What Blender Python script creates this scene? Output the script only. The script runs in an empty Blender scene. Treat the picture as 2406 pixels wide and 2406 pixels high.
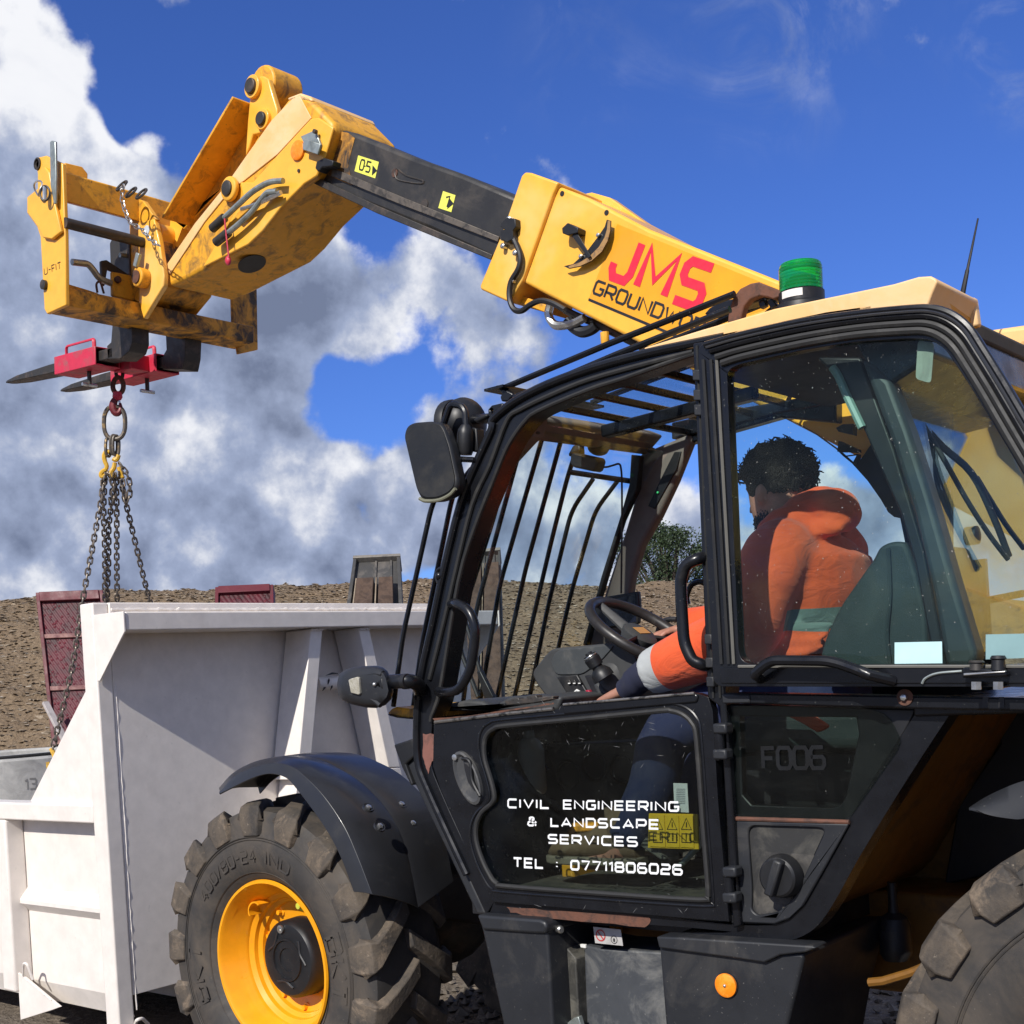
import bpy, bmesh, math, random
from mathutils import Vector, Matrix, noise
from mathutils.geometry import tessellate_polygon

random.seed(7)
SC = bpy.context.scene
COL = SC.collection
rad = math.radians

# ------------------------------------------------------------------ camera
# x = towards the rear of the machine, y = away from its cab side, z = up
YAW, ROLL, FPX, IMG = rad(40), rad(3.7), 3000.0, 2406.0
PX, PY, EYE = 1203.0, 1590.0, 1.6
_r0 = Vector((math.cos(YAW), math.sin(YAW), 0)); _u0 = Vector((0, 0, 1))
CR = _r0*math.cos(ROLL) - _u0*math.sin(ROLL)
CU = _u0*math.cos(ROLL) + _r0*math.sin(ROLL)
CD = Vector((-math.sin(YAW), math.cos(YAW), 0))
CPOS = Vector((0, 0, EYE))
cam = bpy.data.cameras.new('camera'); cam_o = bpy.data.objects.new('camera', cam); COL.objects.link(cam_o)
cam_o.matrix_world = Matrix(((CR.x, CU.x, -CD.x, 0), (CR.y, CU.y, -CD.y, 0), (CR.z, CU.z, -CD.z, EYE), (0, 0, 0, 1)))
cam.sensor_width = 36; cam.lens = 36*FPX/IMG; cam.shift_y = (PY - IMG/2)/IMG; cam.clip_start = .05; cam.clip_end = 2000
SC.camera = cam_o

# ------------------------------------------------------------------ light
SUN = Vector((1, -5.5, 4.3)).normalized()
sl = bpy.data.lights.new('sun', 'SUN'); sl.energy = 5.0; sl.angle = rad(.55); sl.color = (1, .955, .88)
so = bpy.data.objects.new('sun', sl); COL.objects.link(so)
so.rotation_euler = SUN.to_track_quat('Z', 'Y').to_euler(); so.location = (0, 0, 30)
SC.view_settings.view_transform = 'Standard'; SC.view_settings.look = 'None'
SC.view_settings.gamma = 1; SC.view_settings.use_curve_mapping = False
SC.view_settings.exposure = 0.0
if hasattr(SC, 'cycles'):
    SC.cycles.max_bounces = 8; SC.cycles.diffuse_bounces = 3; SC.cycles.glossy_bounces = 3; SC.cycles.transmission_bounces = 4; SC.cycles.transparent_max_bounces = 16
    SC.cycles.caustics_reflective = False; SC.cycles.caustics_refractive = False

def ray(p):
    return CD + CR*((p[0]-PX)/FPX) - CU*((p[1]-PY)/FPX)
def at(p, Y):
    d = ray(p); return CPOS + d*(Y/d.y)
def atx(p, X):
    d = ray(p); return CPOS + d*(X/d.x)
def atz(p, Z):
    d = ray(p); return CPOS + d*((Z-EYE)/d.z)
def atd(p, depth):
    return CPOS + ray(p)*depth
def zoom(x0, y0, s):
    return lambda x, y: (x0 + x/s, y0 + y/s)
zA = zoom(0, 100, 2.2729); zB = zoom(700, 250, 1.61); zC = zoom(0, 750, 2.76); zD = zoom(0, 1300, 1.747)
zE = zoom(900, 850, 2.146); zF = zoom(1600, 600, 1.757); zG = zoom(900, 1600, 2.1467); zH = zoom(1600, 1600, 2.397)
zI = zoom(400, 1750, 2.576); zJ = zoom(1200, 1300, 3.513); zK = zoom(1650, 950, 2.972); zL = zoom(1050, 800, 2.972)
zM = zoom(180, 1380, 3.864); zN = zoom(680, 1300, 3.864); zO = zoom(0, 1700, 2.736); zP = zoom(2050, 700, 2.761)
zQ = zoom(900, 2000, 3.864); zR = zoom(2000, 1900, 3.818); zS = zoom(1400, 600, 2.76)
src = lambda x, y: (x, y)
def pl(z, Y, pts):
    return [at(z(*p), Y) for p in pts]
def plx(z, X, pts):
    return [atx(z(*p), X) for p in pts]

# ------------------------------------------------------------------ node helpers
class NT:
    def __init__(s, tree):
        s.t = tree; s.n = tree.nodes; s.l = tree.links
    def new(s, typ, **kw):
        n = s.n.new(typ)
        for k, v in kw.items(): setattr(n, k, v)
        return n
    def put(s, sock, v):
        if v is None: return
        if hasattr(v, 'is_linked'): s.l.new(v, sock)
        else: sock.default_value = v
    def math(s, op, a, b=None, clamp=False):
        n = s.new('ShaderNodeMath', operation=op, use_clamp=clamp); s.put(n.inputs[0], a)
        if b is not None: s.put(n.inputs[1], b)
        return n.outputs[0]
    def vmath(s, op, a, b=None):
        n = s.new('ShaderNodeVectorMath', operation=op); s.put(n.inputs[0], a)
        if b is not None: s.put(n.inputs[1], b)
        return n.outputs['Value'] if op in ('DISTANCE', 'DOT_PRODUCT', 'LENGTH') else n.outputs[0]
    def scale(s, v, k):
        n = s.new('ShaderNodeVectorMath', operation='SCALE'); s.put(n.inputs[0], v); s.put(n.inputs['Scale'], k); return n.outputs[0]
    def noise(s, vec, scale, detail=4, rough=.55, dist=0, color=False):
        n = s.new('ShaderNodeTexNoise'); s.put(n.inputs['Vector'], vec); n.inputs['Scale'].default_value = scale
        n.inputs['Detail'].default_value = detail; n.inputs['Roughness'].default_value = rough; n.inputs['Distortion'].default_value = dist
        return n.outputs['Color' if color else 'Fac']
    def voro(s, vec, scale, feature='F1', out='Distance', rnd=1):
        n = s.new('ShaderNodeTexVoronoi', feature=feature); s.put(n.inputs['Vector'], vec); n.inputs['Scale'].default_value = scale
        n.inputs['Randomness'].default_value = rnd
        return n.outputs[out]
    def rng(s, v, a, b, c=0, d=1, smooth=False):
        n = s.new('ShaderNodeMapRange'); n.interpolation_type = 'SMOOTHSTEP' if smooth else 'LINEAR'
        s.put(n.inputs[0], v)
        for i, x in enumerate((a, b, c, d)): s.put(n.inputs[1+i], x)
        return n.outputs[0]
    def mix(s, fac, a, b, typ='MIX'):
        n = s.new('ShaderNodeMix', data_type='RGBA', blend_type=typ)
        s.put(n.inputs[0], fac)
        for i, x in ((6, a), (7, b)):
            if isinstance(x, (tuple, list)): x = tuple(x)[:3] + (1,)
            s.put(n.inputs[i], x)
        return n.outputs[2]
    def bump(s, h, strength=.3, dist=.01, normal=None):
        n = s.new('ShaderNodeBump'); s.put(n.inputs['Height'], h); n.inputs['Strength'].default_value = strength
        n.inputs['Distance'].default_value = dist
        if normal is not None: s.l.new(normal, n.inputs['Normal'])
        return n.outputs[0]
    def obj(s):
        return s.new('ShaderNodeTexCoord').outputs['Object']

def new_mat(name):
    m = bpy.data.materials.new(name); m.use_nodes = True
    nt = NT(m.node_tree); nt.n.clear()
    out = nt.new('ShaderNodeOutputMaterial'); b = nt.new('ShaderNodeBsdfPrincipled')
    nt.l.new(b.outputs[0], out.inputs[0])
    return m, nt, b, out

def mat(name, col, rough=.5, metal=0, col2=None, ns=6, lo=.5, hi=.65, bump=0, bs=80, bd=.004, rv=.12, coat=0, speck=None, spk=90, spec=.5, col3=None, ns3=2.5, lo3=.55, hi3=.7):
    """one procedural paint: base colour, patches of dirt (col2), larger fading (col3), fine specks, roughness variation, fine relief"""
    m, nt, b, out = new_mat(name)
    co = nt.obj()
    c = tuple(col)+(1,)
    v = nt.noise(co, ns*3.1, 3, .6)
    c = nt.mix(nt.rng(v, .3, .7, 0, 1), tuple(x*.93 for x in col), tuple(min(1, x*1.06) for x in col))
    if col3: c = nt.mix(nt.rng(nt.noise(co, ns3, 5, .6, .4), lo3, hi3, 0, 1, True), c, col3)
    if col2: c = nt.mix(nt.rng(nt.noise(co, ns, 8, .68, .6), lo, hi, 0, 1), c, col2)
    if speck: c = nt.mix(nt.rng(nt.noise(co, spk, 2, .5), .71, .77, 0, .55), c, speck)
    nt.put(b.inputs['Base Color'], c)
    r = nt.rng(nt.noise(co, ns*2, 5, .6), .3, .7, max(.03, rough-rv), min(1, rough+rv))
    nt.put(b.inputs['Roughness'], r); b.inputs['Metallic'].default_value = metal
    b.inputs['Specular IOR Level'].default_value = spec
    if coat: b.inputs['Coat Weight'].default_value = coat; b.inputs['Coat Roughness'].default_value = .12
    if bump: nt.put(b.inputs['Normal'], nt.bump(nt.noise(co, bs, 5, .6), bump, bd))
    return m

def glass_mat(name, tint=(.8, .9, .92), refl=.0, rough=.0, dirt=.0, spk=.25, dcol=(.45, .45, .42)):
    m = bpy.data.materials.new(name); m.use_nodes = True
    nt = NT(m.node_tree); nt.n.clear(); out = nt.new('ShaderNodeOutputMaterial')
    tr = nt.new('ShaderNodeBsdfTransparent'); tr.inputs[0].default_value = (*tint, 1)
    gl = nt.new('ShaderNodeBsdfGlossy'); gl.inputs['Roughness'].default_value = rough; gl.inputs[0].default_value = (.95, .97, 1, 1)
    lw = nt.new('ShaderNodeLayerWeight'); lw.inputs[0].default_value = .5   # Schlick: same from either side of the thin pane
    f = nt.math('ADD', nt.math('MULTIPLY', nt.math('POWER', lw.outputs['Facing'], 5), .9), .016+refl, True)
    mx = nt.new('ShaderNodeMixShader'); nt.put(mx.inputs[0], f)
    nt.l.new(tr.outputs[0], mx.inputs[1]); nt.l.new(gl.outputs[0], mx.inputs[2]); s = mx.outputs[0]
    if dirt:
        co = nt.obj(); df = nt.new('ShaderNodeBsdfDiffuse'); df.inputs[0].default_value = (*dcol, 1)
        k = nt.math('ADD', nt.rng(nt.noise(co, 7, 8, .7, .8), .45, .85, 0, dirt), nt.rng(nt.noise(co, 130, 2, .5), .735, .76, 0, spk), True)
        m2 = nt.new('ShaderNodeMixShader'); nt.put(m2.inputs[0], k); nt.l.new(s, m2.inputs[1]); nt.l.new(df.outputs[0], m2.inputs[2]); s = m2.outputs[0]
    nt.l.new(s, out.inputs[0])
    return m
# ------------------------------------------------------------------ sky with clouds
def build_world():
    w = bpy.data.worlds.new('World'); SC.world = w; w.use_nodes = True
    nt = NT(w.node_tree); nt.n.clear()
    out = nt.new('ShaderNodeOutputWorld'); bg = nt.new('ShaderNodeBackground'); bg.inputs[1].default_value = .1
    nt.l.new(bg.outputs[0], out.inputs[0])
    sky = nt.new('ShaderNodeTexSky', sky_type='NISHITA'); sky.sun_disc = False
    sky.sun_elevation = math.asin(SUN.z); sky.sun_rotation = math.atan2(SUN.x, SUN.y)
    sky.air_density = 1.0; sky.dust_density = .4; sky.ozone_density = 3.5
    blue = nt.mix(1.0, sky.outputs[0], (.46, .68, 1.32), 'MULTIPLY')
    d = nt.vmath('NORMALIZE', nt.new('ShaderNodeTexCoord').outputs['Generated'])
    # heaps of cumulus: centres are directions in the sky, with a radius (radians) and a weight
    k = IMG/1932
    heaps = [(20, 190, 200, .62), (110, 170, 130, .45), (-150, 330, 330, .6), (130, 420, 210, .5), (250, 290, 70, .34), (330, 520, 240, .5),
             (60, 760, 380, .55), (420, 800, 260, .5), (620, 520, 190, .42), (520, 640, 200, .42), (850, 560, 170, .40), (980, 640, 150, .36), (850, 850, 200, .46),
             (560, 1000, 280, .5), (960, 990, 260, .5), (1250, 1010, 220, .48), (1600, 1010, 240, .5), (1950, 1000, 240, .5), (300, 1050, 300, .5),
             (-500, 700, 600, .6), (2300, 950, 300, .45)]
    holes = [(690, 745, 120, .27), (625, 775, 80, .16), (690, 430, 60, .25), (430, 330, 90, .3), (1400, 700, 240, .35), (760, 690, 60, .3), (330, 150, 110, .5), (1000, 470, 130, .2), (713, 95, 120, .4), (650, 690, 60, .14)]
    tot = None
    wob = nt.noise(d, 9, 3, .6, 0, True)
    dw = nt.vmath('ADD', d, nt.scale(nt.vmath('SUBTRACT', wob, (.5, .5, .5)), .10))
    for lst, sg in ((heaps, 1), (holes, -1)):
        for x, y, r, wt in lst:
            c = ray((x*k, y*k)).normalized()
            v = nt.rng(nt.vmath('DISTANCE', dw, tuple(c)), 0, r*k/FPX*1.25, wt*sg, 0, True)
            tot = v if tot is None else nt.math('ADD', tot, v)
    tot = nt.math('MINIMUM', tot, .75)
    def puffs(p):
        """rounded cauliflower heaps at two sizes on top of soft drifting noise"""
        w = nt.vmath('ADD', p, nt.scale(nt.vmath('SUBTRACT', nt.noise(p, 14, 2, .6, 0, True), (.5, .5, .5)), .09))
        v1 = nt.voro(w, 8.5); v2 = nt.voro(w, 21)
        n1 = nt.noise(p, 5.0, 5, .56, .2); n2 = nt.noise(p, 26, 5, .62)
        a = nt.math('ADD', nt.math('MULTIPLY', nt.math('SUBTRACT', n1, .5), .85), nt.math('MULTIPLY', nt.math('SUBTRACT', n2, .5), .5))
        b = nt.math('ADD', nt.math('MULTIPLY', nt.math('SUBTRACT', .46, v1), .38), nt.math('MULTIPLY', nt.math('SUBTRACT', .46, v2), .22))
        return nt.math('ADD', a, b)
    base = puffs(d)
    # elsewhere in the sky: same noise, unseen cloud added to whiten the fill light
    fwd = nt.vmath('DOT_PRODUCT', d, tuple(CD.normalized()))
    far = nt.rng(fwd, .55, .8, .34, 0, True)
    dens = nt.math('ADD', nt.math('ADD', tot, base), far)
    cov = nt.rng(dens, .155, .36, 0, 1, True)
    # thin wisps near the top of the sky in view
    wn = nt.rng(nt.noise(d, 11, 6, .62, 1.4), .42, .70, 0, 1, True); wisp = None
    for x, y, r, wt in ((1480, 30, 260, .40), (1940, 60, 170, .55), (1110, 110, 170, .16), (1930, 170, 90, .3)):
        c = ray((x*k, y*k)).normalized(); v = nt.rng(nt.vmath('DISTANCE', d, tuple(c)), 0, r*k/FPX, wt, 0, True)
        wisp = v if wisp is None else nt.math('ADD', wisp, v)
    cov = nt.math('MAXIMUM', cov, nt.math('MULTIPLY', wn, wisp))
    # light on the clouds: sunlit puffs, grey where they are thick or lie under others
    off = nt.vmath('ADD', d, tuple(Vector((-.004, -.012, .026))))
    lit = nt.math('MULTIPLY', nt.math('SUBTRACT', base, puffs(off)), 1.9)
    thick = nt.rng(dens, .25, .95, 0, 1)
    bright = None
    for x, y, r, wt in [(60, 170, 230, .6), (140, 60, 180, .3), (240, 290, 110, .45), (820, 560, 190, .16), (520, 960, 110, .28), (60, 660, 110, .1), (660, 430, 140, .2), (780, 620, 120, .22), (120, 1000, 160, .12), (150, 560, 260, .16), (320, 1010, 260, .14), (1000, 900, 200, .15), (1300, 900, 250, .2)]:
        c = ray((x*k, y*k)).normalized()
        v = nt.rng(nt.vmath('DISTANCE', dw, tuple(c)), 0, r*k/FPX*1.2, wt, 0, True)
        bright = v if bright is None else nt.math('ADD', bright, v)
    sh = nt.math('ADD', nt.math('ADD', nt.math('MULTIPLY', lit, .95), nt.math('MULTIPLY', thick, -.34)), nt.math('ADD', bright, .47), True)
    sh = nt.math('ADD', sh, nt.math('MULTIPLY', nt.math('SUBTRACT', nt.noise(d, 7, 5, .62, .4), .5), .95), True)
    ccol = nt.mix(nt.rng(sh, .0, .45, 0, 1), (1.75, 2.15, 3.3), (3.5, 4.15, 5.9))
    ccol = nt.mix(nt.rng(sh, .4, .95, 0, 1, True), ccol, (9.2, 9.3, 9.7))
    nt.put(bg.inputs[0], nt.mix(cov, blue, ccol))
build_world()
# ------------------------------------------------------------------ mesh helpers
V = Vector
def cat_path(pts, k=4, closed=False):
    """Catmull-Rom smoothing of a path"""
    pts = [V(p) for p in pts]; n = len(pts); o = []
    rngn = n if closed else n-1
    for i in range(rngn):
        p1, p2 = pts[i], pts[(i+1) % n]
        p0 = pts[i-1] if (i > 0 or closed) else p1*2-p2
        p3 = pts[(i+2) % n] if (i+2 < n or closed) else p2*2-p1
        for j in range(k):
            t = j/k
            o.append(.5*((2*p1)+(p2-p0)*t+(2*p0-5*p1+4*p2-p3)*t*t+(3*p1-p0-3*p2+p3)*t*t*t))
    if not closed: o.append(pts[-1])
    return o
def fillet(pts, r, k=4, closed=False):
    """round the corners of a path with radius about r"""
    pts = [V(p) for p in pts]; n = len(pts); o = []
    for i in range(n):
        if not closed and i in (0, n-1): o.append(pts[i]); continue
        a, b, c = pts[i-1], pts[i], pts[(i+1) % n]
        u, w = a-b, c-b
        d = min(r, u.length*.45, w.length*.45)
        p, q = b+u.normalized()*d, b+w.normalized()*d
        for j in range(k+1):
            t = j/k; o.append(p*(1-t)**2 + b*2*t*(1-t) + q*t*t)
    return o
class MB:
    def __init__(s): s.v = []; s.f = []
    def add(s, vs, fs):
        o = len(s.v); s.v += [V(p) for p in vs]; s.f += [tuple(i+o for i in f) for f in fs]; return s
    def prism(s, poly, off, holes=()):
        off = V(off); poly = [V(p) for p in poly]
        if not holes:
            n = len(poly)
            s.add(poly+[p+off for p in poly], [tuple(range(n))[::-1], tuple(range(n, 2*n))] + [(i, (i+1) % n, n+(i+1) % n, n+i) for i in range(n)])
        else:
            loops = [poly]+[[V(p) for p in h] for h in holes]; flat = [p for l in loops for p in l]; N = len(flat)
            nrm = off.normalized(); ax = nrm.orthogonal().normalized(); ay = nrm.cross(ax)
            tri = tessellate_polygon([[V((p.dot(ax), p.dot(ay), 0)) for p in l] for l in loops])
            f = [tuple(t) for t in tri]+[tuple(i+N for i in t[::-1]) for t in tri]
            b = 0
            for l in loops:
                n = len(l); f += [(b+i, b+(i+1) % n, N+b+(i+1) % n, N+b+i) for i in range(n)]; b += n
            s.add(flat+[p+off for p in flat], f)
        return s
    def box(s, c, d, M=None):
        c = V(c); x, y, z = (k/2 for k in d); vs = []
        for i in (-1, 1):
            for j in (-1, 1):
                for k in (-1, 1):
                    p = V((i*x, j*y, k*z)); vs.append(c + (M @ p if M else p))
        return s.add(vs, [(0, 1, 3, 2), (4, 6, 7, 5), (0, 4, 5, 1), (2, 3, 7, 6), (0, 2, 6, 4), (1, 5, 7, 3)])
    def bar(s, a, b, w, h, up=(0, 0, 1)):
        a, b = V(a), V(b); d = (b-a).normalized(); sd = d.cross(V(up)).normalized(); u = sd.cross(d)
        vs = [p+sd*i*w/2+u*j*h/2 for p in (a, b) for i, j in ((-1, -1), (1, -1), (1, 1), (-1, 1))]
        return s.add(vs, [(3, 2, 1, 0), (4, 5, 6, 7)]+[(i, (i+1) % 4, 4+(i+1) % 4, 4+i) for i in range(4)])
    def loft(s, rings, closed=True, caps=True):
        n = len(rings[0]); vs = [p for r in rings for p in r]; f = []
        for a in range(len(rings)-1):
            for i in range(n if closed else n-1):
                j = (i+1) % n; f.append((a*n+i, a*n+j, (a+1)*n+j, (a+1)*n+i))
        if caps and closed: f += [tuple(range(n))[::-1], tuple(range((len(rings)-1)*n, len(rings)*n))]
        return s.add(vs, f)
    def tube(s, pts, r, n=10, closed=False, flat=1.0):
        pts = [V(p) for p in pts]; m = len(pts); rr = r if isinstance(r, (list, tuple)) else [r]*m
        t0 = (pts[1]-pts[0]).normalized(); u = t0.orthogonal().normalized(); rings = []
        for i in range(m):
            a = pts[i-1] if (i > 0 or closed) else pts[i]; b = pts[(i+1) % m] if (i < m-1 or closed) else pts[i]
            t = (b-a).normalized(); u = (u-t*u.dot(t)).normalized(); w = t.cross(u)
            rings.append([pts[i]+(u*math.cos(2*math.pi*k/n)+w*flat*math.sin(2*math.pi*k/n))*rr[i] for k in range(n)])
        if closed:
            vs = [p for q in rings for p in q]
            # untwist: match last ring to first
            f = []
            sh = min(range(n), key=lambda q: (rings[-1][q]-rings[0][0]).length)
            for a in range(m):
                b = (a+1) % m; o = sh if b == 0 else 0
                for i in range(n):
                    j = (i+1) % n
                    if b == 0: f.append((a*n+(i+o) % n, a*n+(j+o) % n, j, i))
                    else: f.append((a*n+i, a*n+j, b*n+j, b*n+i))
            return s.add(vs, f)
        return s.loft(rings)
    def lathe(s, prof, c, axis, n=32, caps=True):
        """prof: list of (radius, distance along axis)"""
        c, axis = V(c), V(axis).normalized(); u = axis.orthogonal().normalized(); w = axis.cross(u)
        rings = [[c+axis*h+(u*math.cos(2*math.pi*k/n)+w*math.sin(2*math.pi*k/n))*max(r, 1e-4) for k in range(n)] for r, h in prof]
        return s.loft(rings, True, caps)
    def cyl(s, a, b, r, n=16):
        a, b = V(a), V(b); return s.lathe([(r, 0), (r, (b-a).length)], a, b-a, n)
    def ball(s, c, r, n=12, sc=(1, 1, 1), M=None):
        rings = []; c = V(c)
        for i in range(1, n):
            th = math.pi*i/n
            ring = []
            for k in range(2*n):
                p = V((math.sin(th)*math.cos(math.pi*k/n)*sc[0], math.sin(th)*math.sin(math.pi*k/n)*sc[1], math.cos(th)*sc[2]))*r
                ring.append(c+(M @ p if M else p))
            rings.append(ring)
        return s.loft(rings)
    def shell(s, rows, th):
        """sheet given by rows of points, thickened by th along its normals"""
        R, C = len(rows), len(rows[0]); nr = []
        for i in range(R):
            q = []
            for j in range(C):
                a = rows[min(i+1, R-1)][j]-rows[max(i-1, 0)][j]; b = rows[i][min(j+1, C-1)]-rows[i][max(j-1, 0)]
                q.append(a.cross(b).normalized())
            nr.append(q)
        vs = [rows[i][j] for i in range(R) for j in range(C)]+[rows[i][j]+nr[i][j]*th for i in range(R) for j in range(C)]
        N = R*C; f = []
        for i in range(R-1):
            for j in range(C-1):
                a, b, c, d = i*C+j, i*C+j+1, (i+1)*C+j+1, (i+1)*C+j
                f += [(a, b, c, d), (d+N, c+N, b+N, a+N)]
        edge = [(0, j) for j in range(C)]+[(i, C-1) for i in range(1, R)]+[(R-1, j) for j in range(C-2, -1, -1)]+[(i, 0) for i in range(R-2, 0, -1)]
        ids = [i*C+j for i, j in edge]
        for k in range(len(ids)):
            a, b = ids[k], ids[(k+1) % len(ids)]; f.append((b, a, a+N, b+N))
        return s.add(vs, f)
    def done(s, name, m, parent=None, bevel=0, seg=2, ang=35, weld=False, flip=True):
        o0 = V((0, 0, 0)); q = parent
        while q is not None: o0 += q.location; q = q.parent
        me = bpy.data.meshes.new(name); me.from_pydata([p-o0 for p in s.v], [], s.f)
        if flip or weld:
            bm = bmesh.new(); bm.from_mesh(me)
            if weld: bmesh.ops.remove_doubles(bm, verts=bm.verts, dist=1e-5)
            bmesh.ops.recalc_face_normals(bm, faces=bm.faces); bm.to_mesh(me); bm.free()
        me.materials.append(m)
        if ang:
            for p in me.polygons: p.use_smooth = True
            me.set_sharp_from_angle(angle=rad(ang))
        o = bpy.data.objects.new(name, me); COL.objects.link(o); o.parent = parent
        if bevel:
            b = o.modifiers.new('bevel', 'BEVEL'); b.width = bevel; b.segments = seg; b.limit_method = 'ANGLE'; b.angle_limit = rad(30); b.harden_normals = False
        return o
def thing(name, label, cat, loc, group=None):
    o = bpy.data.objects.new(name, None); COL.objects.link(o); o.location = loc; o.empty_display_size = .2
    tag(o, label, cat, group); return o
def tag(o, label=None, cat=None, group=None, kind=None):
    if label: o['label'] = label
    if cat: o['category'] = cat
    if group: o['group'] = group
    if kind: o['kind'] = kind
    return o

# squared stroke lettering
G = {'C': (1, [[(1, 1), (.15, 1), (0, .82), (0, .18), (.15, 0), (1, 0)]]), 'I': (.05, [[(.02, 0), (.02, 1)]]), 'V': (1.05, [[(0, 1), (.5, 0), (1, 1)]]),
     'L': (.9, [[(0, 1), (0, 0), (1, 0)]]), 'E': (.95, [[(1, 1), (0, 1), (0, 0), (1, 0)], [(.02, .5), (.93, .5)]]), 'N': (1.05, [[(0, 0), (0, 1), (1, 0), (1, 1)]]),
     'G': (1, [[(1, 1), (.15, 1), (0, .82), (0, .18), (.15, 0), (.85, 0), (1, .15), (1, .48), (.55, .48)]]),
     'R': (1, [[(0, 0), (0, 1), (.85, 1), (1, .84), (1, .56), (.85, .42), (.0, .42)], [(.5, .42), (1, 0)]]), 'A': (1.1, [[(0, 0), (.5, 1), (1, 0)], [(.2, .28), (.8, .28)]]),
     'D': (1, [[(0, 0), (0, 1), (.82, 1), (1, .8), (1, .2), (.82, 0), (0, 0)]]), 'S': (1, [[(1, 1), (.15, 1), (0, .86), (0, .64), (.15, .5), (.85, .5), (1, .36), (1, .14), (.85, 0), (0, 0)]]),
     'P': (1, [[(0, 0), (0, 1), (.85, 1), (1, .84), (1, .52), (.85, .36), (0, .36)]]), 'T': (1, [[(0, 1), (1, 1)], [(.5, .98), (.5, 0)]]),
     'O': (1, [[(.15, 1), (.85, 1), (1, .82), (1, .18), (.85, 0), (.15, 0), (0, .18), (0, .82), (.15, 1)]]), 'U': (1, [[(0, 1), (0, .18), (.15, 0), (.85, 0), (1, .18), (1, 1)]]),
     'W': (1.4, [[(0, 1), (.25, 0), (.5, .8), (.75, 0), (1, 1)]]), 'K': (1, [[(0, 0), (0, 1)], [(1, 1), (.1, .5), (1, 0)]]), 'J': (.85, [[(1, 1), (1, .2), (.82, 0), (.18, 0), (0, .2), (0, .34)]]),
     'M': (1.25, [[(0, 0), (0, 1), (.5, .25), (1, 1), (1, 0)]]), 'F': (.9, [[(1, 1), (0, 1), (0, 0)], [(.02, .5), (.85, .5)]]), 'B': (1, [[(0, 0), (0, 1), (.85, 1), (.98, .85), (.98, .62), (.85, .52), (0, .52)], [(.85, .52), (1, .4), (1, .14), (.85, 0), (0, 0)]]),
     'H': (1, [[(0, 0), (0, 1)], [(1, 0), (1, 1)], [(.02, .5), (.98, .5)]]), '-': (.6, [[(0, .5), (1, .5)]]), ':': (.05, [[(.02, .2), (.02, .32)], [(.02, .66), (.02, .78)]]), '.': (.1, [[(.02, .4), (.02, .52)]]),
     '/': (.6, [[(0, 0), (1, 1)]]), '&': (1, [[(1, 0), (.25, .72), (.25, .92), (.38, 1), (.6, 1), (.72, .9), (.72, .75), (.1, .38), (.06, .14), (.2, 0), (.6, 0), (1, .5)]]),
     '0': (1, [[(.15, 1), (.85, 1), (1, .82), (1, .18), (.85, 0), (.15, 0), (0, .18), (0, .82), (.15, 1)]]), '1': (.35, [[(0, .8), (1, 1), (1, 0)]]),
     '2': (1, [[(0, 1), (.85, 1), (1, .86), (1, .64), (.85, .5), (.15, .5), (0, .36), (0, 0), (1, 0)]]), '3': (1, [[(0, 1), (.85, 1), (1, .84), (1, .62), (.88, .5), (1, .38), (1, .16), (.85, 0), (0, 0)], [(.3, .5), (.88, .5)]]),
     '4': (1, [[(.75, 0), (.75, 1), (0, .3), (1, .3)]]), '5': (1, [[(1, 1), (0, 1), (0, .55), (.85, .55), (1, .4), (1, .15), (.85, 0), (0, 0)]]),
     '6': (1, [[(.95, 1), (.15, 1), (0, .82), (0, .18), (.15, 0), (.85, 0), (1, .16), (1, .4), (.85, .54), (0, .54)]]), '7': (1, [[(0, 1), (1, 1), (.45, 0)]]),
     '8': (1, [[(.15, 1), (.85, 1), (.97, .85), (.97, .64), (.85, .52), (.15, .52), (.03, .64), (.03, .85), (.15, 1)], [(.15, .52), (0, .38), (0, .15), (.15, 0), (.85, 0), (1, .15), (1, .38), (.85, .52)]])}
def ribbon(mb, pts, w, nrm, z):
    """flat stroke of width w along pts lying on a plane with normal nrm"""
    n = len(pts); cl = (pts[0]-pts[-1]).length < 1e-6
    if cl: pts = pts[:-1]; n -= 1
    L = []; Rr = []
    for i in range(n):
        a = pts[i-1] if (i > 0 or cl) else None; b = pts[(i+1) % n] if (i < n-1 or cl) else None; p = pts[i]
        t1 = (p-a).normalized() if a is not None else None; t2 = (b-p).normalized() if b is not None else None
        t1 = t1 or t2; t2 = t2 or t1
        n1, n2 = nrm.cross(t1), nrm.cross(t2); m = n1+n2
        if m.length < .3: m = n1
        m = m.normalized(); dt = m.dot(n1); k = 1/dt if dt > .64 else 1.0
        e = V((0, 0, 0))
        L.append(p+m*w/2*k+nrm*z); Rr.append(p-m*w/2*k+nrm*z)
    o = len(mb.v); mb.v += [q for pr in zip(L, Rr) for q in pr]
    for i in range(n if cl else n-1):
        j = (i+1) % n; mb.f.append((o+2*i, o+2*i+1, o+2*j+1, o+2*j))
def lettering(mb, text, p0, p1, up, nrm, w=.16, gap=.42, aspect=None, shear=0, z=.002):
    """text from baseline point p0 to p1 with letter height vector up; the letters fill the run"""
    p0, p1, up = V(p0), V(p1), V(up); tot = 0; adv = []
    h = 1.0
    for c in text:
        g = .9 if c == ' ' else G[c][0]; adv.append(g); tot += g
    tot += gap*(len(text)-1); ux = (p1-p0)/tot; x = 0; sw = up.length*w; k = 0
    for c, a in zip(text, adv):
        if c != ' ':
            for st in G[c][1]:
                k += 1
                pts = [p0+ux*(x+q[0]*a+shear*q[1])+up*q[1] for q in st]
                ribbon(mb, pts, sw, nrm, z+.00012*(k % 7))
        x += a+gap
    return mb
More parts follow.
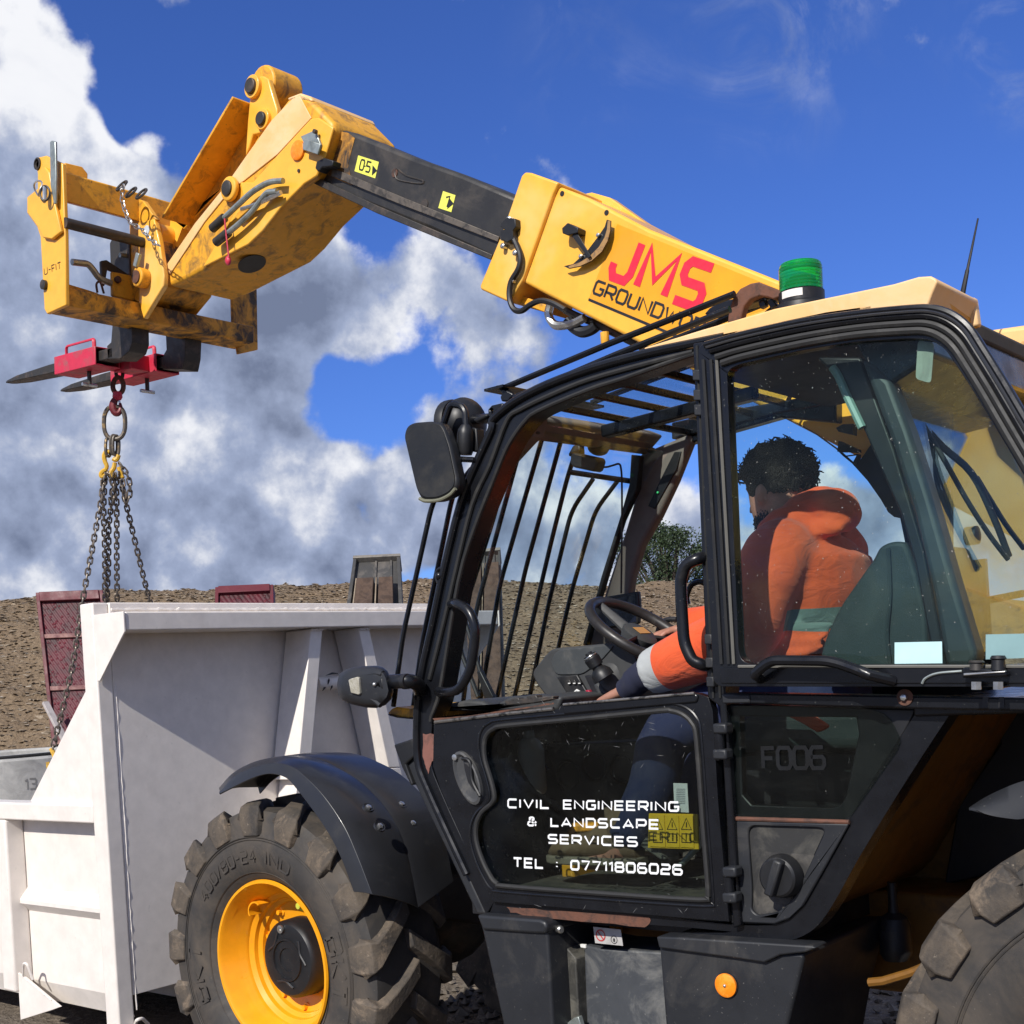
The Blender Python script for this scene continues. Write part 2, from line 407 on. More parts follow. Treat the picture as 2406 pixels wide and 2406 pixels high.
def disc(mb, c, r, nrm, up, n=24, z=0.002, r2=None):
    nrm = V(nrm).normalized(); up = V(up).normalized(); s = nrm.cross(up)
    o = len(mb.v); mb.v += [V(c)+nrm*z+(up*math.cos(2*math.pi*i/n)+s*math.sin(2*math.pi*i/n))*r for i in range(n)]
    if r2 is None: mb.f.append(tuple(range(o, o+n)))
    else:
        mb.v += [V(c)+nrm*z+(up*math.cos(2*math.pi*i/n)+s*math.sin(2*math.pi*i/n))*r2 for i in range(n)]
        mb.f += [(o+i, o+(i+1) % n, o+n+(i+1) % n, o+n+i) for i in range(n)]
# ------------------------------------------------------------------ materials
YEL = mat('machine_yellow', (.90, .455, .045), .36, 0, (.42, .22, .05), 5, .66, .84, .06, 40, .002, .1, .25, col3=(.90, .54, .15), ns3=1.3)
YELD = mat('grimy_yellow', (.80, .38, .025), .5, 0, (.17, .095, .035), 11, .50, .70, .15, 60, .003, .12, 0, speck=(.05, .035, .02), spk=34, col3=(.55, .25, .025), ns3=3, lo3=.5, hi3=.75)
FADE = mat('faded_yellow', (.82, .50, .20), .5, 0, (.86, .60, .34), 3, .45, .7, .05, 60, .002)
RIMY = mat('wheel_yellow', (.86, .35, .008), .34, 0, (.5, .22, .03), 6, .66, .8, .04, 60, .002, .08, .2)
BLK = mat('black_paint', (.0065, .0072, .0095), .30, 0, (.035, .034, .033), 7, .64, .86, .05, 60, .002, .14, .15, speck=(.12, .12, .11), spk=120, spec=.35)
BLKM = mat('black_plastic', (.009, .0095, .011), .46, 0, (.04, .037, .034), 5, .58, .78, .12, 180, .001, .1, speck=(.10, .10, .09), spk=140)
GREY = mat('grey_plastic', (.016, .0175, .021), .5, 0, (.055, .052, .048), 4, .55, .75, .1, 200, .001, .1, speck=(.2, .19, .17), spk=140)
RUB = mat('rubber_seal', (.016, .016, .016), .6, 0, (.05, .048, .044), 8, .55, .8)
STEEL = mat('bright_steel', (.55, .55, .53), .32, .9, (.28, .27, .25), 12, .55, .7)
ZINC = mat('zinc_steel', (.36, .40, .38), .4, .6, (.2, .22, .2), 14, .5, .7)
DKST = mat('dark_steel', (.05, .046, .042), .5, .4, (.12, .09, .07), 12, .5, .68, .2, 90, .002)
RUST = mat('rusty_steel', (.13, .055, .034), .8, 0, (.05, .03, .024), 20, .45, .62, .4, 150, .002, speck=(.2, .10, .07), spk=60)
RED = mat('sleeve_red', (.56, .026, .065), .48, 0, (.30, .10, .10), 11, .52, .68, .08, 60, .002)
REDD = mat('dull_red', (.11, .010, .018), .6, 0, (.06, .025, .022), 5, .5, .7, .1, 50, .003, col3=(.16, .03, .035))
WHT = mat('white_paint', (.76, .705, .65), .42, 0, (.68, .625, .57), 4, .58, .8, .10, 7, .008, .1, 0, speck=(.6, .57, .52), spk=45)
CONC = mat('concrete', (.42, .41, .385), .9, 0, (.28, .275, .26), 6, .45, .65, .4, 90, .003, speck=(.22, .21, .2), spk=70)
TIM = mat('old_timber', (.09, .055, .036), .85, 0, (.05, .03, .02), 10, .45, .6, .6, 40, .006)
GRST = mat('weathered_steel', (.06, .058, .056), .7, .2, (.17, .15, .13), 5, .5, .7, .1, 60, .002)
TAN = mat('cab_trim', (.17, .145, .125), .75, 0, (.13, .11, .095), 6, .5, .7, .15, 300, .001)
DASH = mat('dash_plastic', (.04, .042, .044), .6, 0, (.075, .072, .068), 9, .55, .75, .2, 400, .001)
SEATM = mat('seat_cloth', (.016, .024, .026), .7, 0, (.035, .044, .044), 5, .5, .7, .3, 200, .002)
ORG = mat('amber_plastic', (.95, .25, .01), .25, 0, (.9, .32, .03), 30, .5, .6, 0)
STICK = mat('sticker_yellow', (.80, .80, .12), .45, 0, (.6, .6, .14), 12, .6, .8)
INK = mat('black_ink', (.012, .012, .014), .5)
INKR = mat('red_vinyl', (.78, .02, .05), .4, 0, (.8, .1, .1), 20, .7, .78)
INKW = mat('white_vinyl', (.82, .83, .84), .45)
PAPER = mat('white_label', (.72, .72, .70), .55, 0, (.55, .55, .53), 20, .6, .75)
LABY = mat('yellow_label', (.82, .52, .03), .45, 0, (.6, .4, .05), 12, .6, .8)
ORK = mat('hivis_stripe', (.5, .5, .48), .5, 0, (.42, .42, .40), 30, .5, .7)
SKIN = mat('skin', (.36, .18, .125), .5, 0, (.5, .22, .16), 14, .5, .7, .1, 220, .001)
HAIR = mat('dark_hair', (.008, .006, .005), .8, spec=.15)
BOOT = mat('tan_boot_leather', (.19, .12, .07), .75, 0, (.28, .2, .13), 10, .5, .7, .2, 120, .002)
NAVY = mat('navy_cloth', (.014, .017, .04), .85, 0, (.03, .032, .05), 8, .55, .75, .2, 300, .001)
BLUE = mat('work_trousers', (.014, .022, .075), .85, 0, (.04, .045, .09), 6, .5, .7, .25, 200, .001)
GREASE = mat('greasy_boom', (.028, .027, .026), .42, .1, (.07, .06, .05), 4, .50, .68, .2, 50, .003, .14, 0, col3=(.05, .045, .04))
def tyre_mat():
    m, nt, b, out = new_mat('muddy_rubber'); co = nt.obj()
    r = nt.noise(co, 5, 8, .7, .5); g = nt.noise(co, 60, 3, .6)
    c = nt.mix(nt.rng(r, .40, .62, 0, 1), (.042, .037, .033), (.115, .09, .066))
    c = nt.mix(nt.rng(nt.noise(co, 11, 8, .72, .7), .56, .70, 0, .85), c, (.22, .165, .115))
    c = nt.mix(nt.rng(g, .66, .74, 0, .6), c, (.30, .25, .19))
    nt.put(b.inputs['Base Color'], c); b.inputs['Roughness'].default_value = .82
    nt.put(b.inputs['Normal'], nt.bump(nt.math('ADD', nt.noise(co, 45, 6, .65), nt.math('MULTIPLY', r, .8)), .55, .006))
    return m
TYRE = tyre_mat()
TYREB = mat('sidewall_rubber', (.036, .033, .031), .75, 0, (.095, .076, .058), 4.5, .42, .72, .15, 90, .002, speck=(.14, .12, .10), spk=110)
GLASS = glass_mat('clear_glass', (.90, .955, .955), .0, 0, .03)
TINT = glass_mat('tinted_door_glass', (.86, .95, .925), .0, 0, .006, .5)
DKGL = glass_mat('lower_door_glass', (.72, .77, .75), .005, .0, .012)
SHEEN = glass_mat('rear_glass', (.80, .88, .87), .08, 0, .03)
MIRR = mat('mirror_back', (.014, .014, .013), .35, 0, (.05, .045, .034), 4, .45, .7, .1, 60, .002)
YELS = mat('shaded_yellow', (.20, .09, .014), .5, 0, (.05, .032, .018), 6, .5, .7, .1, 60, .002)  # machine yellow darkened: shade behind the cab is put into the colour
def lens_mat():
    m, nt, b, out = new_mat('green_lens'); co = nt.obj()
    w = nt.new('ShaderNodeTexNoise'); w.inputs['Scale'].default_value = 30
    b.inputs['Base Color'].default_value = (.005, .62, .14, 1); b.inputs['Roughness'].default_value = .12
    b.inputs['Transmission Weight'].default_value = .75; b.inputs['IOR'].default_value = 1.3; b.inputs['Coat Weight'].default_value = .4
    return m
LENS = lens_mat()

FEND = mat('mudguard_plastic', (.017, .0175, .020), .36, 0, (.05, .047, .043), 5, .58, .8, .08, 180, .001, .06, .2)
YELG = mat('caked_yellow', (.72, .33, .025), .6, 0, (.06, .04, .026), 9, .42, .60, .3, 50, .004, .1, 0, speck=(.04, .03, .02), spk=30)
# ------------------------------------------------------------------ ground, heap, tree
def earth_mat(name, a, b_, c_, sc=1.0, bumpd=.05):
    m, nt, b, out = new_mat(name); co = nt.obj()
    n = nt.noise(co, 1.3*sc, 9, .65); g = nt.noise(co, 14*sc, 5, .7); v = nt.voro(co, 9*sc); f = nt.noise(co, 42*sc, 3, .6)
    c = nt.mix(nt.rng(n, .35, .65), a, b_)
    c = nt.mix(nt.rng(g, .50, .68, 0, .8), c, c_)
    c = nt.mix(nt.rng(f, .60, .72, 0, .75), c, tuple(min(1, x*1.9) for x in c_))
    c = nt.mix(nt.rng(f, .28, .40, .7, 0), c, tuple(x*.35 for x in a))
    nt.put(b.inputs['Base Color'], c); b.inputs['Roughness'].default_value = .95; b.inputs['Specular IOR Level'].default_value = .2
    h = nt.math('ADD', nt.math('MULTIPLY', v, .6), nt.math('ADD', nt.math('MULTIPLY', g, .7), nt.math('MULTIPLY', f, .4)))
    nt.put(b.inputs['Normal'], nt.bump(h, 1, bumpd))
    return m
SOIL = earth_mat('soil', (.155, .108, .066), (.24, .172, .108), (.33, .25, .165), 1.7, .045)
DIRT = earth_mat('yard_dirt', (.12, .098, .076), (.19, .155, .12), (.28, .235, .185), 2.0, .03)

def build_ground():
    mb = MB(); N = 90
    def axis(lo, hi, c, n):
        return [c+math.copysign(abs(t)**3.2, t)*(hi if t > 0 else -lo) for t in [i/n*2-1 for i in range(n+1)]]
    xs = axis(-700, 700, -3, N); ys = axis(-700, 700, 4, N)
    vs = [V((x, y, noise.noise(V((x*.8, y*.8, 0)))*.035 + noise.noise(V((x*3, y*3, 2)))*.02 - .03)) for y in ys for x in xs]
    fs = [(j*(N+1)+i, j*(N+1)+i+1, (j+1)*(N+1)+i+1, (j+1)*(N+1)+i) for j in range(N) for i in range(N)]
    mb.add(vs, fs); tag(mb.done('ground', DIRT, flip=False), kind='structure', label='dark stony yard ground')
    g = MB(); rr = random.Random(3)
    for i in range(5000):
        x = rr.uniform(-5.5, -.6); y = rr.uniform(2.6, 7.5); s = rr.uniform(.008, .035)*(1.6 if rr.random() < .06 else 1)
        M = Matrix.Rotation(rr.uniform(0, 6), 3, 'Z') @ Matrix.Rotation(rr.uniform(-.5, .5), 3, 'X')
        p = [V((1, 0, 0)), V((0, 1, 0)), V((-1, 0, .1)), V((0, -1, 0)), V((.1, .1, .8)), V((0, 0, -.6))]
        z = noise.noise(V((x*.8, y*.8, 0)))*.035-.03
        g.add([V((x, y, z+s*.3))+M @ (q*s*rr.uniform(.7, 1.3)) for q in p], [(0, 1, 4), (1, 2, 4), (2, 3, 4), (3, 0, 4), (1, 0, 5), (2, 1, 5), (3, 2, 5), (0, 3, 5)])
    tag(g.done('gravel', mat('gravel_stone', (.10, .085, .07), .9, 0, (.2, .17, .14), 5, .5, .6), flip=False, ang=0), kind='stuff', label='loose stones lying on the yard ground')
build_ground()

RIDGE = [(-900, 1500), (-400, 1445), (0, 1407), (100, 1398), (190, 1389), (370, 1377), (480, 1372), (620, 1368), (760, 1366), (900, 1364), (1120, 1362), (1280, 1361), (1420, 1363), (1560, 1366), (1660, 1370), (1900, 1380), (2400, 1400), (3000, 1440), (3600, 1520)]
def ridge_y(x):
    for (a, b), (c, d) in zip(RIDGE, RIDGE[1:]):
        if a <= x <= c: return b+(d-b)*(x-a)/(c-a)
    return RIDGE[-1][1]
def build_heap():
    mb = MB(); NX, NY = 620, 100; vs = []
    for i in range(NX+1):
        px = -900+4500*i/NX
        top = atd((px, ridge_y(px)), 24.0)
        hd = V((ray((px, 1600)).x, ray((px, 1600)).y, 0)); hd /= hd.dot(CD)
        for j in range(NY+1):
            t = j/NY
            if t < .82:
                u = t/.82; z = top.z*(math.sin(u*math.pi/2)**1.0*.55 + u*.45)
                dpt = 14.0+10*u
            else:
                u = (t-.82)/.18; z = top.z*(1-u*u); dpt = 24+7*u
            p = V((hd.x*dpt, hd.y*dpt, z))
            k = min(1, t*6)*(1 if t < .95 else .2)
            p.z += k*(noise.noise(p*.35)*.16 + noise.noise(p*1.1)*.07 + noise.fractal(p*2.1, .7, 2.1, 5)*.045 + noise.noise(p*9)*.018 + noise.noise(p*21)*.009) - .05
            vs.append(p)
    fs = [(i*(NY+1)+j, (i+1)*(NY+1)+j, (i+1)*(NY+1)+j+1, i*(NY+1)+j+1) for i in range(NX) for j in range(NY)]
    mb.add(vs, fs); tag(mb.done('soil_heap', SOIL, flip=False, ang=30), kind='structure', label='long heap of brown stony soil')
    g = MB(); rr = random.Random(5)
    for i in range(15000):
        a = rr.randrange(int(NX*.18), int(NX*.72)); b = rr.randrange(int(NY*.12), int(NY*.83)); c = vs[a*(NY+1)+b]
        s = rr.uniform(.006, .019)*(1.8 if rr.random() < .05 else 1)
        p = [V((1, 0, 0)), V((0, 1, 0)), V((-1, 0, .1)), V((0, -1, 0)), V((.1, .1, .8)), V((0, 0, -.6))]
        M = Matrix.Rotation(rr.uniform(0, 6), 3, 'Z') @ Matrix.Rotation(rr.uniform(-1, 1), 3, 'X')
        g.add([c+V((rr.uniform(-.05, .05), rr.uniform(-.05, .05), s*.4))+M @ (q*s*rr.uniform(.6, 1.3)) for q in p], [(0, 1, 4), (1, 2, 4), (2, 3, 4), (3, 0, 4), (1, 0, 5), (2, 1, 5), (3, 2, 5), (0, 3, 5)])
    tag(g.done('heap_stones', mat('heap_stone', (.25, .195, .135), .9, 0, (.42, .36, .28), 3, .52, .6), flip=False, ang=0), kind='stuff', label='small pale stones scattered over the soil heap')
build_heap()

def leaf_mat():
    m, nt, b, out = new_mat('leaf'); co = nt.obj()
    c = nt.mix(nt.rng(nt.noise(co, 3, 4, .6), .35, .65), (.018, .034, .012), (.042, .068, .022))
    nt.put(b.inputs['Base Color'], c); b.inputs['Roughness'].default_value = .6
    return m
def build_tree():
    base = atd((1578, 1560), 45); base.z = 0
    t = thing('broadleaf_tree', 'dark green tree rising behind the soil heap, seen through the cab', 'tree', base)
    rr = random.Random(11); bk = mat('bark', (.05, .04, .03), .9)
    tr = MB(); c0 = base+V((0, 0, 2.2))
    tr.tube(cat_path([base, base+V((.05, 0, 1)), c0, c0+V((.1, .1, 1.3)), c0+V((0, .1, 3.2))]), [.24-.012*i for i in range(17)], 9)
    ctr = base+V((-.1, 0, 4.85)); lobes = []
    for i in range(46):
        while True:
            q = V((rr.uniform(-1, 1), rr.uniform(-1, 1), rr.uniform(-1, 1)))
            if .25 < q.length < 1: break
        lobes.append((ctr+V((q.x*1.75, q.y*1.75, q.z*1.75)), rr.uniform(.26, .6)))
    for c, r in lobes:
        s = c0+V((0, 0, rr.uniform(0, 1.6))); tr.tube(cat_path([s, (s+c)/2+V((0, 0, .15)), c]), [.07, .065, .06, .055, .05, .04, .035, .03, .02], 5)
    tr.done('trunk', bk, t)
    lf = MB()
    for i in range(24000):
        c, r = lobes[rr.randrange(len(lobes))]
        q = V((rr.gauss(0, 1), rr.gauss(0, 1), rr.gauss(0, 1))).normalized()*r*(rr.uniform(.35, 1.25))
        n = V((rr.gauss(0, 1), rr.gauss(0, 1), rr.gauss(0, 1)+.6)).normalized(); a = n.orthogonal().normalized(); b = n.cross(a); s = rr.uniform(.03, .06)
        p = c+q; lf.add([p-a*s, p-b*s*.6, p+a*s, p+b*s*.6], [(0, 1, 2, 3)])
    lf.done('crown', leaf_mat(), t, flip=False, ang=0)
build_tree()
# ------------------------------------------------------------------ white hook-lift skip
X0, YS = -5.1, 3.19
def build_skip():
    t = thing('hook_lift_skip', 'white steel hook lift skip with a tall end board and low ribbed sides', 'skip', (X0-2.5, YS+1.25, 0))
    YF = YS+2.5; XE = X0-5.2; zt = 2.053
    zr1 = at(zO(300, 515), YS).z; zr0 = at(zO(300, 630), YS).z
    MB().box((X0-.019, (YS+YF)/2, 1.13), (.03, YF-YS-.164, 1.72)).done('end_board', WHT, t, .003)
    # posts
    xw = at((186, 1420), YS).x
    for y in (YS, YF-.08):
        MB().box(((xw+X0)/2, y+.04, zt/2+.06), (X0-xw, .08, zt-.12)).done('corner_post', WHT, t, .008, 3)
    wl = MB(); rr = random.Random(2)
    def bead(a, b, r=.006, n=60):
        a, b = V(a), V(b); pts = [a+(b-a)*i/n+V((rr.gauss(0, 1), rr.gauss(0, 1), rr.gauss(0, 1)))*r*.22 for i in range(n+1)]
        wl.tube(pts, [r*rr.uniform(.7, 1.35) for _ in pts], 6)
    bead((X0-.005, YS+.096, .2), (X0-.005, YS+.096, 1.69), .0035)
    # top rail in front of the board
    MB().box((X0-.02, (YS+YF)/2, zt-.028), (.06, YF-YS-.16, .056)).done('top_cap', WHT, t, .004)
    zb = 1.911; ztop = 1.993
    MB().box((X0+.119, (YS+YF)/2+.0115, (zb+ztop)/2), (.236, YF-YS-.002, ztop-zb)).done('top_rail', WHT, t, .006, 3)
    bead((X0+.012, YS+.09, 2.021), (X0+.012, YF-.05, 2.021), .007, 130)
    for y in (YS+.006, YF+.024):
        MB().prism([(X0+.005, y, 1.997), (X0+.241, y, 1.994), (X0+.241, y, 1.905), (X0+.025, y, 1.70), (X0+.005, y, 1.70)], (0, -.009, 0)).done('corner_gusset', WHT, t, .002)
    # A-frame of the hook end
    xf = X0+.20
    for q, lo in (([(200, 650), (305, 650), (200, 1840), (90, 1840)], 1), ([(620, 640), (715, 640), (985, 1840), (880, 1840)], 1)):
        a, b, c, d = plx(zN, xf, q)
        k = (1.905-a.z)/(a.z-d.z); a2 = a+(a-d)*k; b2 = b+(b-c)*((1.905-b.z)/(b.z-c.z))
        kk = (1.16-a.z)/(d.z-a.z); m1 = a+(d-a)*kk; m2 = b+(c-b)*kk
        kk = (.35-a.z)/(d.z-a.z); e1 = a+(d-a)*kk; e2 = b+(c-b)*kk
        mb = MB(); mb.prism([a2, b2, m2, m1], (-(.20-.006), 0, 0)); mb.done('frame_rib', WHT, t, .004)
        MB().prism([m1+V((-.004, .05, -.002)), m2+V((-.004, -.004, -.002)), e2+V((-.004, -.004, 0)), e1+V((-.004, .05, 0))], (-.19, 0, 0)).done('frame_rib', WHT, t, .004)
        MB().prism([m1+V((0, 0, -.004)), m2+V((0, 0, -.004)), e2, e1], (-.012, 0, 0)).done('rib_flange', WHT, t, .003)
        bead(a2+V((.005, 0, -.004)), b2+V((.005, 0, -.004)), .006, 14)
    h0 = atx(zN(240, 1185), X0+.1); h1 = atx(zN(760, 1140), X0+.1); h1.z = h0.z
    MB().cyl(h0, h1, .035, 20).done('hook_bar', WHT, t)
    sc = MB(); rr2 = random.Random(9)
    for (x, y, w, h) in ((285, 1440, 45, 165), (305, 1330, 16, 70), (350, 1560, 20, 60), (300, 1500, 60, 40), (265, 1800, 25, 30)):
        pts = []
        for i in range(16):
            an = 2*math.pi*i/16; k = rr2.uniform(.6, 1.1); pts.append(atx(zN(x+w*k*math.cos(an), y+h*k*math.sin(an)), X0-.0085))
        sc.v += pts; sc.f.append(tuple(range(len(sc.v)-16, len(sc.v))))
    sc.done('scuff_mark', mat('black_scuff', (.03, .028, .026), .7, 0, (.4, .38, .36), 14, .45, .6), t, flip=False)
    s2 = MB()
    for a, b in (((330, 1110), (440, 1090)), ((360, 1135), (350, 1190)), ((300, 1250), (330, 1215)), ((370, 1245), (390, 1200)), ((490, 940), (545, 890)), ((545, 890), (600, 880))):
        p, q = (atx(zN(*a), X0+.138), atx(zN(*b), X0+.138)) if a[1] > 1000 else (atx(zN(*a), X0-.006), atx(zN(*b), X0-.006))
        s2.tube([p, (p+q)/2+V((0, .004, .006)), q], [.001, .006, .002], 5)
    s2.done('scratch', INK, t)
    # low sides
    for y, s in ((YS, 1), (YF, -1)):
        yr = y+s*.06
        MB().box(((XE+xw)/2, yr-s*.005, (zr0+zr1)/2), (xw-XE, .11, zr1-zr0)).done('side_rail', WHT, t, .008, 3)
        ys = y+s*.10; r1 = at(zO(300, 1065), ys).z; r2 = at(zO(300, 1120), ys).z; r3 = at(zO(300, 1200), ys).z; zl = at(zO(400, 1680), ys).z; zl2 = zl-.075
        prof = [(ys, zr0+.01), (ys, r1), (ys-s*.045, r2-.01), (ys-s*.045, r2-.03), (ys, r3-.012), (ys, zl), (ys+s*.045, zl2-.03)]
        rows = [[V((x, a, b)) for a, b in prof] for x in (XE, xw)]
        MB().shell(rows, .006*s).done('side_sheet', WHT, t, ang=20)
        x1 = at(zO(30, 650), y).x
        for i in range(5):
            xr = x1-i*1.02
            MB().box((xr-.06, y+s*.05, zr0/2+.10), (.12, .10, zr0-.2-.003)).done('side_rib', WHT, t, .012, 3)
        if s == 1:
            g = pl(zD, y+.03, [(349, 570), (385, 640), (388, 1048), (140, 1030), (125, 1016)]); 
            MB().prism(g, (0, .01, 0)).done('post_gusset', WHT, t, .002)
            bead(at(zO(240, 527), y+.026), at(zO(608, 540), y+.026), .006, 30); bead(at(zO(575, 20), y+.026), at(zO(605, 500), y+.026), .005, 60)
            g = pl(zO, y+.02, [(112, 1600), (160, 1632), (386, 1822), (335, 1842), (132, 1906)]); MB().prism(g, (0, .012, 0)).done('foot_gusset', WHT, t, .002)
            bead(at(zO(165, 1640), y+.02), at(zO(335, 1780), y+.02), .004, 40)
            MB().tube(fillet([at(zO(150, 1620), y+.02), at(zO(152, 1540), y+.0), at(zO(175, 1545), y+.0), at(zO(212, 1645), y+.02)], .02), .007, 8).done('sheet_hook', WHT, t)
            MB().tube(fillet([atx(zO(870, 1932), X0+.01), atx(zO(880, 1905), X0+.05), atx(zO(915, 1895), X0+.05), atx(zO(955, 1935), X0+.01)], .03), .008, 8).done('sheet_hook', WHT, t)
    MB().box(((XE+X0)/2-.05, (YS+YF)/2, .36), (X0-XE-.12, YF-YS-.46, .04)).done('floor', WHT, t)
    for i in range(7):
        MB().box((X0-.4-i*.75, (YS+YF)/2, .275), (.1, YF-YS-.3, .12)).done('cross_member', WHT, t, .005)
    for y in (YS+.75, YF-.75):
        MB().box(((XE+X0)/2, y, .13), (X0-XE-.02, .09, .16)).done('runner', WHT, t, .004)
    MB().box((XE+.02, (YS+YF)/2, zr1/2+.15), (.05, YF-YS-.2, zr1-.3)).done('tail_board', WHT, t, .005)
    wl.done('weld_bead', WHT, t)
    return t
skip = build_skip()

# ------------------------------------------------------------------ concrete manhole ring standing in the skip
def build_ring():
    R, r = .60, .48; c = at(zO(20, 300), 4.05); zt = at(zO(60, 235), 3.47).z; zb = .382
    c.z = zb
    t = thing('manhole_ring', 'grey concrete manhole ring standing inside the white skip', 'concrete ring', c)
    mb = MB(); n = 72; A = V((0, 0, 1))
    prof = [(r, 0), (R, 0), (R, zt-zb-.035), (R-.012, zt-zb-.02), (R-.035, zt-zb-.02), (R-.04, zt-zb), (r+.01, zt-zb), (r, zt-zb-.012), (r, 0)]
    mb.lathe(prof, c, A, n, caps=False); mb.done('ring_wall', CONC, t, weld=True)
    k = MB(); k.lathe([(R-.03+.008*math.cos(a), zt-zb-.008+.008*math.sin(a)) for a in [i*math.pi/4 for i in range(9)]], c, A, n, caps=False); k.done('seal', RUB, t, weld=True)
    # the cast number
    ink = MB(); lettering(ink, '13', (0, 0, 0), (.062, 0, 0), (0, 0, .06), V((0, -1, 0)), .16, .35, z=0)
    p0 = atz(zO(165, 425), zt-.33)
    d = ray(zO(165, 425)); # where that sight line meets the wall
    a_, b_, c_ = d.x**2+d.y**2, 2*(d.x*(CPOS.x-c.x)+d.y*(CPOS.y-c.y)), (CPOS.x-c.x)**2+(CPOS.y-c.y)**2-R*R
    tt = (-b_-math.sqrt(max(0, b_*b_-4*a_*c_)))/(2*a_); hit = CPOS+d*tt; an0 = math.atan2(hit.y-c.y, hit.x-c.x)
    ink.v = [V((c.x+(R+.0015)*math.cos(an0+q.x/R), c.y+(R+.0015)*math.sin(an0+q.x/R), hit.z+q.z)) for q in ink.v]
    ink.done('cast_number', mat('damp_concrete', (.2, .195, .185), .9), t, flip=False, ang=0)
    return c, R, zt
ring_c, ring_R, ring_top = build_ring()

# ------------------------------------------------------------------ trailer ramps standing up behind the skip
def tread_mat(name, col, dirt):
    m, nt, b, out = new_mat(name); co = nt.obj()
    w = nt.new('ShaderNodeTexWave', wave_type='BANDS', bands_direction='DIAGONAL'); w.inputs['Scale'].default_value = 9; nt.put(w.inputs['Vector'], co)
    w.inputs['Distortion'].default_value = .5
    v = nt.voro(co, 26); c = nt.mix(nt.rng(nt.noise(co, 6, 6, .65), .42, .62), col, dirt)
    c = nt.mix(nt.rng(v, .18, .30, .6, 0), c, tuple(min(1, x*1.7) for x in col))
    nt.put(b.inputs['Base Color'], c); b.inputs['Roughness'].default_value = .6
    nt.put(b.inputs['Normal'], nt.bump(nt.math('ADD', nt.rng(v, .1, .35, 1, 0), nt.math('MULTIPLY', w.outputs[1], .5)), .8, .012))
    return m
TREAD = tread_mat('red_tread_plate', (.10, .010, .018), (.045, .016, .018))
def ramp_frame(tl, tr, bl, br, back=.10):
    """ramp corners -> unit axes and helper"""
    ux = (tr-tl).normalized(); dn = ((bl-tl)+(br-tr)).normalized(); nr = ux.cross(dn).normalized()
    if nr.dot(CD) > 0: nr = -nr
    return ux, dn, nr
def build_red_ramp(px, label, D, bars, strut=False):
    tl, tr = atd(px[0], D+.55), atd(px[1], D+.55); bl, br = atd(px[2], D), atd(px[3], D)
    k = (0-tl.z)/(bl.z-tl.z); bl = tl+(bl-tl)*k; br = tr+(br-tr)*((0-tr.z)/(br.z-tr.z))
    ux, dn, nr = ramp_frame(tl, tr, bl, br); H = (bl-tl).length; W = (tr-tl).length
    t = thing('red_ramp', label, 'ramp', (bl+br)/2, 'red trailer ramps standing up behind the skip')
    P = lambda u, v, n=0: tl+ux*(u*W)+dn*v+nr*n
    for u in (0, 1):
        o = .0 if u == 0 else -.035/W
        MB().prism([P(u+o, 0, .03), P(u+o+.035/W, 0, .03), P(u+o+.035/W, H, .03), P(u+o, H, .03)], -nr*.13).done('side_member', REDD, t, .004)
    MB().prism([P(.055, 0, .045), P(.945, 0, .045), P(.945, .10, .045), P(.055, .10, .045)], -nr*.12).done('top_member', REDD, t, .006)
    prev = .10
    for b in bars+[H]:
        MB().prism([P(.056, prev+.002, 0), P(.944, prev+.002, 0), P(.944, b-.002, 0), P(.056, b-.002, 0)], -nr*.012).done('tread_plate', TREAD, t)
        if b < H: MB().prism([P(.057, b, .025), P(.943, b, .025), P(.943, b+.045, .025), P(.057, b+.045, .025)], -nr*.05).done('cross_bar', mat('worn_red_bar', (.26, .13, .11), .7, 0, (.14, .05, .05), 12, .45, .6), t, .004)
        prev = b+.045
    if strut:
        a, b = atd(zD(186, 612), D-.1), atd(zD(262, 760), D-.3); MB().bar(a, b+(b-a)*.8, .06, .03).done('strut', mat('pale_strut', (.42, .38, .36), .6, 0, (.3, .27, .25), 8), t, .003)
build_red_ramp([(86, 1395), (243, 1389), (126, 1760), (290, 1760)], 'tall red tread plate ramp left of the white skip post', 12.0, [.45, 1.0, 1.55, 2.1], True)
build_red_ramp([(507, 1384), (643, 1378), (507, 1520), (643, 1518)], 'red ramp end just showing over the middle of the end board', 12.6, [.45, 1.0, 1.55])
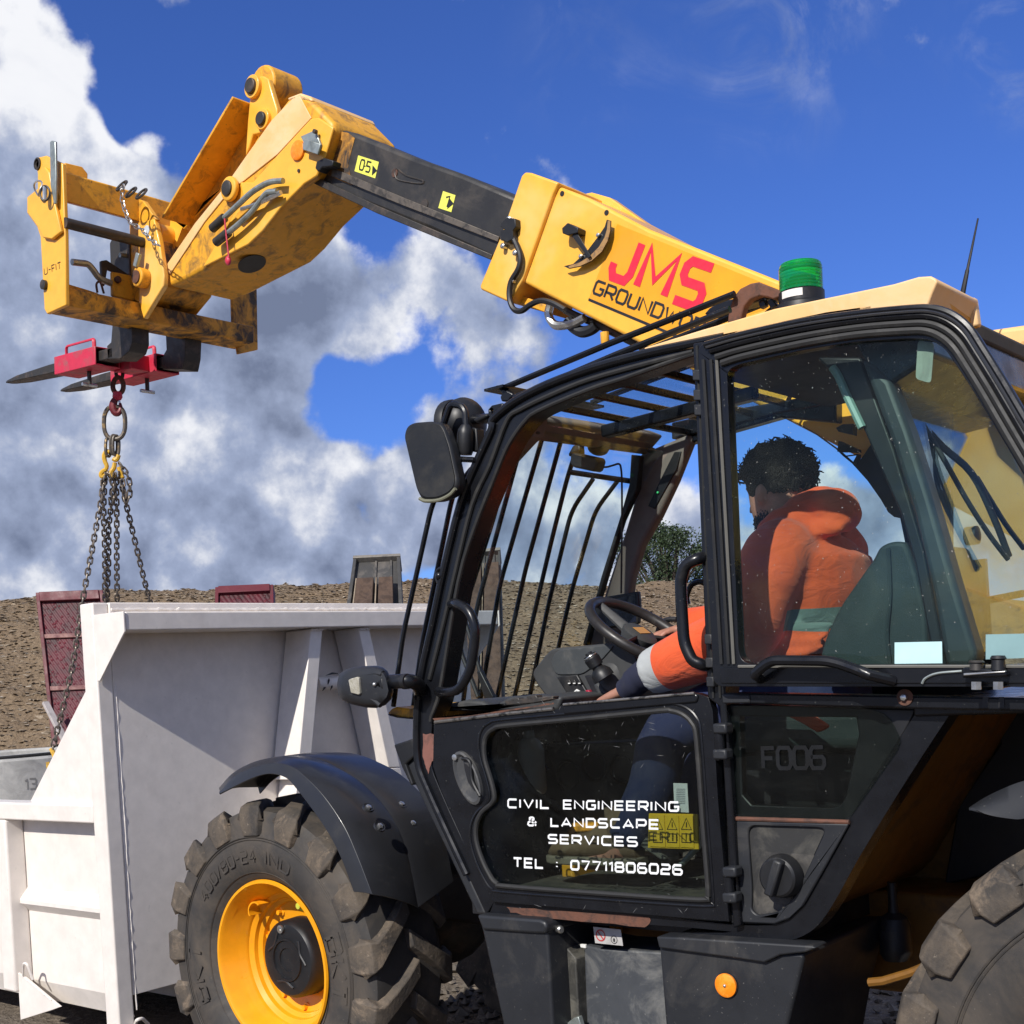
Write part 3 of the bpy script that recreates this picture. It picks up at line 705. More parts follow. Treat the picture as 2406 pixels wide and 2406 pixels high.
def build_timber_ramp(px, label, D, planks, pz):
    tl, tr = atd(px[0], D+.45), atd(px[1], D+.45); bl, br = atd(px[2], D), atd(px[3], D)
    bl = tl+(bl-tl)*((0-tl.z)/(bl.z-tl.z)); br = tr+(br-tr)*((0-tr.z)/(br.z-tr.z))
    ux, dn, nr = ramp_frame(tl, tr, bl, br); H = (bl-tl).length
    t = thing('timber_ramp', label, 'ramp', (bl+br)/2, 'timber faced steel ramps standing up behind the skip')
    P = lambda u, v, n=0: (tl+(tr-tl)*u)*(1-v/H)+(bl+(br-bl)*u)*(v/H)+nr*n
    for u in (0, .93):
        MB().prism([P(u, 0, .05), P(u+.07, 0, .05), P(u+.07, H, .05), P(u, H, .05)], -nr*.16).done('side_member', GRST, t, .004)
    MB().prism([P(-.01, -.04, .06), P(1.01, -.04, .06), P(1.01, 0, .06), P(-.01, 0, .06)], -nr*.2).done('top_member', mat('worn_top_edge', (.22, .2, .17), .6, .2, (.12, .11, .1), 10), t, .004)
    MB().prism([P(.072, .005, 0), P(.928, .005, 0), P(.928, H, 0), P(.072, H, 0)], -nr*.012).done('back_plate', GRST, t)
    for u in (.46, .78): MB().prism([P(u, .01, .02), P(u+.045, .01, .02), P(u+.045, H, .02), P(u, H, .02)], -nr*.018).done('stiffener', GRST, t, .003)
    for a, b in planks:
        MB().prism([P(a, pz, .10), P(b, pz, .10), P(b, H, .10), P(a, H, .10)], -nr*.078).done('plank', TIM, t, .006)
    a = planks[0][0]
    for q in (planks[0][0]-.03, (planks[0][1]+planks[1][0])/2-.012):
        MB().prism([P(q, pz-.01, .09), P(q+.024, pz-.01, .09), P(q+.024, H, .09), P(q, H, .09)], -nr*.06).done('batten', mat('pale_batten', (.3, .24, .17), .8, 0, (.2, .15, .1), 9), t, .003)
build_timber_ramp([zN(585, 85), zN(1008, 66), zN(535, 430), zN(1028, 430)], 'grey steel ramp with two planks, standing above the white end board', 12.2, [(.15, .47), (.57, .84)], .38)
build_timber_ramp([zE(438, 985), zE(592, 970), zE(420, 1240), zE(600, 1240)], 'grey steel ramp with two planks, seen through the windscreen', 12.2, [(.08, .42), (.52, .95)], .2)
# ------------------------------------------------------------------ telehandler: root, boom, carriage
TH = thing('telehandler', 'yellow and black telescopic handler with its boom raised over the white skip', 'telehandler', (-2.0, 3.9, 0))
YB = 3.95; BW = .34
def boom():
    # outer section, carried on behind the cab to its pivot
    q = lambda y, pts: pl(zB, y, pts)
    top = q(YB, [(975, 297), (1100, 345), (1190, 392), (1330, 465), (1830, 664)]); bot = q(YB, [(850, 665), (1080, 786), (1310, 905)])
    db = (bot[2]-bot[0]); dt = top[4]-top[3]
    pb = bot[2]+db*(2.35/db.x*1.0) ; pt = top[4]+dt*(1.75/dt.x)
    outline = bot+[pb, pt]+top[::-1]
    ob = MB().prism(outline, (0, BW, 0)).done('outer_boom', YEL, TH, .012, 3)
    # raised plate on the far top edge
    MB().prism(q(YB+.27, [(1085, 330), (1110, 325), (1180, 345), (1300, 430), (1330, 450), (1330, 480), (1100, 370)]), (0, .05, 0)).done('top_plate', YEL, TH, .004)
    # wear collar at the mouth
    c = q(YB-.018, [(858, 248), (880, 250), (985, 287), (965, 330), (905, 500), (850, 655), (800, 742), (690, 692), (688, 678), (770, 480), (845, 262)])
    col = MB().prism(c, (0, BW+.036, 0)).done('boom_collar', YEL, TH, .012, 3)
    MB().tube(cat_path(q(YB-.004, [(988, 290), (968, 335), (935, 425), (905, 505), (850, 655)]), 4), .008, 8).done('fold_line', YEL, col)
    for x, y in ((1000, 330), (1168, 402)):
        p = at(zB(x, y), YB); MB().cyl(p+V((0, -.002, 0)), p+V((0, .02, 0)), .010, 16).done('hole', INK, ob)
    # inner section, greasy black
    ip = q(YB+.03, [(95, 70), (215, 98), (440, 190), (625, 255), (850, 350), (780, 600), (725, 575), (500, 468), (200, 350), (62, 282)])
    inn = MB().prism(ip, (0, BW-.06, 0)).done('inner_boom', GREASE, TH, .02, 3)
    MB().prism(q(YB+.028, [(108, 85), (190, 100), (215, 120), (190, 215), (205, 300), (80, 245)]), (0, .0015, 0)).done('worn_patch', mat('worn_boom_paint', (.50, .23, .03), .6, 0, (.035, .03, .028), 9, .42, .60, .2, 60, .003), inn)
    MB().prism(q(YB+.016, [(130, 232), (400, 345), (760, 492), (755, 512), (390, 372), (125, 262)]), (0, .014, 0)).done('slide_strip', mat('scuffed_strip', (.13, .11, .09), .5, .3, (.05, .045, .04), 20, .5, .62), inn, .002)
    MB().prism(q(YB+.012, [(60, 262), (300, 375), (735, 560), (728, 580), (300, 405), (60, 292)]), (0, .018, 0)).done('slide_strip', DKST, inn, .003)
    for (x, y, r) in ((367, 252, .018), (480, 370, .02)):
        p = at(zB(x, y), YB+.03); MB().lathe([(r, -.003), (r, .004), (r*.75, .006)], p, (0, 1, 0), 20).done('wear_pad_plug', RUST if r < .019 else DKST, inn)
    MB().tube(cat_path(q(YB+.029, [(372, 235), (410, 262), (470, 280), (468, 292), (410, 285), (372, 272)]), 3, True), .004, 6, True).done('scrape', DKST, inn)
    # extension marks
    up = (at(zB(222, 190), YB)-at(zB(212, 243), YB)); nr = V((0, -1, 0))
    for pts, txt, l0, l1, tri in (([(228, 185), (306, 210), (292, 272), (214, 245)], '0.5', (230, 245), (268, 257), [(283, 222), (300, 243), (280, 262)]),
                                  ([(549, 320), (596, 336), (580, 400), (531, 384)], '1', (550, 384), (562, 388), [(572, 345), (590, 368), (565, 388)])):
        d = MB().prism(q(YB+.0285, pts), (0, .0015, 0)).done('boom_mark', STICK, inn)
        k = MB(); a, b = at(zB(*l0), YB+.0285), at(zB(*l1), YB+.0285); u = at(zB(pts[0][0], pts[0][1]), YB+.0285)-at(zB(pts[3][0], pts[3][1]), YB+.0285)
        lettering(k, txt, a+u*.12, b+u*.12, u*.62, nr, .16, .3, z=.001); tri = [p+nr*.001 for p in q(YB+.0285, tri)]; k.v += tri; k.f.append((len(k.v)-3, len(k.v)-2, len(k.v)-1))
        k.done('print', INK, d, flip=False, ang=0)
    # boom name
    sg = YB-.0008
    MB().prism(q(sg+.0002, [(1208, 445), (1815, 690), (1800, 760), (1420, 875), (1100, 728)]), (0, .0008, 0)).done('name_panel', mat('vinyl_yellow', (.82, .36, .012), .33, 0, (.78, .34, .02), 3), ob)
    k = MB(); o = lambda x, y: at(zB(x, y), sg)
    lettering(k, 'JMS', o(1178, 640), o(1508, 762), o(1332, 522)-o(1275, 668), nr, .23, .44, z=.0012); k.done('name_lettering', INKR, ob, flip=False, ang=0)
    k = MB(); lettering(k, 'GROUNDWORKS', o(1116, 705), o(1620, 898), o(1131, 660)-o(1114, 706), nr, .2, .34, z=.0012); k.done('trade_lettering', INK, ob, flip=False, ang=0)
    MB().prism(q(sg-.0006, [(1100, 725), (1460, 875), (1458, 886), (1098, 735)]), (0, .0006, 0)).done('underline', INK, ob)
    # angle gauge
    gz = YB-.03
    arc = q(gz, [(1168, 428), (1183, 432), (1182, 470), (1172, 510), (1150, 550), (1112, 584), (1070, 605), (1025, 614), (1005, 604), (1040, 596), (1095, 545), (1135, 492), (1160, 455)])
    gg = MB().prism(arc, (0, .006, 0)).done('angle_gauge', BLKM, TH, .001)
    MB().prism(q(gz-.0015, [(1172, 432), (1182, 433), (1181, 470), (1171, 509), (1149, 549), (1111, 583), (1069, 603), (1025, 612), (1024, 604), (1066, 590), (1102, 568), (1138, 532), (1160, 495), (1169, 465)]), (0, .001, 0)).done('gauge_scale', mat('scale_brown', (.36, .20, .07), .6, 0, (.2, .12, .06), 40, .5, .6), gg)
    MB().prism(q(gz-.012, [(1022, 452), (1042, 455), (1055, 478), (1108, 568), (1098, 574), (1040, 495)]), (0, .006, 0)).done('pointer', BLKM, gg, .001)
    MB().prism(q(gz-.02, [(998, 460), (1020, 440), (1060, 458), (1058, 478), (1020, 488), (1000, 480)]), (0, .05, 0)).done('pointer_mount', BLKM, gg, .003)
    for x, y in ((1138, 488), (1072, 568), (1024, 452)):
        p = at(zB(x, y), gz-.004); MB().lathe([(.008, 0), (.008, .008), (.004, .011)], p, (0, -1, 0), 8).done('bolt', STEEL, gg)
    # proximity sensor and cable at the collar
    s = YB-.05
    sn = MB().prism(q(s, [(790, 420), (822, 424), (824, 455), (812, 470), (815, 500), (790, 515), (765, 500), (766, 470), (780, 465), (765, 455), (768, 440)]), (0, .035, 0)).done('boom_sensor', BLKM, TH, .003)
    for x, y in ((803, 428), (780, 530), (780, 500), (826, 556), (815, 660)):
        p = at(zB(x, y), s+.02); MB().lathe([(.011, -.02), (.011, .012), (.005, .016)], p, (0, -1, 0), 10).done('bolt', STEEL, sn)
    MB().tube(cat_path(q(s+.012, [(806, 480), (828, 525), (842, 570), (834, 615), (806, 665), (800, 720), (815, 765), (845, 774), (880, 750), (920, 735), (965, 745), (1010, 770)]), 5), .0115, 8).done('sensor_cable', INK, sn)
    # pipes under the boom
    MB().tube(cat_path(q(YB+.03, [(955, 750), (948, 785), (960, 815), (985, 830), (1040, 822), (1085, 800)]), 4), .017, 8).done('hydraulic_pipe', STEEL, TH)
    MB().tube(cat_path(q(YB+.06, [(1010, 770), (1050, 790), (1130, 825), (1240, 880), (1330, 925)]), 3), .014, 8).done('hydraulic_pipe', DKST, TH)
    MB().tube(cat_path(q(YB+.05, [(1020, 810), (1040, 835), (1075, 853), (1110, 845), (1130, 830)]), 4), .022, 8).done('hydraulic_hose', GREY, TH)
    p = at(zB(1160, 855), YB+.03); MB().lathe([(.017, 0), (.017, .04), (.010, .05)], p, (0, 0, -1), 10).done('grease_plug', YEL, TH)
    MB().prism(q(YB+.04, [(805, 700), (950, 755), (940, 782), (860, 752), (812, 740)]), (0, .2, 0)).done('mouth_plate', YELD, TH, .004)
boom()

def head():
    a = lambda y, pts: pl(zA, y, pts); YH = YB-.02; W = BW+.06
    hp = [(885, 1180), (1040, 960), (1200, 762), (1320, 590), (1450, 408), (1535, 300), (1600, 272), (1650, 290), (1775, 420), (1785, 455), (1740, 600), (1690, 715), (1622, 760), (1500, 882), (1400, 1010), (1325, 1085), (1000, 1262), (902, 1305)]
    hd = MB().prism(a(YH, hp), (0, W, 0)).done('boom_head', YELD, TH, .022, 3)
    # doubled side plate (fold of the nose)
    MB().prism(a(YH-.012, [(1660, 405), (1700, 400), (1780, 452), (1738, 600), (1690, 712), (1622, 755), (1500, 878), (1400, 1006), (1325, 1078), (1080, 1200), (1240, 930), (1300, 830), (1280, 745), (1350, 745), (1480, 600)]), (0, .012, 0)).done('side_plate', YEL, hd, .006)
    MB().prism(a(YH-.006, [(1560, 300), (1600, 285), (1662, 402), (1480, 598), (1300, 740), (1235, 780), (1090, 960), (905, 1240), (890, 1185), (1040, 965), (1200, 768), (1320, 596), (1450, 414)]), (0, .006, 0)).done('side_plate', FADE, hd, .003)
    MB().prism(a(YH, [(1528, 296), (1600, 268), (1655, 286), (1670, 310), (1655, 320), (1600, 292), (1545, 312)]), (0, W, 0)).done('top_cap', FADE, hd, .01)
    # access hole in the belly
    c = at(zA(1345, 1180), YH+.12); n = V((.35, 0, -.93)).normalized()
    MB().lathe([(.07, 0), (.07, .004)], c+n*.0, n, 24).done('belly_hole', INK, hd)
    # lever lug with pins
    for y in (YH+.05, YH+.30):
        MB().prism(a(y, [(1340, 230), (1350, 200), (1375, 180), (1405, 178), (1432, 192), (1445, 240), (1478, 350), (1480, 400), (1445, 470), (1350, 492), (1330, 560), (1310, 606), (1322, 420)]), (0, .03, 0)).done('link_lug', YEL, TH, .006)
    for x, y, r in ((1360, 240, .036), (1415, 414, .032)):
        p = at(zA(x, y), YH+.05); pn = MB().cyl(p+V((0, -.034, 0)), p+V((0, .31, 0)), r, 20).done('pivot_pin', DKST, TH, .004)
        MB().lathe([(r*1.5, -.003), (r*1.5, .02)], p+V((0, 0, 0)), (0, -1, 0), 24).done('boss', YEL, pn, .003)
    p = at(zA(1470, 250), YH+.17); MB().cyl(p+V((0, -.08, 0)), p+V((0, .1, 0)), .09, 24).done('link_eye', YELD, TH, .01)
    # tilt guard: plate spanning across with a web below
    l0, l1 = at(zA(1240, 285), YH-.04), at(zA(862, 930), YH-.04)
    ax = (l1-l0).normalized(); nn = ax.cross(V((0, 1, 0))).normalized()
    if nn.z > 0: nn = -nn
    MB().prism([l0, l0+V((0, .17, 0)), l1+V((0, .17, 0)), l1], nn*.014).done('tilt_guard', YELD, TH, .003)
    MB().prism([l0+V((0, .165, 0))+nn*.014, l1+V((0, .165, 0))+nn*.014, l1+V((0, .165, 0))+nn*.15, l0+V((0, .165, 0))+nn*.24], (0, .014, 0)).done('tilt_guard', YELD, TH, .003)
    MB().prism(a(YH+.12, [(915, 950), (980, 1000), (1090, 880), (1230, 740), (1180, 770), (1050, 870), (985, 940), (930, 1090), (905, 1075)]), (0, .06, 0)).done('tilt_link', YEL, TH, .012)
    p = at(zA(885, 1035), YH+.1); MB().cyl(p+V((0, -.06, 0)), p+V((0, .14, 0)), .055, 24).done('link_eye', YEL, TH, .008)
    # bosses, pipes, reflector
    p = at(zA(1237, 785), YH-.012); b = MB().lathe([(.058, .0), (.058, .02), (.045, .026)], p, (0, -1, 0), 28).done('pin_boss', YEL, TH, .004)
    MB().lathe([(.036, .02), (.036, .034), (.03, .037)], p, (0, -1, 0), 24).done('pivot_pin', DKST, b)
    for pts in ([(1512, 738), (1440, 742), (1350, 792), (1270, 868), (1195, 938), (1140, 988)], [(1480, 795), (1425, 798), (1390, 845), (1345, 905), (1270, 975), (1160, 1062)]):
        q = fillet(a(YH-.05, pts), .05, 5); pp = MB().tube(q, .0135, 10).done('hydraulic_pipe', ZINC, TH)
        MB().cyl(q[-1]+(q[-2]-q[-1]).normalized()*.09, q[-1]-(q[-2]-q[-1]).normalized()*.01, .022, 12).done('pipe_coupling', DKST, pp)
    MB().tube(cat_path(a(YH-.045, [(1500, 800), (1440, 830), (1360, 868), (1290, 890)]), 3), .011, 8).done('hydraulic_pipe', STEEL, TH)
    MB().prism(a(YH-.05, [(1250, 930), (1290, 880), (1335, 865), (1330, 890), (1270, 945)]), (0, .04, 0)).done('pipe_clamp', YELD, TH, .004)
    tg = MB(); tg.tube(cat_path(a(YH-.065, [(1200, 940), (1205, 1000), (1212, 1060), (1222, 1150)]), 3), .004, 6); tg.done('tag_string', RED, TH)
    p = at(zA(1218, 1165), YH-.06); MB().ball(p, .018, 8, (1, .7, 1.3)).done('coupling_cap', RED, TH)
    p = at(zA(1595, 577), YH-.012); rf = MB().lathe([(.044, 0), (.044, .01), (.036, .014)], p, (0, -1, 0), 28).done('amber_reflector', ORG, TH)
    MB().prism(a(YH-.014, [(1615, 505), (1692, 470), (1705, 500), (1722, 545), (1705, 600), (1625, 575), (1630, 535)]), (0, -.012, 0)).done('sensor_bracket', ZINC, TH, .003)
    MB().prism(a(YH-.04, [(1630, 515), (1722, 545), (1706, 602), (1626, 576)]), (0, -.012, 0)).done('sensor_bracket', ZINC, TH, .003)
    p = at(zA(1690, 478), YH-.03); MB().lathe([(.01, 0), (.01, .016)], p, (0, -1, 0), 8).done('bolt', DKST, TH)
    p = at(zA(1598, 685), YH-.012); MB().lathe([(.008, 0), (.008, .006)], p, (0, -1, 0), 8).done('bolt', DKST, TH)
    # black wiper blocks where the head meets the inner boom
    MB().prism(a(YH-.02, [(1690, 635), (1730, 615), (1780, 630), (1775, 660), (1720, 665), (1700, 690), (1682, 672)]), (0, .05, 0)).done('wear_block', BLKM, TH, .004)
head()

XC = -5.75
def carriage():
    a = lambda y, pts: pl(zA, y, pts); ax = lambda x, pts: plx(zA, x, pts)
    YL = at(zA(290, 1430), 3.45).y; YR = atx(zA(1310, 1600), XC).y
    lp = MB().prism(a(YL, [(250, 1450), (236, 1425), (215, 1040), (197, 985), (143, 910), (143, 825), (200, 780), (200, 700), (190, 650), (203, 612), (245, 603), (300, 630), (333, 645), (347, 1030), (352, 1402)]), (0, .022, 0)).done('side_plate', YEL, TH, .005)
    MB().prism(a(YL-.02, [(143, 828), (200, 785), (235, 660), (262, 690), (290, 850), (325, 1010), (275, 1050), (228, 1042), (200, 985), (145, 910)]), (0, .018, 0)).done('hook_plate', YEL, TH, .006)
    p = at(zA(202, 648), YL); MB().lathe([(.03, 0), (.03, .01), (.022, .012), (.018, .004)], p+V((0, .004, 0)), (0, -1, 0), 20).done('pin_hole', DKST, lp)
    p = at(zA(242, 1295), YL); MB().lathe([(.024, 0), (.024, .02), (.016, .022)], p+V((0, .004, 0)), (0, -1, 0), 20).done('pin_hole', DKST, lp)
    MB().prism(a(YL-.03, [(265, 530), (275, 522), (295, 527), (298, 700), (296, 860), (286, 862), (268, 760)]), (0, .012, 0)).done('locking_bar', ZINC, TH, .004)
    k = MB(); lettering(k, 'U-FIT', at(zA(238, 1240), YL), at(zA(326, 1205), YL), at(zA(238, 1207), YL)-at(zA(240, 1240), YL), V((0, -1, 0)), .13, .45, z=.001); k.done('plate_lettering', INK, lp, flip=False, ang=0)
    # lynch pins on rings
    rg = MB(); rg.tube([at(zA(205, 778), YL-.05)+V((math.cos(t)*.03, math.sin(t*2)*.008, math.sin(t)*.036)) for t in [i*math.pi/10 for i in range(20)]], .005, 6, True); rg.done('pin_ring', STEEL, TH)
    rg = MB(); rg.tube([at(zA(240, 805), YL-.055)+V((math.cos(t)*.026, math.cos(t)*.01, math.sin(t)*.036)) for t in [i*math.pi/10 for i in range(20)]], .005, 6, True); rg.done('pin_ring', DKST, TH)
    MB().cyl(at(zA(240, 770), YL-.05), at(zA(240, 840), YL-.05), .012, 8).done('lynch_pin', STEEL, TH)
    # bars across
    def cross(pts, y0, y1, name, m, bev=.006):
        return MB().prism(a(y0, pts), (0, y1-y0, 0)).done(name, m, TH, bev)
    tb = [(268, 680), (342, 690), (346, 848), (275, 836)]
    cross(tb, YL+.023, YR-.02, 'top_bar', YELD)
    cross([(262, 1330), (350, 1304), (352, 1402), (252, 1448)], YL+.023, YR-.05, 'bottom_bar', YELG)
    for pts, y in (([(348, 640), (440, 662), (470, 700), (468, 790), (430, 790), (425, 720), (352, 705)], YL+.05), ([(560, 785), (780, 845), (785, 875), (600, 820)], YL+.3)):
        MB().prism(ax(XC+.06, pts), (-.05, 0, 0)).done('bar_tab', YELD, TH, .005)
    rp = ax(XC+.02, [(1240, 1345), (1372, 1290), (1378, 1640), (1275, 1663), (1245, 1500)])
    MB().prism([V((p.x, p.y, p.z)) for p in rp], (-.022, 0, 0)).done('side_plate', YELG, TH, .004)
    MB().cyl(at(zA(345, 962), YL), at(zA(345, 962), YL)+V((0, YR-YL, 0)), .026, 16).done('fork_shaft', DKST, TH)
    # lugs that carry the boom
    YG = YB-.06
    lg = MB().prism(a(YG, [(735, 960), (822, 940), (850, 1060), (875, 1240), (872, 1300), (835, 1360), (766, 1476), (742, 1390), (740, 1180)]), (0, .03, 0)).done('carriage_lug', YEL, TH, .006)
    MB().prism(a(YG+.004, [(700, 960), (740, 835), (765, 845), (835, 945), (735, 962)]), (0, .03, 0)).done('carriage_lug', YELD, TH, .005)
    MB().prism(a(YG+.05, [(690, 960), (738, 960), (742, 1390), (700, 1360)]), (0, .03, 0)).done('carriage_lug', YELD, TH, .005)
    MB().prism(a(YG+.45, [(735, 960), (822, 940), (850, 1060), (875, 1240), (872, 1300), (835, 1360), (766, 1476), (742, 1390), (740, 1180)]), (0, .03, 0)).done('carriage_lug', YELD, TH, .006)
    p = at(zA(785, 1002), YG); MB().lathe([(.024, 0), (.024, .003)], p, (0, -1, 0), 20).done('lug_hole', mat('pale_hole', (.5, .55, .6), .6), lg)
    p = at(zA(778, 1262), YG); pn = MB().lathe([(.05, 0), (.05, .05), (.044, .055)], p, (0, -1, 0), 24).done('pivot_pin', YELD, TH, .004)
    MB().lathe([(.032, .05), (.032, .062)], p, (0, -1, 0), 20).done('pin_end', RUST, pn)
    MB().bar(p+V((.0, -.055, .05)), p+V((.035, -.055, .11)), .03, .02, (0, 1, 0)).done('pin_keeper', ZINC, pn, .004)
    MB().prism(a(YG+.1, [(735, 1000), (870, 980), (880, 1300), (770, 1440), (740, 1350)]), (0, .3, 0)).done('carriage_box', YELG, TH, .01)
    # safety chain on the top bar
    ch = MB(); pts = cat_path(a(YL+.25, [(660, 760), (650, 830), (672, 910), (700, 965), (760, 1000), (800, 1050), (850, 1085)]), 3)
    for i in range(len(pts)-1):
        m = (pts[i]+pts[i+1])/2; d = (pts[i+1]-pts[i]); u = d.normalized(); w = V((0, 1, 0)) if i % 2 else u.cross(V((0, 1, 0))).normalized()
        lk = MB(); lk.tube([m+u*d.length*.68*math.cos(t)+w*.011*math.sin(t) for t in [k*math.pi/5 for k in range(10)]], .0032, 5, True); lk.done('safety_link', STEEL, TH)
    for cx, cy in ((650, 765), (700, 800), (755, 808)):
        rg = MB(); o = at(zA(cx, cy), YL+.3); rg.tube([o+V((math.cos(t)*.036, math.sin(t)*.02, math.sin(t)*.026)) for t in [i*math.pi/10 for i in range(20)]], .006, 6, True); rg.done('pin_ring', DKST, TH)
    # release lever and latch box
    MB().tube(fillet(ax(XC+.03, [(385, 1172), (470, 1182), (495, 1210), (530, 1262), (592, 1285)]), .03, 4), .017, 10).done('release_lever', ZINC, TH)
    MB().prism(ax(XC+.03, [(598, 1222), (735, 1250), (742, 1385), (600, 1350)]), (-.02, 0, 0)).done('latch_box', YELD, TH, .005)
    p = atx(zA(625, 1268), XC+.032); MB().lathe([(.018, 0), (.018, .015), (.01, .02)], p, (1, 0, 0), 12).done('bolt', RUST, TH)
    MB().prism(ax(XC, [(540, 1165), (570, 1160), (690, 1240), (680, 1255), (575, 1210), (560, 1300), (545, 1290)]), (-.02, 0, 0)).done('latch_arm', DKST, TH, .004)
    MB().tube(cat_path(ax(XC+.04, [(520, 1335), (515, 1290), (535, 1280), (555, 1340)]), 4), .006, 6).done('latch_wire', RUST, TH)
    MB().prism(ax(XC+.01, [(370, 1290), (470, 1320), (530, 1340), (500, 1350), (380, 1330)]), (-.05, 0, 0)).done('bar_tab', YELD, TH, .004)
    MB().tube([atx(zA(640, 1135), XC), atx(zA(710, 1140), XC)], .012, 8).done('stop_pin', ZINC, TH)
    # forks
    Yf = [atx(zA(653, 1540), XC-.16).y, atx(zA(940, 1620), XC-.16).y]
    global FORK_Y, FORK_DIR, FORK_A
    FORK_Y = Yf
    b0 = at(zA(570, 1650), Yf[0]); b1 = at(zA(295, 1750), Yf[0]); FORK_DIR = (b1-b0).normalized(); FORK_DIR.y = 0; FORK_DIR.normalize()
    FORK_A = []
    for i, y in enumerate(Yf):
        w = .105
        if i == 0: prof = [(585, 1072), (610, 1022), (690, 1035), (692, 1250), (704, 1500), (706, 1600), (690, 1650), (640, 1690), (575, 1690), (570, 1620), (592, 1600), (600, 1500)]
        else: prof = [(880, 1480), (985, 1500), (992, 1590), (988, 1680), (975, 1745), (868, 1745), (872, 1668), (888, 1640)]
        pts = [V((p.x, y-w/2, p.z)) for p in plx(zA, XC-.02, prof)] if False else a(y-w/2, prof)
        tip = at(zA(48, 1817), y) if i == 0 else at(zA(338, 1862), y)
        start = at(zA(600, 1655), y-w/2) if i == 0 else at(zA(870, 1705), y-w/2)
        mb = MB().prism(pts, (0, w, 0)); 
        L = (tip-V((start.x, tip.y, start.z))); d = L.normalized(); up = V((0, 1, 0)).cross(d)
        if up.z < 0: up = -up
        rings = []
        for f, th, ww in ((0, .055, w), (.55, .05, w), (.85, .03, w*.9), (.97, .014, w*.6), (1.0, .008, w*.4)):
            c = V((start.x, y, start.z))+L*f; rings.append([c+V((0, -ww/2, 0))+up*th*.5, c+V((0, ww/2, 0))+up*th*.5, c+V((0, ww/2, 0))-up*th*.5, c+V((0, -ww/2, 0))-up*th*.5])
        mb.loft(rings); mb.done('fork', DKST, TH, .004)
        FORK_A.append((V((start.x, y, start.z)), d, up))
carriage()
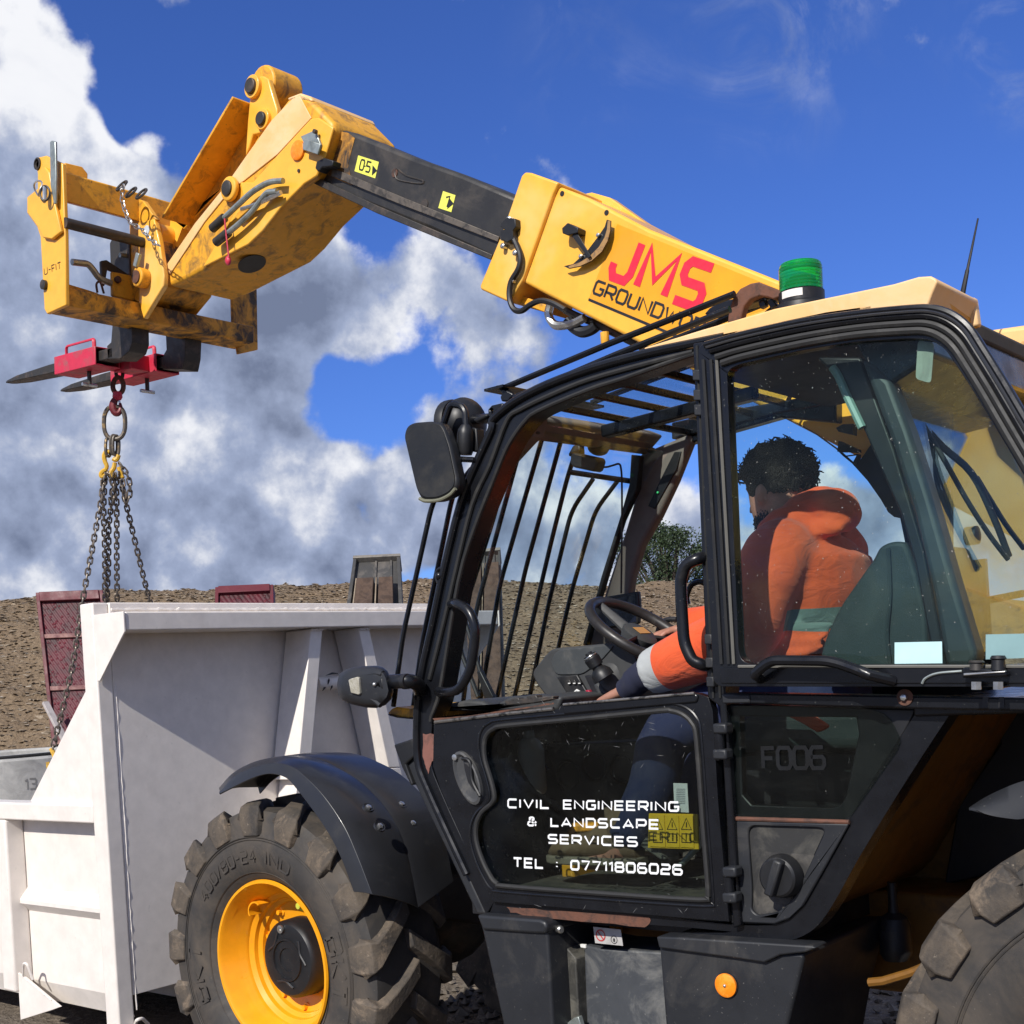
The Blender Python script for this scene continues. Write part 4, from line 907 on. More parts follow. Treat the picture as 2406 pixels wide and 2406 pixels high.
# ------------------------------------------------------------------ red fork-mounted lifting hook
def build_lift():
    s0, d, up = FORK_A[0]; s1, d1, up1 = FORK_A[1]
    t = thing('fork_lifting_hook', 'red lifting hook attachment with two sleeves slid over the forks', 'fork hook', (s0+s1)/2+d*.3)
    sd = V((0, 1, 0))
    def sleeve(s, d, up, l0, l1):
        W, H, w = .155, .10, .008; A = s+d*l0; B = s+d*l1
        rr = lambda c, ww, hh: [c-sd*ww/2-up*hh/2, c+sd*ww/2-up*hh/2, c+sd*ww/2+up*hh/2, c-sd*ww/2+up*hh/2]
        o0, o1, i0, i1 = rr(A, W, H), rr(B, W, H), rr(A, W-.016, H-.016), rr(B, W-.016, H-.016)
        vs = o0+o1+i0+i1; f = []
        for k in range(4):
            j = (k+1) % 4; f += [(k, j, 4+j, 4+k), (8+k, 12+k, 12+j, 8+j), (k, 8+k, 8+j, j), (4+k, 4+j, 12+j, 12+k)]
        MB().add(vs, f).done('sleeve', RED, t, .004)
        # carrying handle
        h0, h1 = A+d*.05+up*H/2-sd*.05, A+d*(l1-l0-.05)*.9+up*H/2-sd*.05
        MB().tube(fillet([h0, h0+up*.05, h1+up*.05, h1], .02), .011, 8, flat=.6).done('handle', RED, t)
        # clamp screw
        c = A+d*(l1-l0)*.45-up*(H/2); sc = MB().cyl(c, c-up*.07, .012, 10).done('clamp_screw', DKST, t)
        MB().cyl(c-up*.075-sd*.045, c-up*.075+sd*.045, .01, 10).done('screw_bar', STEEL, sc)
    L0 = .045
    la = (at(zA(575, 1650), FORK_Y[0])-s0).dot(d); lb = (at(zA(296, 1752), FORK_Y[0]-.07)-s0).dot(d)
    sleeve(s0, d, up, max(la, .03), lb)
    la1 = (at(zA(975, 1700), FORK_Y[1])-s1).dot(d1); lb1 = (at(zA(596, 1805), FORK_Y[1]-.07)-s1).dot(d1)
    sleeve(s1, d1, up1, .03, lb1)
    m = (lb+.03)/2*.62
    c0 = s0+d*m+sd*.079; c1 = s1+d1*m-sd*.079
    MB().bar(c0-up*.0, c1-up*.0, .16, .085, up).done('cross_member', RED, t, .004)
    MB().prism([s0+d*.05+sd*.085+up*.10, s0+d*.05+sd*.085-up*.06, s0+d*.2+sd*.085-up*.06, s0+d*.2+sd*.085+up*.04], sd*.012).done('end_plate', RED, t, .003)
    # shackle, swivel, hook hanging under the middle
    HX = at(zC(772, 330), (c0.y+c1.y)/2); 
    def P(x, y): 
        q = atd(zC(x, y), HXd); return q
    HXd = (HX-CPOS).dot(CD)
    side = CR; 
    sh = MB(); 
    sh.tube(cat_path([P(765, 385), P(752, 350), P(765, 318), P(783, 303), P(797, 330), P(793, 375), P(780, 390)], 4), .0105, 8); sh.done('shackle', DKST, t)
    lk = MB(); o = P(766, 430); v = (P(766, 480)-P(766, 380))/2; u = (P(802, 430)-P(730, 430))/2
    lk.tube([o+u*math.cos(a)*(.95)+v*math.sin(a)*1.05+CD*.004*math.sin(2*a) for a in [i*math.pi/12 for i in range(24)]], .014, 8, True); lk.done('swivel_link', RUST, t)
    MB().lathe([(.012, 0), (.026, .005), (.028, .03), (.02, .045), (.012, .05)], P(762, 470), P(762, 520)-P(762, 470), 16).done('swivel', RED, t)
    hk = MB(); hk.tube(cat_path([P(758, 510), P(742, 530), P(733, 560), P(740, 592), P(757, 610), P(775, 600), P(783, 575), P(778, 545)], 4), [.016, .017, .018, .019, .02, .021, .022, .022, .023, .023, .023, .023, .022, .022, .021, .021, .020, .019, .018, .017, .016, .015, .014, .013, .012, .011, .010, .009, .008], 10); hk.done('hook', mat('dark_red_hook', (.16, .02, .028), .45, .2, (.05, .03, .03), 12), t)
    MB().tube([P(768, 505), P(780, 560)], .006, 6).done('safety_catch', STEEL, t)
    return HXd, P
HD, PH = build_lift()

def build_sling():
    P = PH
    t = thing('chain_sling', 'long steel chain sling with a big oval ring and yellow hooks', 'chain sling', P(742, 590))
    def ring(c, u, v, r, name, m, n=28):
        k = MB(); e = []
        for i in range(n):
            a = 2*math.pi*i/n; s_, c_ = math.sin(a), math.cos(a)
            e.append(c+u*(abs(c_)**.8*math.copysign(1, c_))+v*(math.copysign(1, s_)*abs(s_)**.8))
        k.tube(e, r, 8, True); return k.done(name, m, t)
    wornm = mat('worn_ring', (.10, .085, .07), .5, .4, (.38, .25, .10), 16, .5, .62)
    ring(P(743, 672), (P(812, 672)-P(674, 672))/2, (P(743, 778)-P(743, 566))/2, .0125, 'master_link', wornm)
    ychook = mat('chain_yellow', (.62, .36, .03), .45, 0, (.2, .13, .05), 20, .55, .7)
    for cx, cy, h, dx in ((702, 830, 60, 5), (738, 815, 62, 10), (752, 820, 65, 8)):
        ring(P(cx, cy), (P(cx+dx+8, cy)-P(cx-dx-8, cy))/2+CD*.012, (P(cx, cy+h)-P(cx, cy-h))/2, .009, 'joining_link', wornm, 18)
    for pts in ([(712, 862), (690, 858), (676, 885), (680, 920), (692, 950), (688, 975)], [(690, 975), (670, 985), (656, 1005), (662, 1022), (684, 1012)], [(745, 930), (738, 965), (722, 990), (722, 1015), (738, 1018), (746, 995)], [(770, 960), (782, 990), (790, 1020), (802, 1015)], [(770, 880), (760, 905), (748, 912), (732, 905)]):
        MB().tube(cat_path([P(*p) for p in pts], 4), [.014-.004*abs(i/((len(pts)-1)*4)-.4) for i in range((len(pts)-1)*4+1)], 8).done('clutch_hook', ychook, t)
    # one link, shared by every chain
    r0, Lk = .0052, .0185
    lm = MB(); e = []
    for i in range(14):
        a = 2*math.pi*i/14; e.append(V((math.cos(a)*.0125, 0, math.sin(a)*.0125+(.0105 if math.sin(a) > 0 else -.0105))))
    lm.tube(e, r0, 6, True)
    proto = lm.done('link', mat('chain_steel', (.13, .11, .09), .45, .5, (.28, .2, .13), 40, .5, .62), None); me = proto.data
    bpy.data.objects.remove(proto); rr = random.Random(4); step = .034
    def run(pts, k=6):
        path = cat_path(pts, k); out = []; acc = 0; nxt = 0; idx = 0
        for a, b in zip(path, path[1:]):
            seg = (b-a).length; dirn = (b-a)/seg
            while nxt <= acc+seg:
                p = a+dirn*(nxt-acc); z = dirn; xx = z.cross(V((0, 1, 0)) if abs(z.y) < .9 else V((1, 0, 0))).normalized(); yy = z.cross(xx)
                an = rad(25)+(math.pi/2)*(idx % 2)+rr.uniform(-.2, .2); x2 = xx*math.cos(an)+yy*math.sin(an); y2 = z.cross(x2)
                o = bpy.data.objects.new('link', me); COL.objects.link(o); o.parent = t
                o.matrix_local = Matrix.Translation(p-t.location) @ Matrix((x2, y2, z)).transposed().to_4x4()
                idx += 1; nxt += step
            acc += seg
    hz = lambda p, z: V((p.x, p.y, z))
    # the leg to the concrete ring, over the skip side
    a0 = P(672, 1030); endp = at(zD(212, 818), ring_c.y-.40); dep = (endp-CPOS).dot(CD); d0 = HD
    def Q(z, x, y, f): return atd(z(x, y), d0+(dep-d0)*f)
    run([a0, Q(zC, 655, 1180, .18), Q(zC, 625, 1340, .32), Q(zC, 585, 1560, .52), Q(zC, 540, 1800, .74), Q(zD, 300, 450, .84), Q(zD, 262, 620, .92), endp], 4)
    hk = MB(); hk.tube(cat_path([endp+V((0, 0, .02)), endp+V((.03, 0, -.03)), endp+V((.02, 0, -.09)), endp+V((-.03, 0, -.10)), endp+V((-.04, 0, -.05))], 4), .013, 8); hk.done('clutch_hook', ychook, t)
    # the others hang down behind the end board
    for pts in ([(680, 1020), (672, 1240), (680, 1500), (680, 1830), (678, 2300)], [(735, 1020), (722, 1200), (706, 1350), (703, 1600), (694, 1830), (690, 2250)], [(752, 1020), (757, 1250), (757, 1560), (760, 1830), (762, 2300)], [(775, 1010), (800, 1120), (830, 1250), (880, 1460), (935, 1690), (972, 1830), (1060, 2200)]):
        n = len(pts); run([atd(zC(*p), HD+.55*i/(n-1)) for i, p in enumerate(pts)], 4)
    # shortened loops near the hooks
    run([P(785, 950), P(825, 1010), P(842, 1080), P(838, 1150), P(818, 1190), P(806, 1130), P(795, 1060)], 5)
    run([P(712, 1020), P(735, 1080), P(735, 1160), P(722, 1195), P(712, 1150)], 5)
    run([P(690, 1010), P(668, 1080), P(660, 1150), P(664, 1200)], 4)
build_sling()
# ------------------------------------------------------------------ wheels
def lug_ring(mb, c, ya, yb, R, nl, hand, h=.045, low=.06):
    """chevron lugs on a tyre whose axle is along y, from centre line to both shoulders"""
    ym = (ya+yb)/2; half = (yb-ya)/2
    for side in (-1, 1):
        for i in range(nl):
            a0 = 2*math.pi*(i+(.5 if side > 0 else 0))/nl; rings = []
            for f, rr_, wd in ((-.06, R-.004, .062), (.25, R, .064), (.55, R-.003, .070), (.85, R-.008, .088), (.985, R-.022, .108), (1.035, R-.075, .104), (1.012, R-.075-low, .084)):
                y = ym+side*half*f; a = a0+hand*(f*.26 if f < .86 else .86*.26+(f-.86)*.05); hh = h if f <= 1.0 else h*.8
                tang = V((-math.sin(a), 0, math.cos(a))); rad_ = V((math.cos(a), 0, math.sin(a)))
                b = c+V((0, y, 0))
                if f <= 1.0: inner = b+rad_*(rr_-hh); outer = b+rad_*rr_
                else: inner = b+rad_*rr_+V((0, -side*.03, 0)); outer = b+rad_*rr_+V((0, side*.004, 0))
                rings.append([inner-tang*wd*.66, outer-tang*wd*.5, outer+tang*wd*.5, inner+tang*wd*.66])
            mb.loft(rings)
def build_wheel(cx, cz, y0, R, front, label):
    """outer rim plane at y0, machine to +y"""
    c = V((cx, 0, cz)); ya, yb = y0-.035, y0+.365
    wh = MB()
    k = .325
    prof = [(k-.005, y0+.012), (k+.02, y0-.012), (k+.06, ya+.004), (k+.12, ya-.004), (k+.17, ya+.004), (R-.12, ya+.010), (R-.07, ya+.012), (R-.042, ya+.030), (R-.034, ya+.06), (R-.036, (ya+yb)/2), (R-.034, yb-.06), (R-.07, yb-.012), (k+.12, yb), (k, yb-.03), (k-.03, yb-.05)]
    wh.lathe([(r, y) for r, y in prof], c, (0, 1, 0), 96, caps=False)
    tb = wh.done('tyre', TYREB, TH, weld=True)
    lg = MB(); lug_ring(lg, c, ya, yb, R, 17 if front else 19, -1 if front else 1, .045, .06 if front else .035); lugs = lg.done('tread', TYRE, tb, .0045, 2); 
    for rr_ in (k+.028, k+.155, k+.165):
        q = MB(); q.lathe([(rr_-.003, ya-.001 if rr_ > .4 else y0-.016), (rr_, (ya-.0025 if rr_ > .4 else y0-.02)), (rr_+.003, ya+.002 if rr_ > .4 else y0-.013)], c, (0, 1, 0), 96, caps=False); q.done('sidewall_line', TYREB, tb)
    # raised lettering round the sidewall
    def around(text, a0, r, h, yy):
        m = MB(); lettering(m, text, (0, 0, 0), (len(text)*h*.95, 0, 0), (0, 0, h), V((0, -1, 0)), .17, .4, z=0)
        m.v = [c+V((math.cos(a0-p.x/r)*(r+p.z), yy, math.sin(a0-p.x/r)*(r+p.z))) for p in m.v]; m.done('sidewall_lettering', TYREB, tb, flip=False, ang=0)
    if front:
        around('400/80-24', rad(146), k+.072, .045, ya-.0045); around('IND', rad(82), k+.072, .045, ya-.0045); around('BKT', rad(205), k+.06, .075, ya-.0038); around('BKT', rad(20), k+.06, .075, ya-.0038)
    rim = MB(); d = .5
    rp = [(k-.012, y0+.02), (k-.002, y0+.002), (k-.006, y0-.006), (k-.016, y0-.006), (k-.024, y0+.006), (k-.030, y0+.03), (k-.050, y0+.06), (k-.052, y0+.068), (k-.066, y0+.085), (k-.070, y0+.10), (k-.088, y0+.112), (k-.092, y0+.128), (k-.108, y0+.138), (k-.112, y0+.155), (k-.150, y0+.172), (k-.19, y0+.176), (.10, y0+.178)]
    rim.lathe(rp, c, (0, 1, 0), 80, caps=False); ro = rim.done('rim', RIMY, TH, weld=True)
    MB().lathe([(k-.03, yb-.05), (k-.04, y0+.2), (.12, y0+.19)], c, (0, 1, 0), 48, caps=False).done('rim_back', RIMY, ro)
    hub = MB(); hr = .142
    hub.lathe([(hr+.012, y0+.178), (hr+.008, y0+.10), (hr, y0+.088), (hr-.006, y0+.082), (hr-.02, y0+.080), (.085, y0+.080), (.083, y0+.074), (.075, y0+.074), (.073, y0+.080), (.045, y0+.080), (.043, y0+.085), (.001, y0+.085)], c, (0, 1, 0), 48, caps=False); ho = hub.done('hub', BLKM, TH, weld=True)
    for i in range(3):
        a = rad(20+120*i); ar = []
        MB().tube([c+V((math.cos(a+b)*(.105-.02*math.cos(b*4)), y0+.079, math.sin(a+b)*(.105-.02*math.cos(b*4)))) for b in [j*.1-.45 for j in range(10)]], .005, 6).done('hub_ridge', GREY, ho)
    p = c+V((-.02, y0+.078, .118)); MB().lathe([(.016, 0), (.016, .008), (.007, .009), (.006, .003)], p, (0, -1, 0), 16).done('hub_plug', STEEL, ho)
    for i in range(10):
        a = rad(18+36*i); p = c+V((math.cos(a)*.2, y0+.174, math.sin(a)*.2)); MB().lathe([(.017, 0), (.017, .012), (.010, .014), (.010, .03)], p, (0, -1, 0), 8).done('wheel_nut', RIMY, ro)
    # valve guard and valve
    a = rad(128); p = c+V((math.cos(a)*.235, y0+.125, math.sin(a)*.235)); tn = V((-math.sin(a), 0, math.cos(a))); rd = V((math.cos(a), 0, math.sin(a)))
    rows = [[p+V((0, -.075*q, 0))+rd*(.028*math.sin(b))+tn*(.034*math.cos(b)) for b in [j*math.pi/8 for j in range(9)]] for q in (0, .5, 1)]
    MB().shell(rows, .006).done('valve_guard', RIMY, ro)
    a = rad(70); p = c+V((math.cos(a)*.225, y0+.135, math.sin(a)*.225)); MB().lathe([(.022, 0), (.022, .03), (.012, .034), (.012, .05)], p, (0, -1, 0), 16).done('valve', mat('lime_cap', (.55, .6, .05), .5, 0, (.3, .3, .1), 10), ro)
    return c
FWX, FWZ, FWY = at((636, 2266), 3.08).x, at((636, 2266), 3.08).z, 3.08
build_wheel(FWX, FWZ, FWY, .627, True, 'front')
RWX = -.71
build_wheel(RWX, FWZ-.01, 2.97, .645, False, 'rear')
# the wheels on the far side, and the axles
for x in (FWX, RWX):
    m = MB(); c = V((x, 0, FWZ)); m.lathe([(.20, 4.6), (.33, 4.58), (.58, 4.6), (.60, 4.64), (.60, 4.96), (.58, 5.0), (.33, 5.02), (.2, 5.0)], c, (0, 1, 0), 40); lug_ring(m, c, 4.6, 5.0, .645, 17, 1); m.done('tyre', TYRE, TH)
    MB().cyl(c+V((0, 3.25, 0)), c+V((0, 4.75, 0)), .095, 16).done('axle', DKST, TH)
    MB().ball(c+V((0, 4.05, 0)), .2, 10).done('axle', DKST, TH)

def fender(cx, cz, R, a0, a1, y0, w, name, bolts=False, n=30):
    """plastic mudguard: an arc with a turned-down outer lip"""
    sec = [(0.0, -.055), (.004, -.02), (.02, .0), (.06, .008), (w*.45, .014), (w*.5, .010), (w*.55, .014), (w-.03, .006), (w, -.02)]
    rows = []
    for i in range(n+1):
        f = i/n; a = a0+(a1-a0)*f; e = min(1, f/.18); r = R
        k = (.25+.75*min(1, e)) if f < .18 else 1
        row = []
        for j, (y, h) in enumerate(sec):
            aa = a-(.10*(y/w) if f > .9 else 0)
            row.append(V((cx+math.cos(aa)*(r+h*k), y0+y, cz+math.sin(aa)*(r+h*k))))
        rows.append(row)
    o = MB().shell(rows, .007).done(name, BLKM, TH, .002, 2, 50)
    if bolts:
        for b, yy in bolts:
            p = V((cx+math.cos(b)*(R+.014), y0+yy, cz+math.sin(b)*(R+.014))); n_ = V((math.cos(b), 0, math.sin(b)))
            MB().lathe([(.03, -.004), (.028, .003), (.02, -.002)], p, n_, 20).done('bolt_recess', BLKM, o)
            MB().lathe([(.016, -.002), (.016, .008), (.008, .010)], p, n_, 6).done('bolt', STEEL, o)
    return o
def front_fender():
    A = [(296, 297), (370, 262), (450, 222), (540, 186), (620, 176), (700, 200), (760, 262), (860, 392), (960, 540), (1040, 700), (1110, 890)]
    B = [(300, 284), (372, 205), (470, 150), (580, 118), (660, 112), (735, 132), (800, 178), (925, 305), (1050, 490), (1135, 680), (1222, 905)]
    C = [(305, 275), (385, 188), (500, 120), (640, 82), (780, 72), (900, 90), (1010, 138), (1170, 240), (1330, 420), (1430, 640), (1500, 985)]
    A, B, C = [cat_path(pl(zI, y, q), 4) for y, q in ((2.985, A), (3.0, B), (3.19, C))]
    D = [p+V((0, .19, .07*(i/len(C))**3-.004)) for i, p in enumerate(C)]
    rows = []
    for a, b, c, d in zip(A, B, C, D):
        m = (b+c)/2; n = (c-b).cross(V((0, 0, 1))); up = V((c.x-FWX, 0, c.z-FWZ+.1)).normalized()
        rows.append([a, a*.45+b*.55+up*.004, b, b*.75+c*.25+up*.012, m+up*.014, b*.08+c*.92+up*.006, c+up*.000, c*.92+d*.08+up*.006, (c+d)/2+up*.008, d, d-up*.035])
    o = MB().shell(rows, -.006).done('front_mudguard', FEND, TH, .002, 2, 28)
    for (x, y), yy in (((1197, 385), 3.055), ((1265, 498), 3.055), ((1397, 365), 3.26), ((1465, 480), 3.26)):
        p = at(zI(x, y), yy); n_ = V((.62, 0, .78)) if y < 420 else V((.78, 0, .62)); n_ = (n_+V((0, -.12, 0))).normalized()
        MB().lathe([(.022, .0), (.020, .006), (.014, .003), (.001, .002)], p, n_, 20).done('bolt_recess', FEND, o)
        MB().lathe([(.011, .002), (.011, .010), (.006, .012)], p, n_, 6).done('bolt', STEEL, o)
front_fender()
# ------------------------------------------------------------------ cab
YN, YF_ = 3.0, 3.84
P2 = lambda *q: q
def jit(pts): return pts
OUT = [zG(520, 1180), zG(370, 860), zG(215, 520), zG(172, 390), zG(168, 200), zE(185, 1600), zE(250, 1300), zE(305, 1040), zE(390, 700), zE(470, 500), zE(545, 335), zL(310, 555), zL(400, 470), zL(500, 400), zL(700, 300), zL(1000, 190), zL(1380, 85), zL(1760, 5), (1700, 790)]
INN = [zG(560, 1115), zG(420, 840), zG(280, 530), zG(240, 400), zG(248, 210), zE(262, 1770), zE(300, 1640), zL(90, 1700), zL(200, 1330), zL(330, 1000), zL(420, 780), zL(490, 660), zL(560, 570), zL(650, 500), zL(1000, 352), zL(1250, 272), zL(1700, 115), zL(1840, 85)]
ARCH = None
def cab():
    global ARCH
    s = lambda y, pts: pl(src, y, pts)
    o = cat_path(s(YN, OUT), 3); i_ = cat_path(s(YN, INN), 3)
    fr = MB().prism(o+i_[::-1], (0, .07, 0)).done('cab_frame', BLK, TH, .014, 3)
    # rolled outer edge and rubber lip
    k = 21
    MB().tube([p+V((.006, -.004, -.004)) for p in o[2:]], .013, 10).done('frame_tube', BLK, fr)
    MB().tube([p+V((-.004, -.003, .004)) for p in i_[12:]], .007, 8).done('door_seal', RUB, fr)
    mid = [(a+b)/2 for a, b in zip(cat_path(s(YN, [zE(235, 1600), zE(310, 1300), zE(370, 1040), zE(450, 720), zE(540, 520), zE(620, 395), zL(500, 500), zL(740, 385), zL(1000, 275), zL(1400, 150), zL(1720, 70)]), 4),)*1 for a, b in [(0, 0)]] if False else cat_path(s(YN-.004, [zE(235, 1600), zE(310, 1300), zE(370, 1040), zE(450, 720), zE(540, 520), zL(420, 560), zL(520, 480), zL(740, 375), zL(1000, 272), zL(1400, 160), zL(1720, 80)]), 4)
    MB().tube(mid, .008, 8).done('frame_bead', RUB, fr)
    ARCH = i_
    # bottom hoop and rear curved tube
    lo = s(YN, [zG(535, 1178), zG(1100, 1212), zG(1760, 1265), zH(0, 1425), zH(400, 1466), zH(560, 1470), zH(690, 1435), zH(790, 1355), zH(890, 1200), zH(1000, 1000), zH(1220, 640), zH(1400, 360), zH(1530, 165)])
    up = s(YN, [zG(560, 1112), zG(1100, 1158), zG(1745, 1217), zH(0, 1340), zH(300, 1372), zH(480, 1376), zH(600, 1345), zH(700, 1240), zH(790, 1070), zH(940, 800), zH(1130, 480), zH(1260, 280), zH(1330, 165)])
    MB().prism(cat_path(lo, 3)+cat_path(up, 3)[::-1], (0, .07, 0)).done('lower_hoop', BLK, TH, .022, 4)
    # worn, rusty tube under the door and a rust patch at the foot of the pillar
    rr = random.Random(3)
    def rough(pts, y, name, m, parent, amp=4):
        q = []
        for a, b in zip(pts, pts[1:]+pts[:1]):
            for t in (0, .25, .5, .75): q.append((a[0]+(b[0]-a[0])*t+rr.uniform(-amp, amp), a[1]+(b[1]-a[1])*t+rr.uniform(-amp, amp)))
        MB().prism(pl(zG, y, q), (0, .001, 0)).done(name, m, parent)
    rough([(625, 1140), (900, 1162), (1340, 1188), (1350, 1215), (1320, 1240), (1000, 1215), (760, 1190), (640, 1165)], YN-.0015, 'rust_patch', RUST, fr)
    rough([(202, 268), (250, 266), (268, 290), (280, 315), (265, 335), (262, 380), (245, 410), (228, 470), (215, 430), (200, 380)], YN-.0015, 'rust_patch', mat('pink_primer', (.20, .085, .065), .7, 0, (.10, .05, .04), 16), fr, 3)
    rough([(250, 190), (420, 178), (800, 118), (860, 110), (860, 118), (560, 165), (265, 205)], YN-.012, 'rust_patch', RUST, fr, 3)
    # grey strip and block in front of the pillar foot
    MB().prism(pl(zG, YN+.015, [(165, 380), (112, 425), (330, 880), (472, 1182), (520, 1180), (375, 850), (215, 520)]), (0, .12, 0)).done('pillar_cover', GREY, TH, .01, 3)
    MB().prism(pl(zG, YN, [(52, 322), (158, 288), (168, 370), (112, 420), (150, 520), (140, 530), (95, 440)]), (0, .2, 0)).done('pillar_cover', BLKM, TH, .01, 3)
    # ---------------- lower door
    g = lambda y, pts: pl(zG, y, pts)
    door = [(256, 212), (600, 172), (880, 142), (905, 120), (1580, 62), (1640, 82), (1662, 150), (1690, 620), (1745, 1214), (1100, 1160), (552, 1114), (420, 850), (288, 540), (252, 430)]
    win = [(560, 240), (620, 225), (1000, 190), (1400, 150), (1450, 150), (1510, 168), (1560, 215), (1582, 300), (1612, 700), (1640, 1050), (1632, 1085), (1600, 1104), (1100, 1072), (620, 1036), (575, 1022), (545, 990), (500, 900), (470, 800), (472, 720), (500, 660), (548, 618), (562, 580), (545, 500), (515, 400), (510, 320), (525, 270)]
    D = MB().prism(g(YN-.018, door), (0, .03, 0), [fillet(g(YN-.018, win), .02, 3, True)]).done('lower_door', BLK, TH, .004)
    MB().tube(cat_path(g(YN-.020, win), 3, True), .008, 8, True).done('window_seal', RUB, D)
    w2 = fillet(g(YN-.008, win), .02, 3, True)
    MB().prism(w2, (0, .004, 0)).done('door_glass', DKGL, D)
    # pressed edge round the window
    ow = [(x+(x-1060)*.045, y+(y-640)*.07) for x, y in win]
    MB().tube(cat_path(g(YN-.017, ow), 3, True), .005, 8, True).done('pressed_edge', BLK, D)
    MB().tube(g(YN-.02, [(262, 208), (600, 168), (860, 140)]), .006, 8).done('door_top_rail', mat('bare_edge', (.16, .15, .14), .4, .5, (.03, .03, .03), 20, .5, .6), D)
    MB().prism(g(YN-.024, [(905, 118), (1575, 60), (1590, 78), (1580, 110), (910, 170)]), (0, .03, 0)).done('door_top_rail', BLK, D, .005)
    MB().tube(g(YN-.026, [(910, 119), (1570, 62)]), .004, 8).done('edge_wear', mat('bare_edge2', (.2, .19, .18), .4, .5, (.03, .03, .03), 20, .5, .6), D)
    # latch clutter on the ledge
    for q in ([(612, 100), (700, 88), (850, 78), (860, 92), (760, 112), (620, 124)], [(640, 92), (680, 84), (690, 98), (650, 106)], [(720, 78), (770, 70), (780, 92), (730, 98)], [(800, 82), (858, 76), (858, 88), (805, 94)]):
        MB().prism(g(YN+.0, q), (0, .03, 0)).done('latch_part', DKST, D, .003)
    # recessed handle
    hc = at(zG(432, 488), YN-.02); ex = at(zG(480, 600), YN-.02)-at(zG(388, 370), YN-.02); ex = ex/2*1.16; ey = V((0, -1, 0)).cross(ex).normalized()*.046
    ell = lambda k, dy: [hc+V((0, dy, 0))+ex*k*math.cos(t)+ey*k*math.sin(t)*(1+.0*k) for t in [i*math.pi/20 for i in range(40)]]
    hb = MB().loft([ell(1.0, .002), ell(.98, -.010), ell(.88, -.012), ell(.78, -.004), ell(.3, -.002)]).done('door_handle', mat('handle_grey', (.055, .056, .058), .4, 0, (.12, .115, .105), 14, .5, .7), D)
    MB().prism(g(YN-.023, [(405, 400), (440, 405), (442, 440), (455, 520), (488, 575), (470, 570), (428, 510), (412, 450)]), (0, .004, 0)).done('handle_pull', INK, hb)
    MB().tube(cat_path(g(YN-.03, [(400, 392), (425, 395), (442, 420), (450, 500), (490, 580)]), 4), .006, 8).done('handle_lever', BLKM, hb)
    p = at(zG(365, 385), YN-.028); MB().lathe([(.010, 0), (.010, .006), (.005, .007)], p, (0, -1, 0), 12).done('lock', STEEL, hb)
    # hinges
    for x, y in ((1690, 240), (1738, 965)):
        a = g(YN-.045, [(x-85, y-20), (x-28, y-20), (x-20, y+170), (x-68, y+168)])
        h = MB().prism([p+V((0, .028, 0)) for p in a], (0, .012, 0)).done('hinge', BLK, D, .004)
        for dy in (0, 130):
            a0, a1 = at(zG(x-2, y-25+dy), YN-.05), at(zG(x+2, y+25+dy), YN-.05); MB().prism(g(YN-.06, [(x-32, y-25+dy), (x+38, y-25+dy), (x+42, y+28+dy), (x-28, y+28+dy)]), (0, .04, 0)).done('hinge_knuckle', GREY, h, .006)
        MB().cyl(at(zG(x+3, y), YN-.042), at(zG(x+12, y+135), YN-.042), .014, 12).done('hinge_pin', BLK, h)
    # door lettering
    nr = V((0, -1, 0)); yy = YN-.0095; t = MB()
    def line(text, a, b, h, al=None):
        k = MB(); p0, p1 = at(zG(*a), yy), at(zG(*b), yy); u = at(zG(a[0], a[1]-h), yy)-p0; lettering(k, text, p0, p1, u, nr, .25, .42, z=.001); return k
    for text, a, b, h in (('CIVIL ENGINEERING', (632, 637), (1490, 655), 40), ('& LANDSCAPE', (730, 728), (1390, 745), 40), ('SERVICES', (836, 816), (1282, 832), 40), ('TEL : 07711806026', (660, 936), (1508, 976), 43)):
        L_ = b[0]-a[0]; adv = [.9 if c == ' ' else G[c][0] for c in text]; tot = sum(adv)+.42*(len(text)-1); x = 0; st = 0
        for w_ in text.split(' '):      # one print per word
            i0 = st; i1 = st+len(w_); st = i1+1
            xa = sum(adv[:i0])+.42*i0; xb = sum(adv[:i1])+.42*(i1-1); fa, fb = xa/tot, xb/tot
            line(w_, (a[0]+L_*fa, a[1]+(b[1]-a[1])*fa), (a[0]+L_*fb, a[1]+(b[1]-a[1])*fb), h).done('door_lettering', INKW, D, flip=False, ang=0)
    # paint scratches
    sc = MB(); r2 = random.Random(8)
    for i in range(70):
        x, y = r2.uniform(600, 1600), r2.choice([r2.uniform(80, 190), r2.uniform(160, 420), r2.uniform(1070, 1150)]); L = r2.uniform(5, 45); an = r2.choice([.9, 1.0, .2, 2.0])+r2.uniform(-.3, .3)
        a, b = at(zG(x, y), YN-.0187 if (y < 150 or y > 1110) else YN-.0092), at(zG(x+L*math.cos(an), y+L*math.sin(an)), YN-.0187 if (y < 150 or y > 1110) else YN-.0092)
        sc.tube([a, (a+b)/2, b], [.0001, .0006, .0001], 4)
    tag(sc.done('paint_scratch', mat('scratch_grey', (.2, .2, .2), .6), D), kind='stuff')
    # ---------------- rear quarter below the sill
    h = lambda y, pts: pl(zH, y, pts)
    Q = MB().prism(h(YN, [(255, 130), (1320, 160), (1262, 285), (1130, 490), (940, 805), (790, 1080), (690, 1255), (600, 1340), (540, 1374), (280, 1370), (255, 800)]), (0, .03, 0), [h(YN, [(330, 200), (985, 205), (1000, 300), (930, 640), (900, 700), (850, 715), (400, 700), (345, 640)])]).done('quarter_panel', BLKM, TH, .004)
    MB().prism(fillet(h(YN-.006, [(268, 140), (1000, 140), (1170, 190), (1236, 330), (1225, 380), (938, 788), (302, 768)]), .03, 3, True), (0, .004, 0)).done('quarter_glass', DKGL, Q)
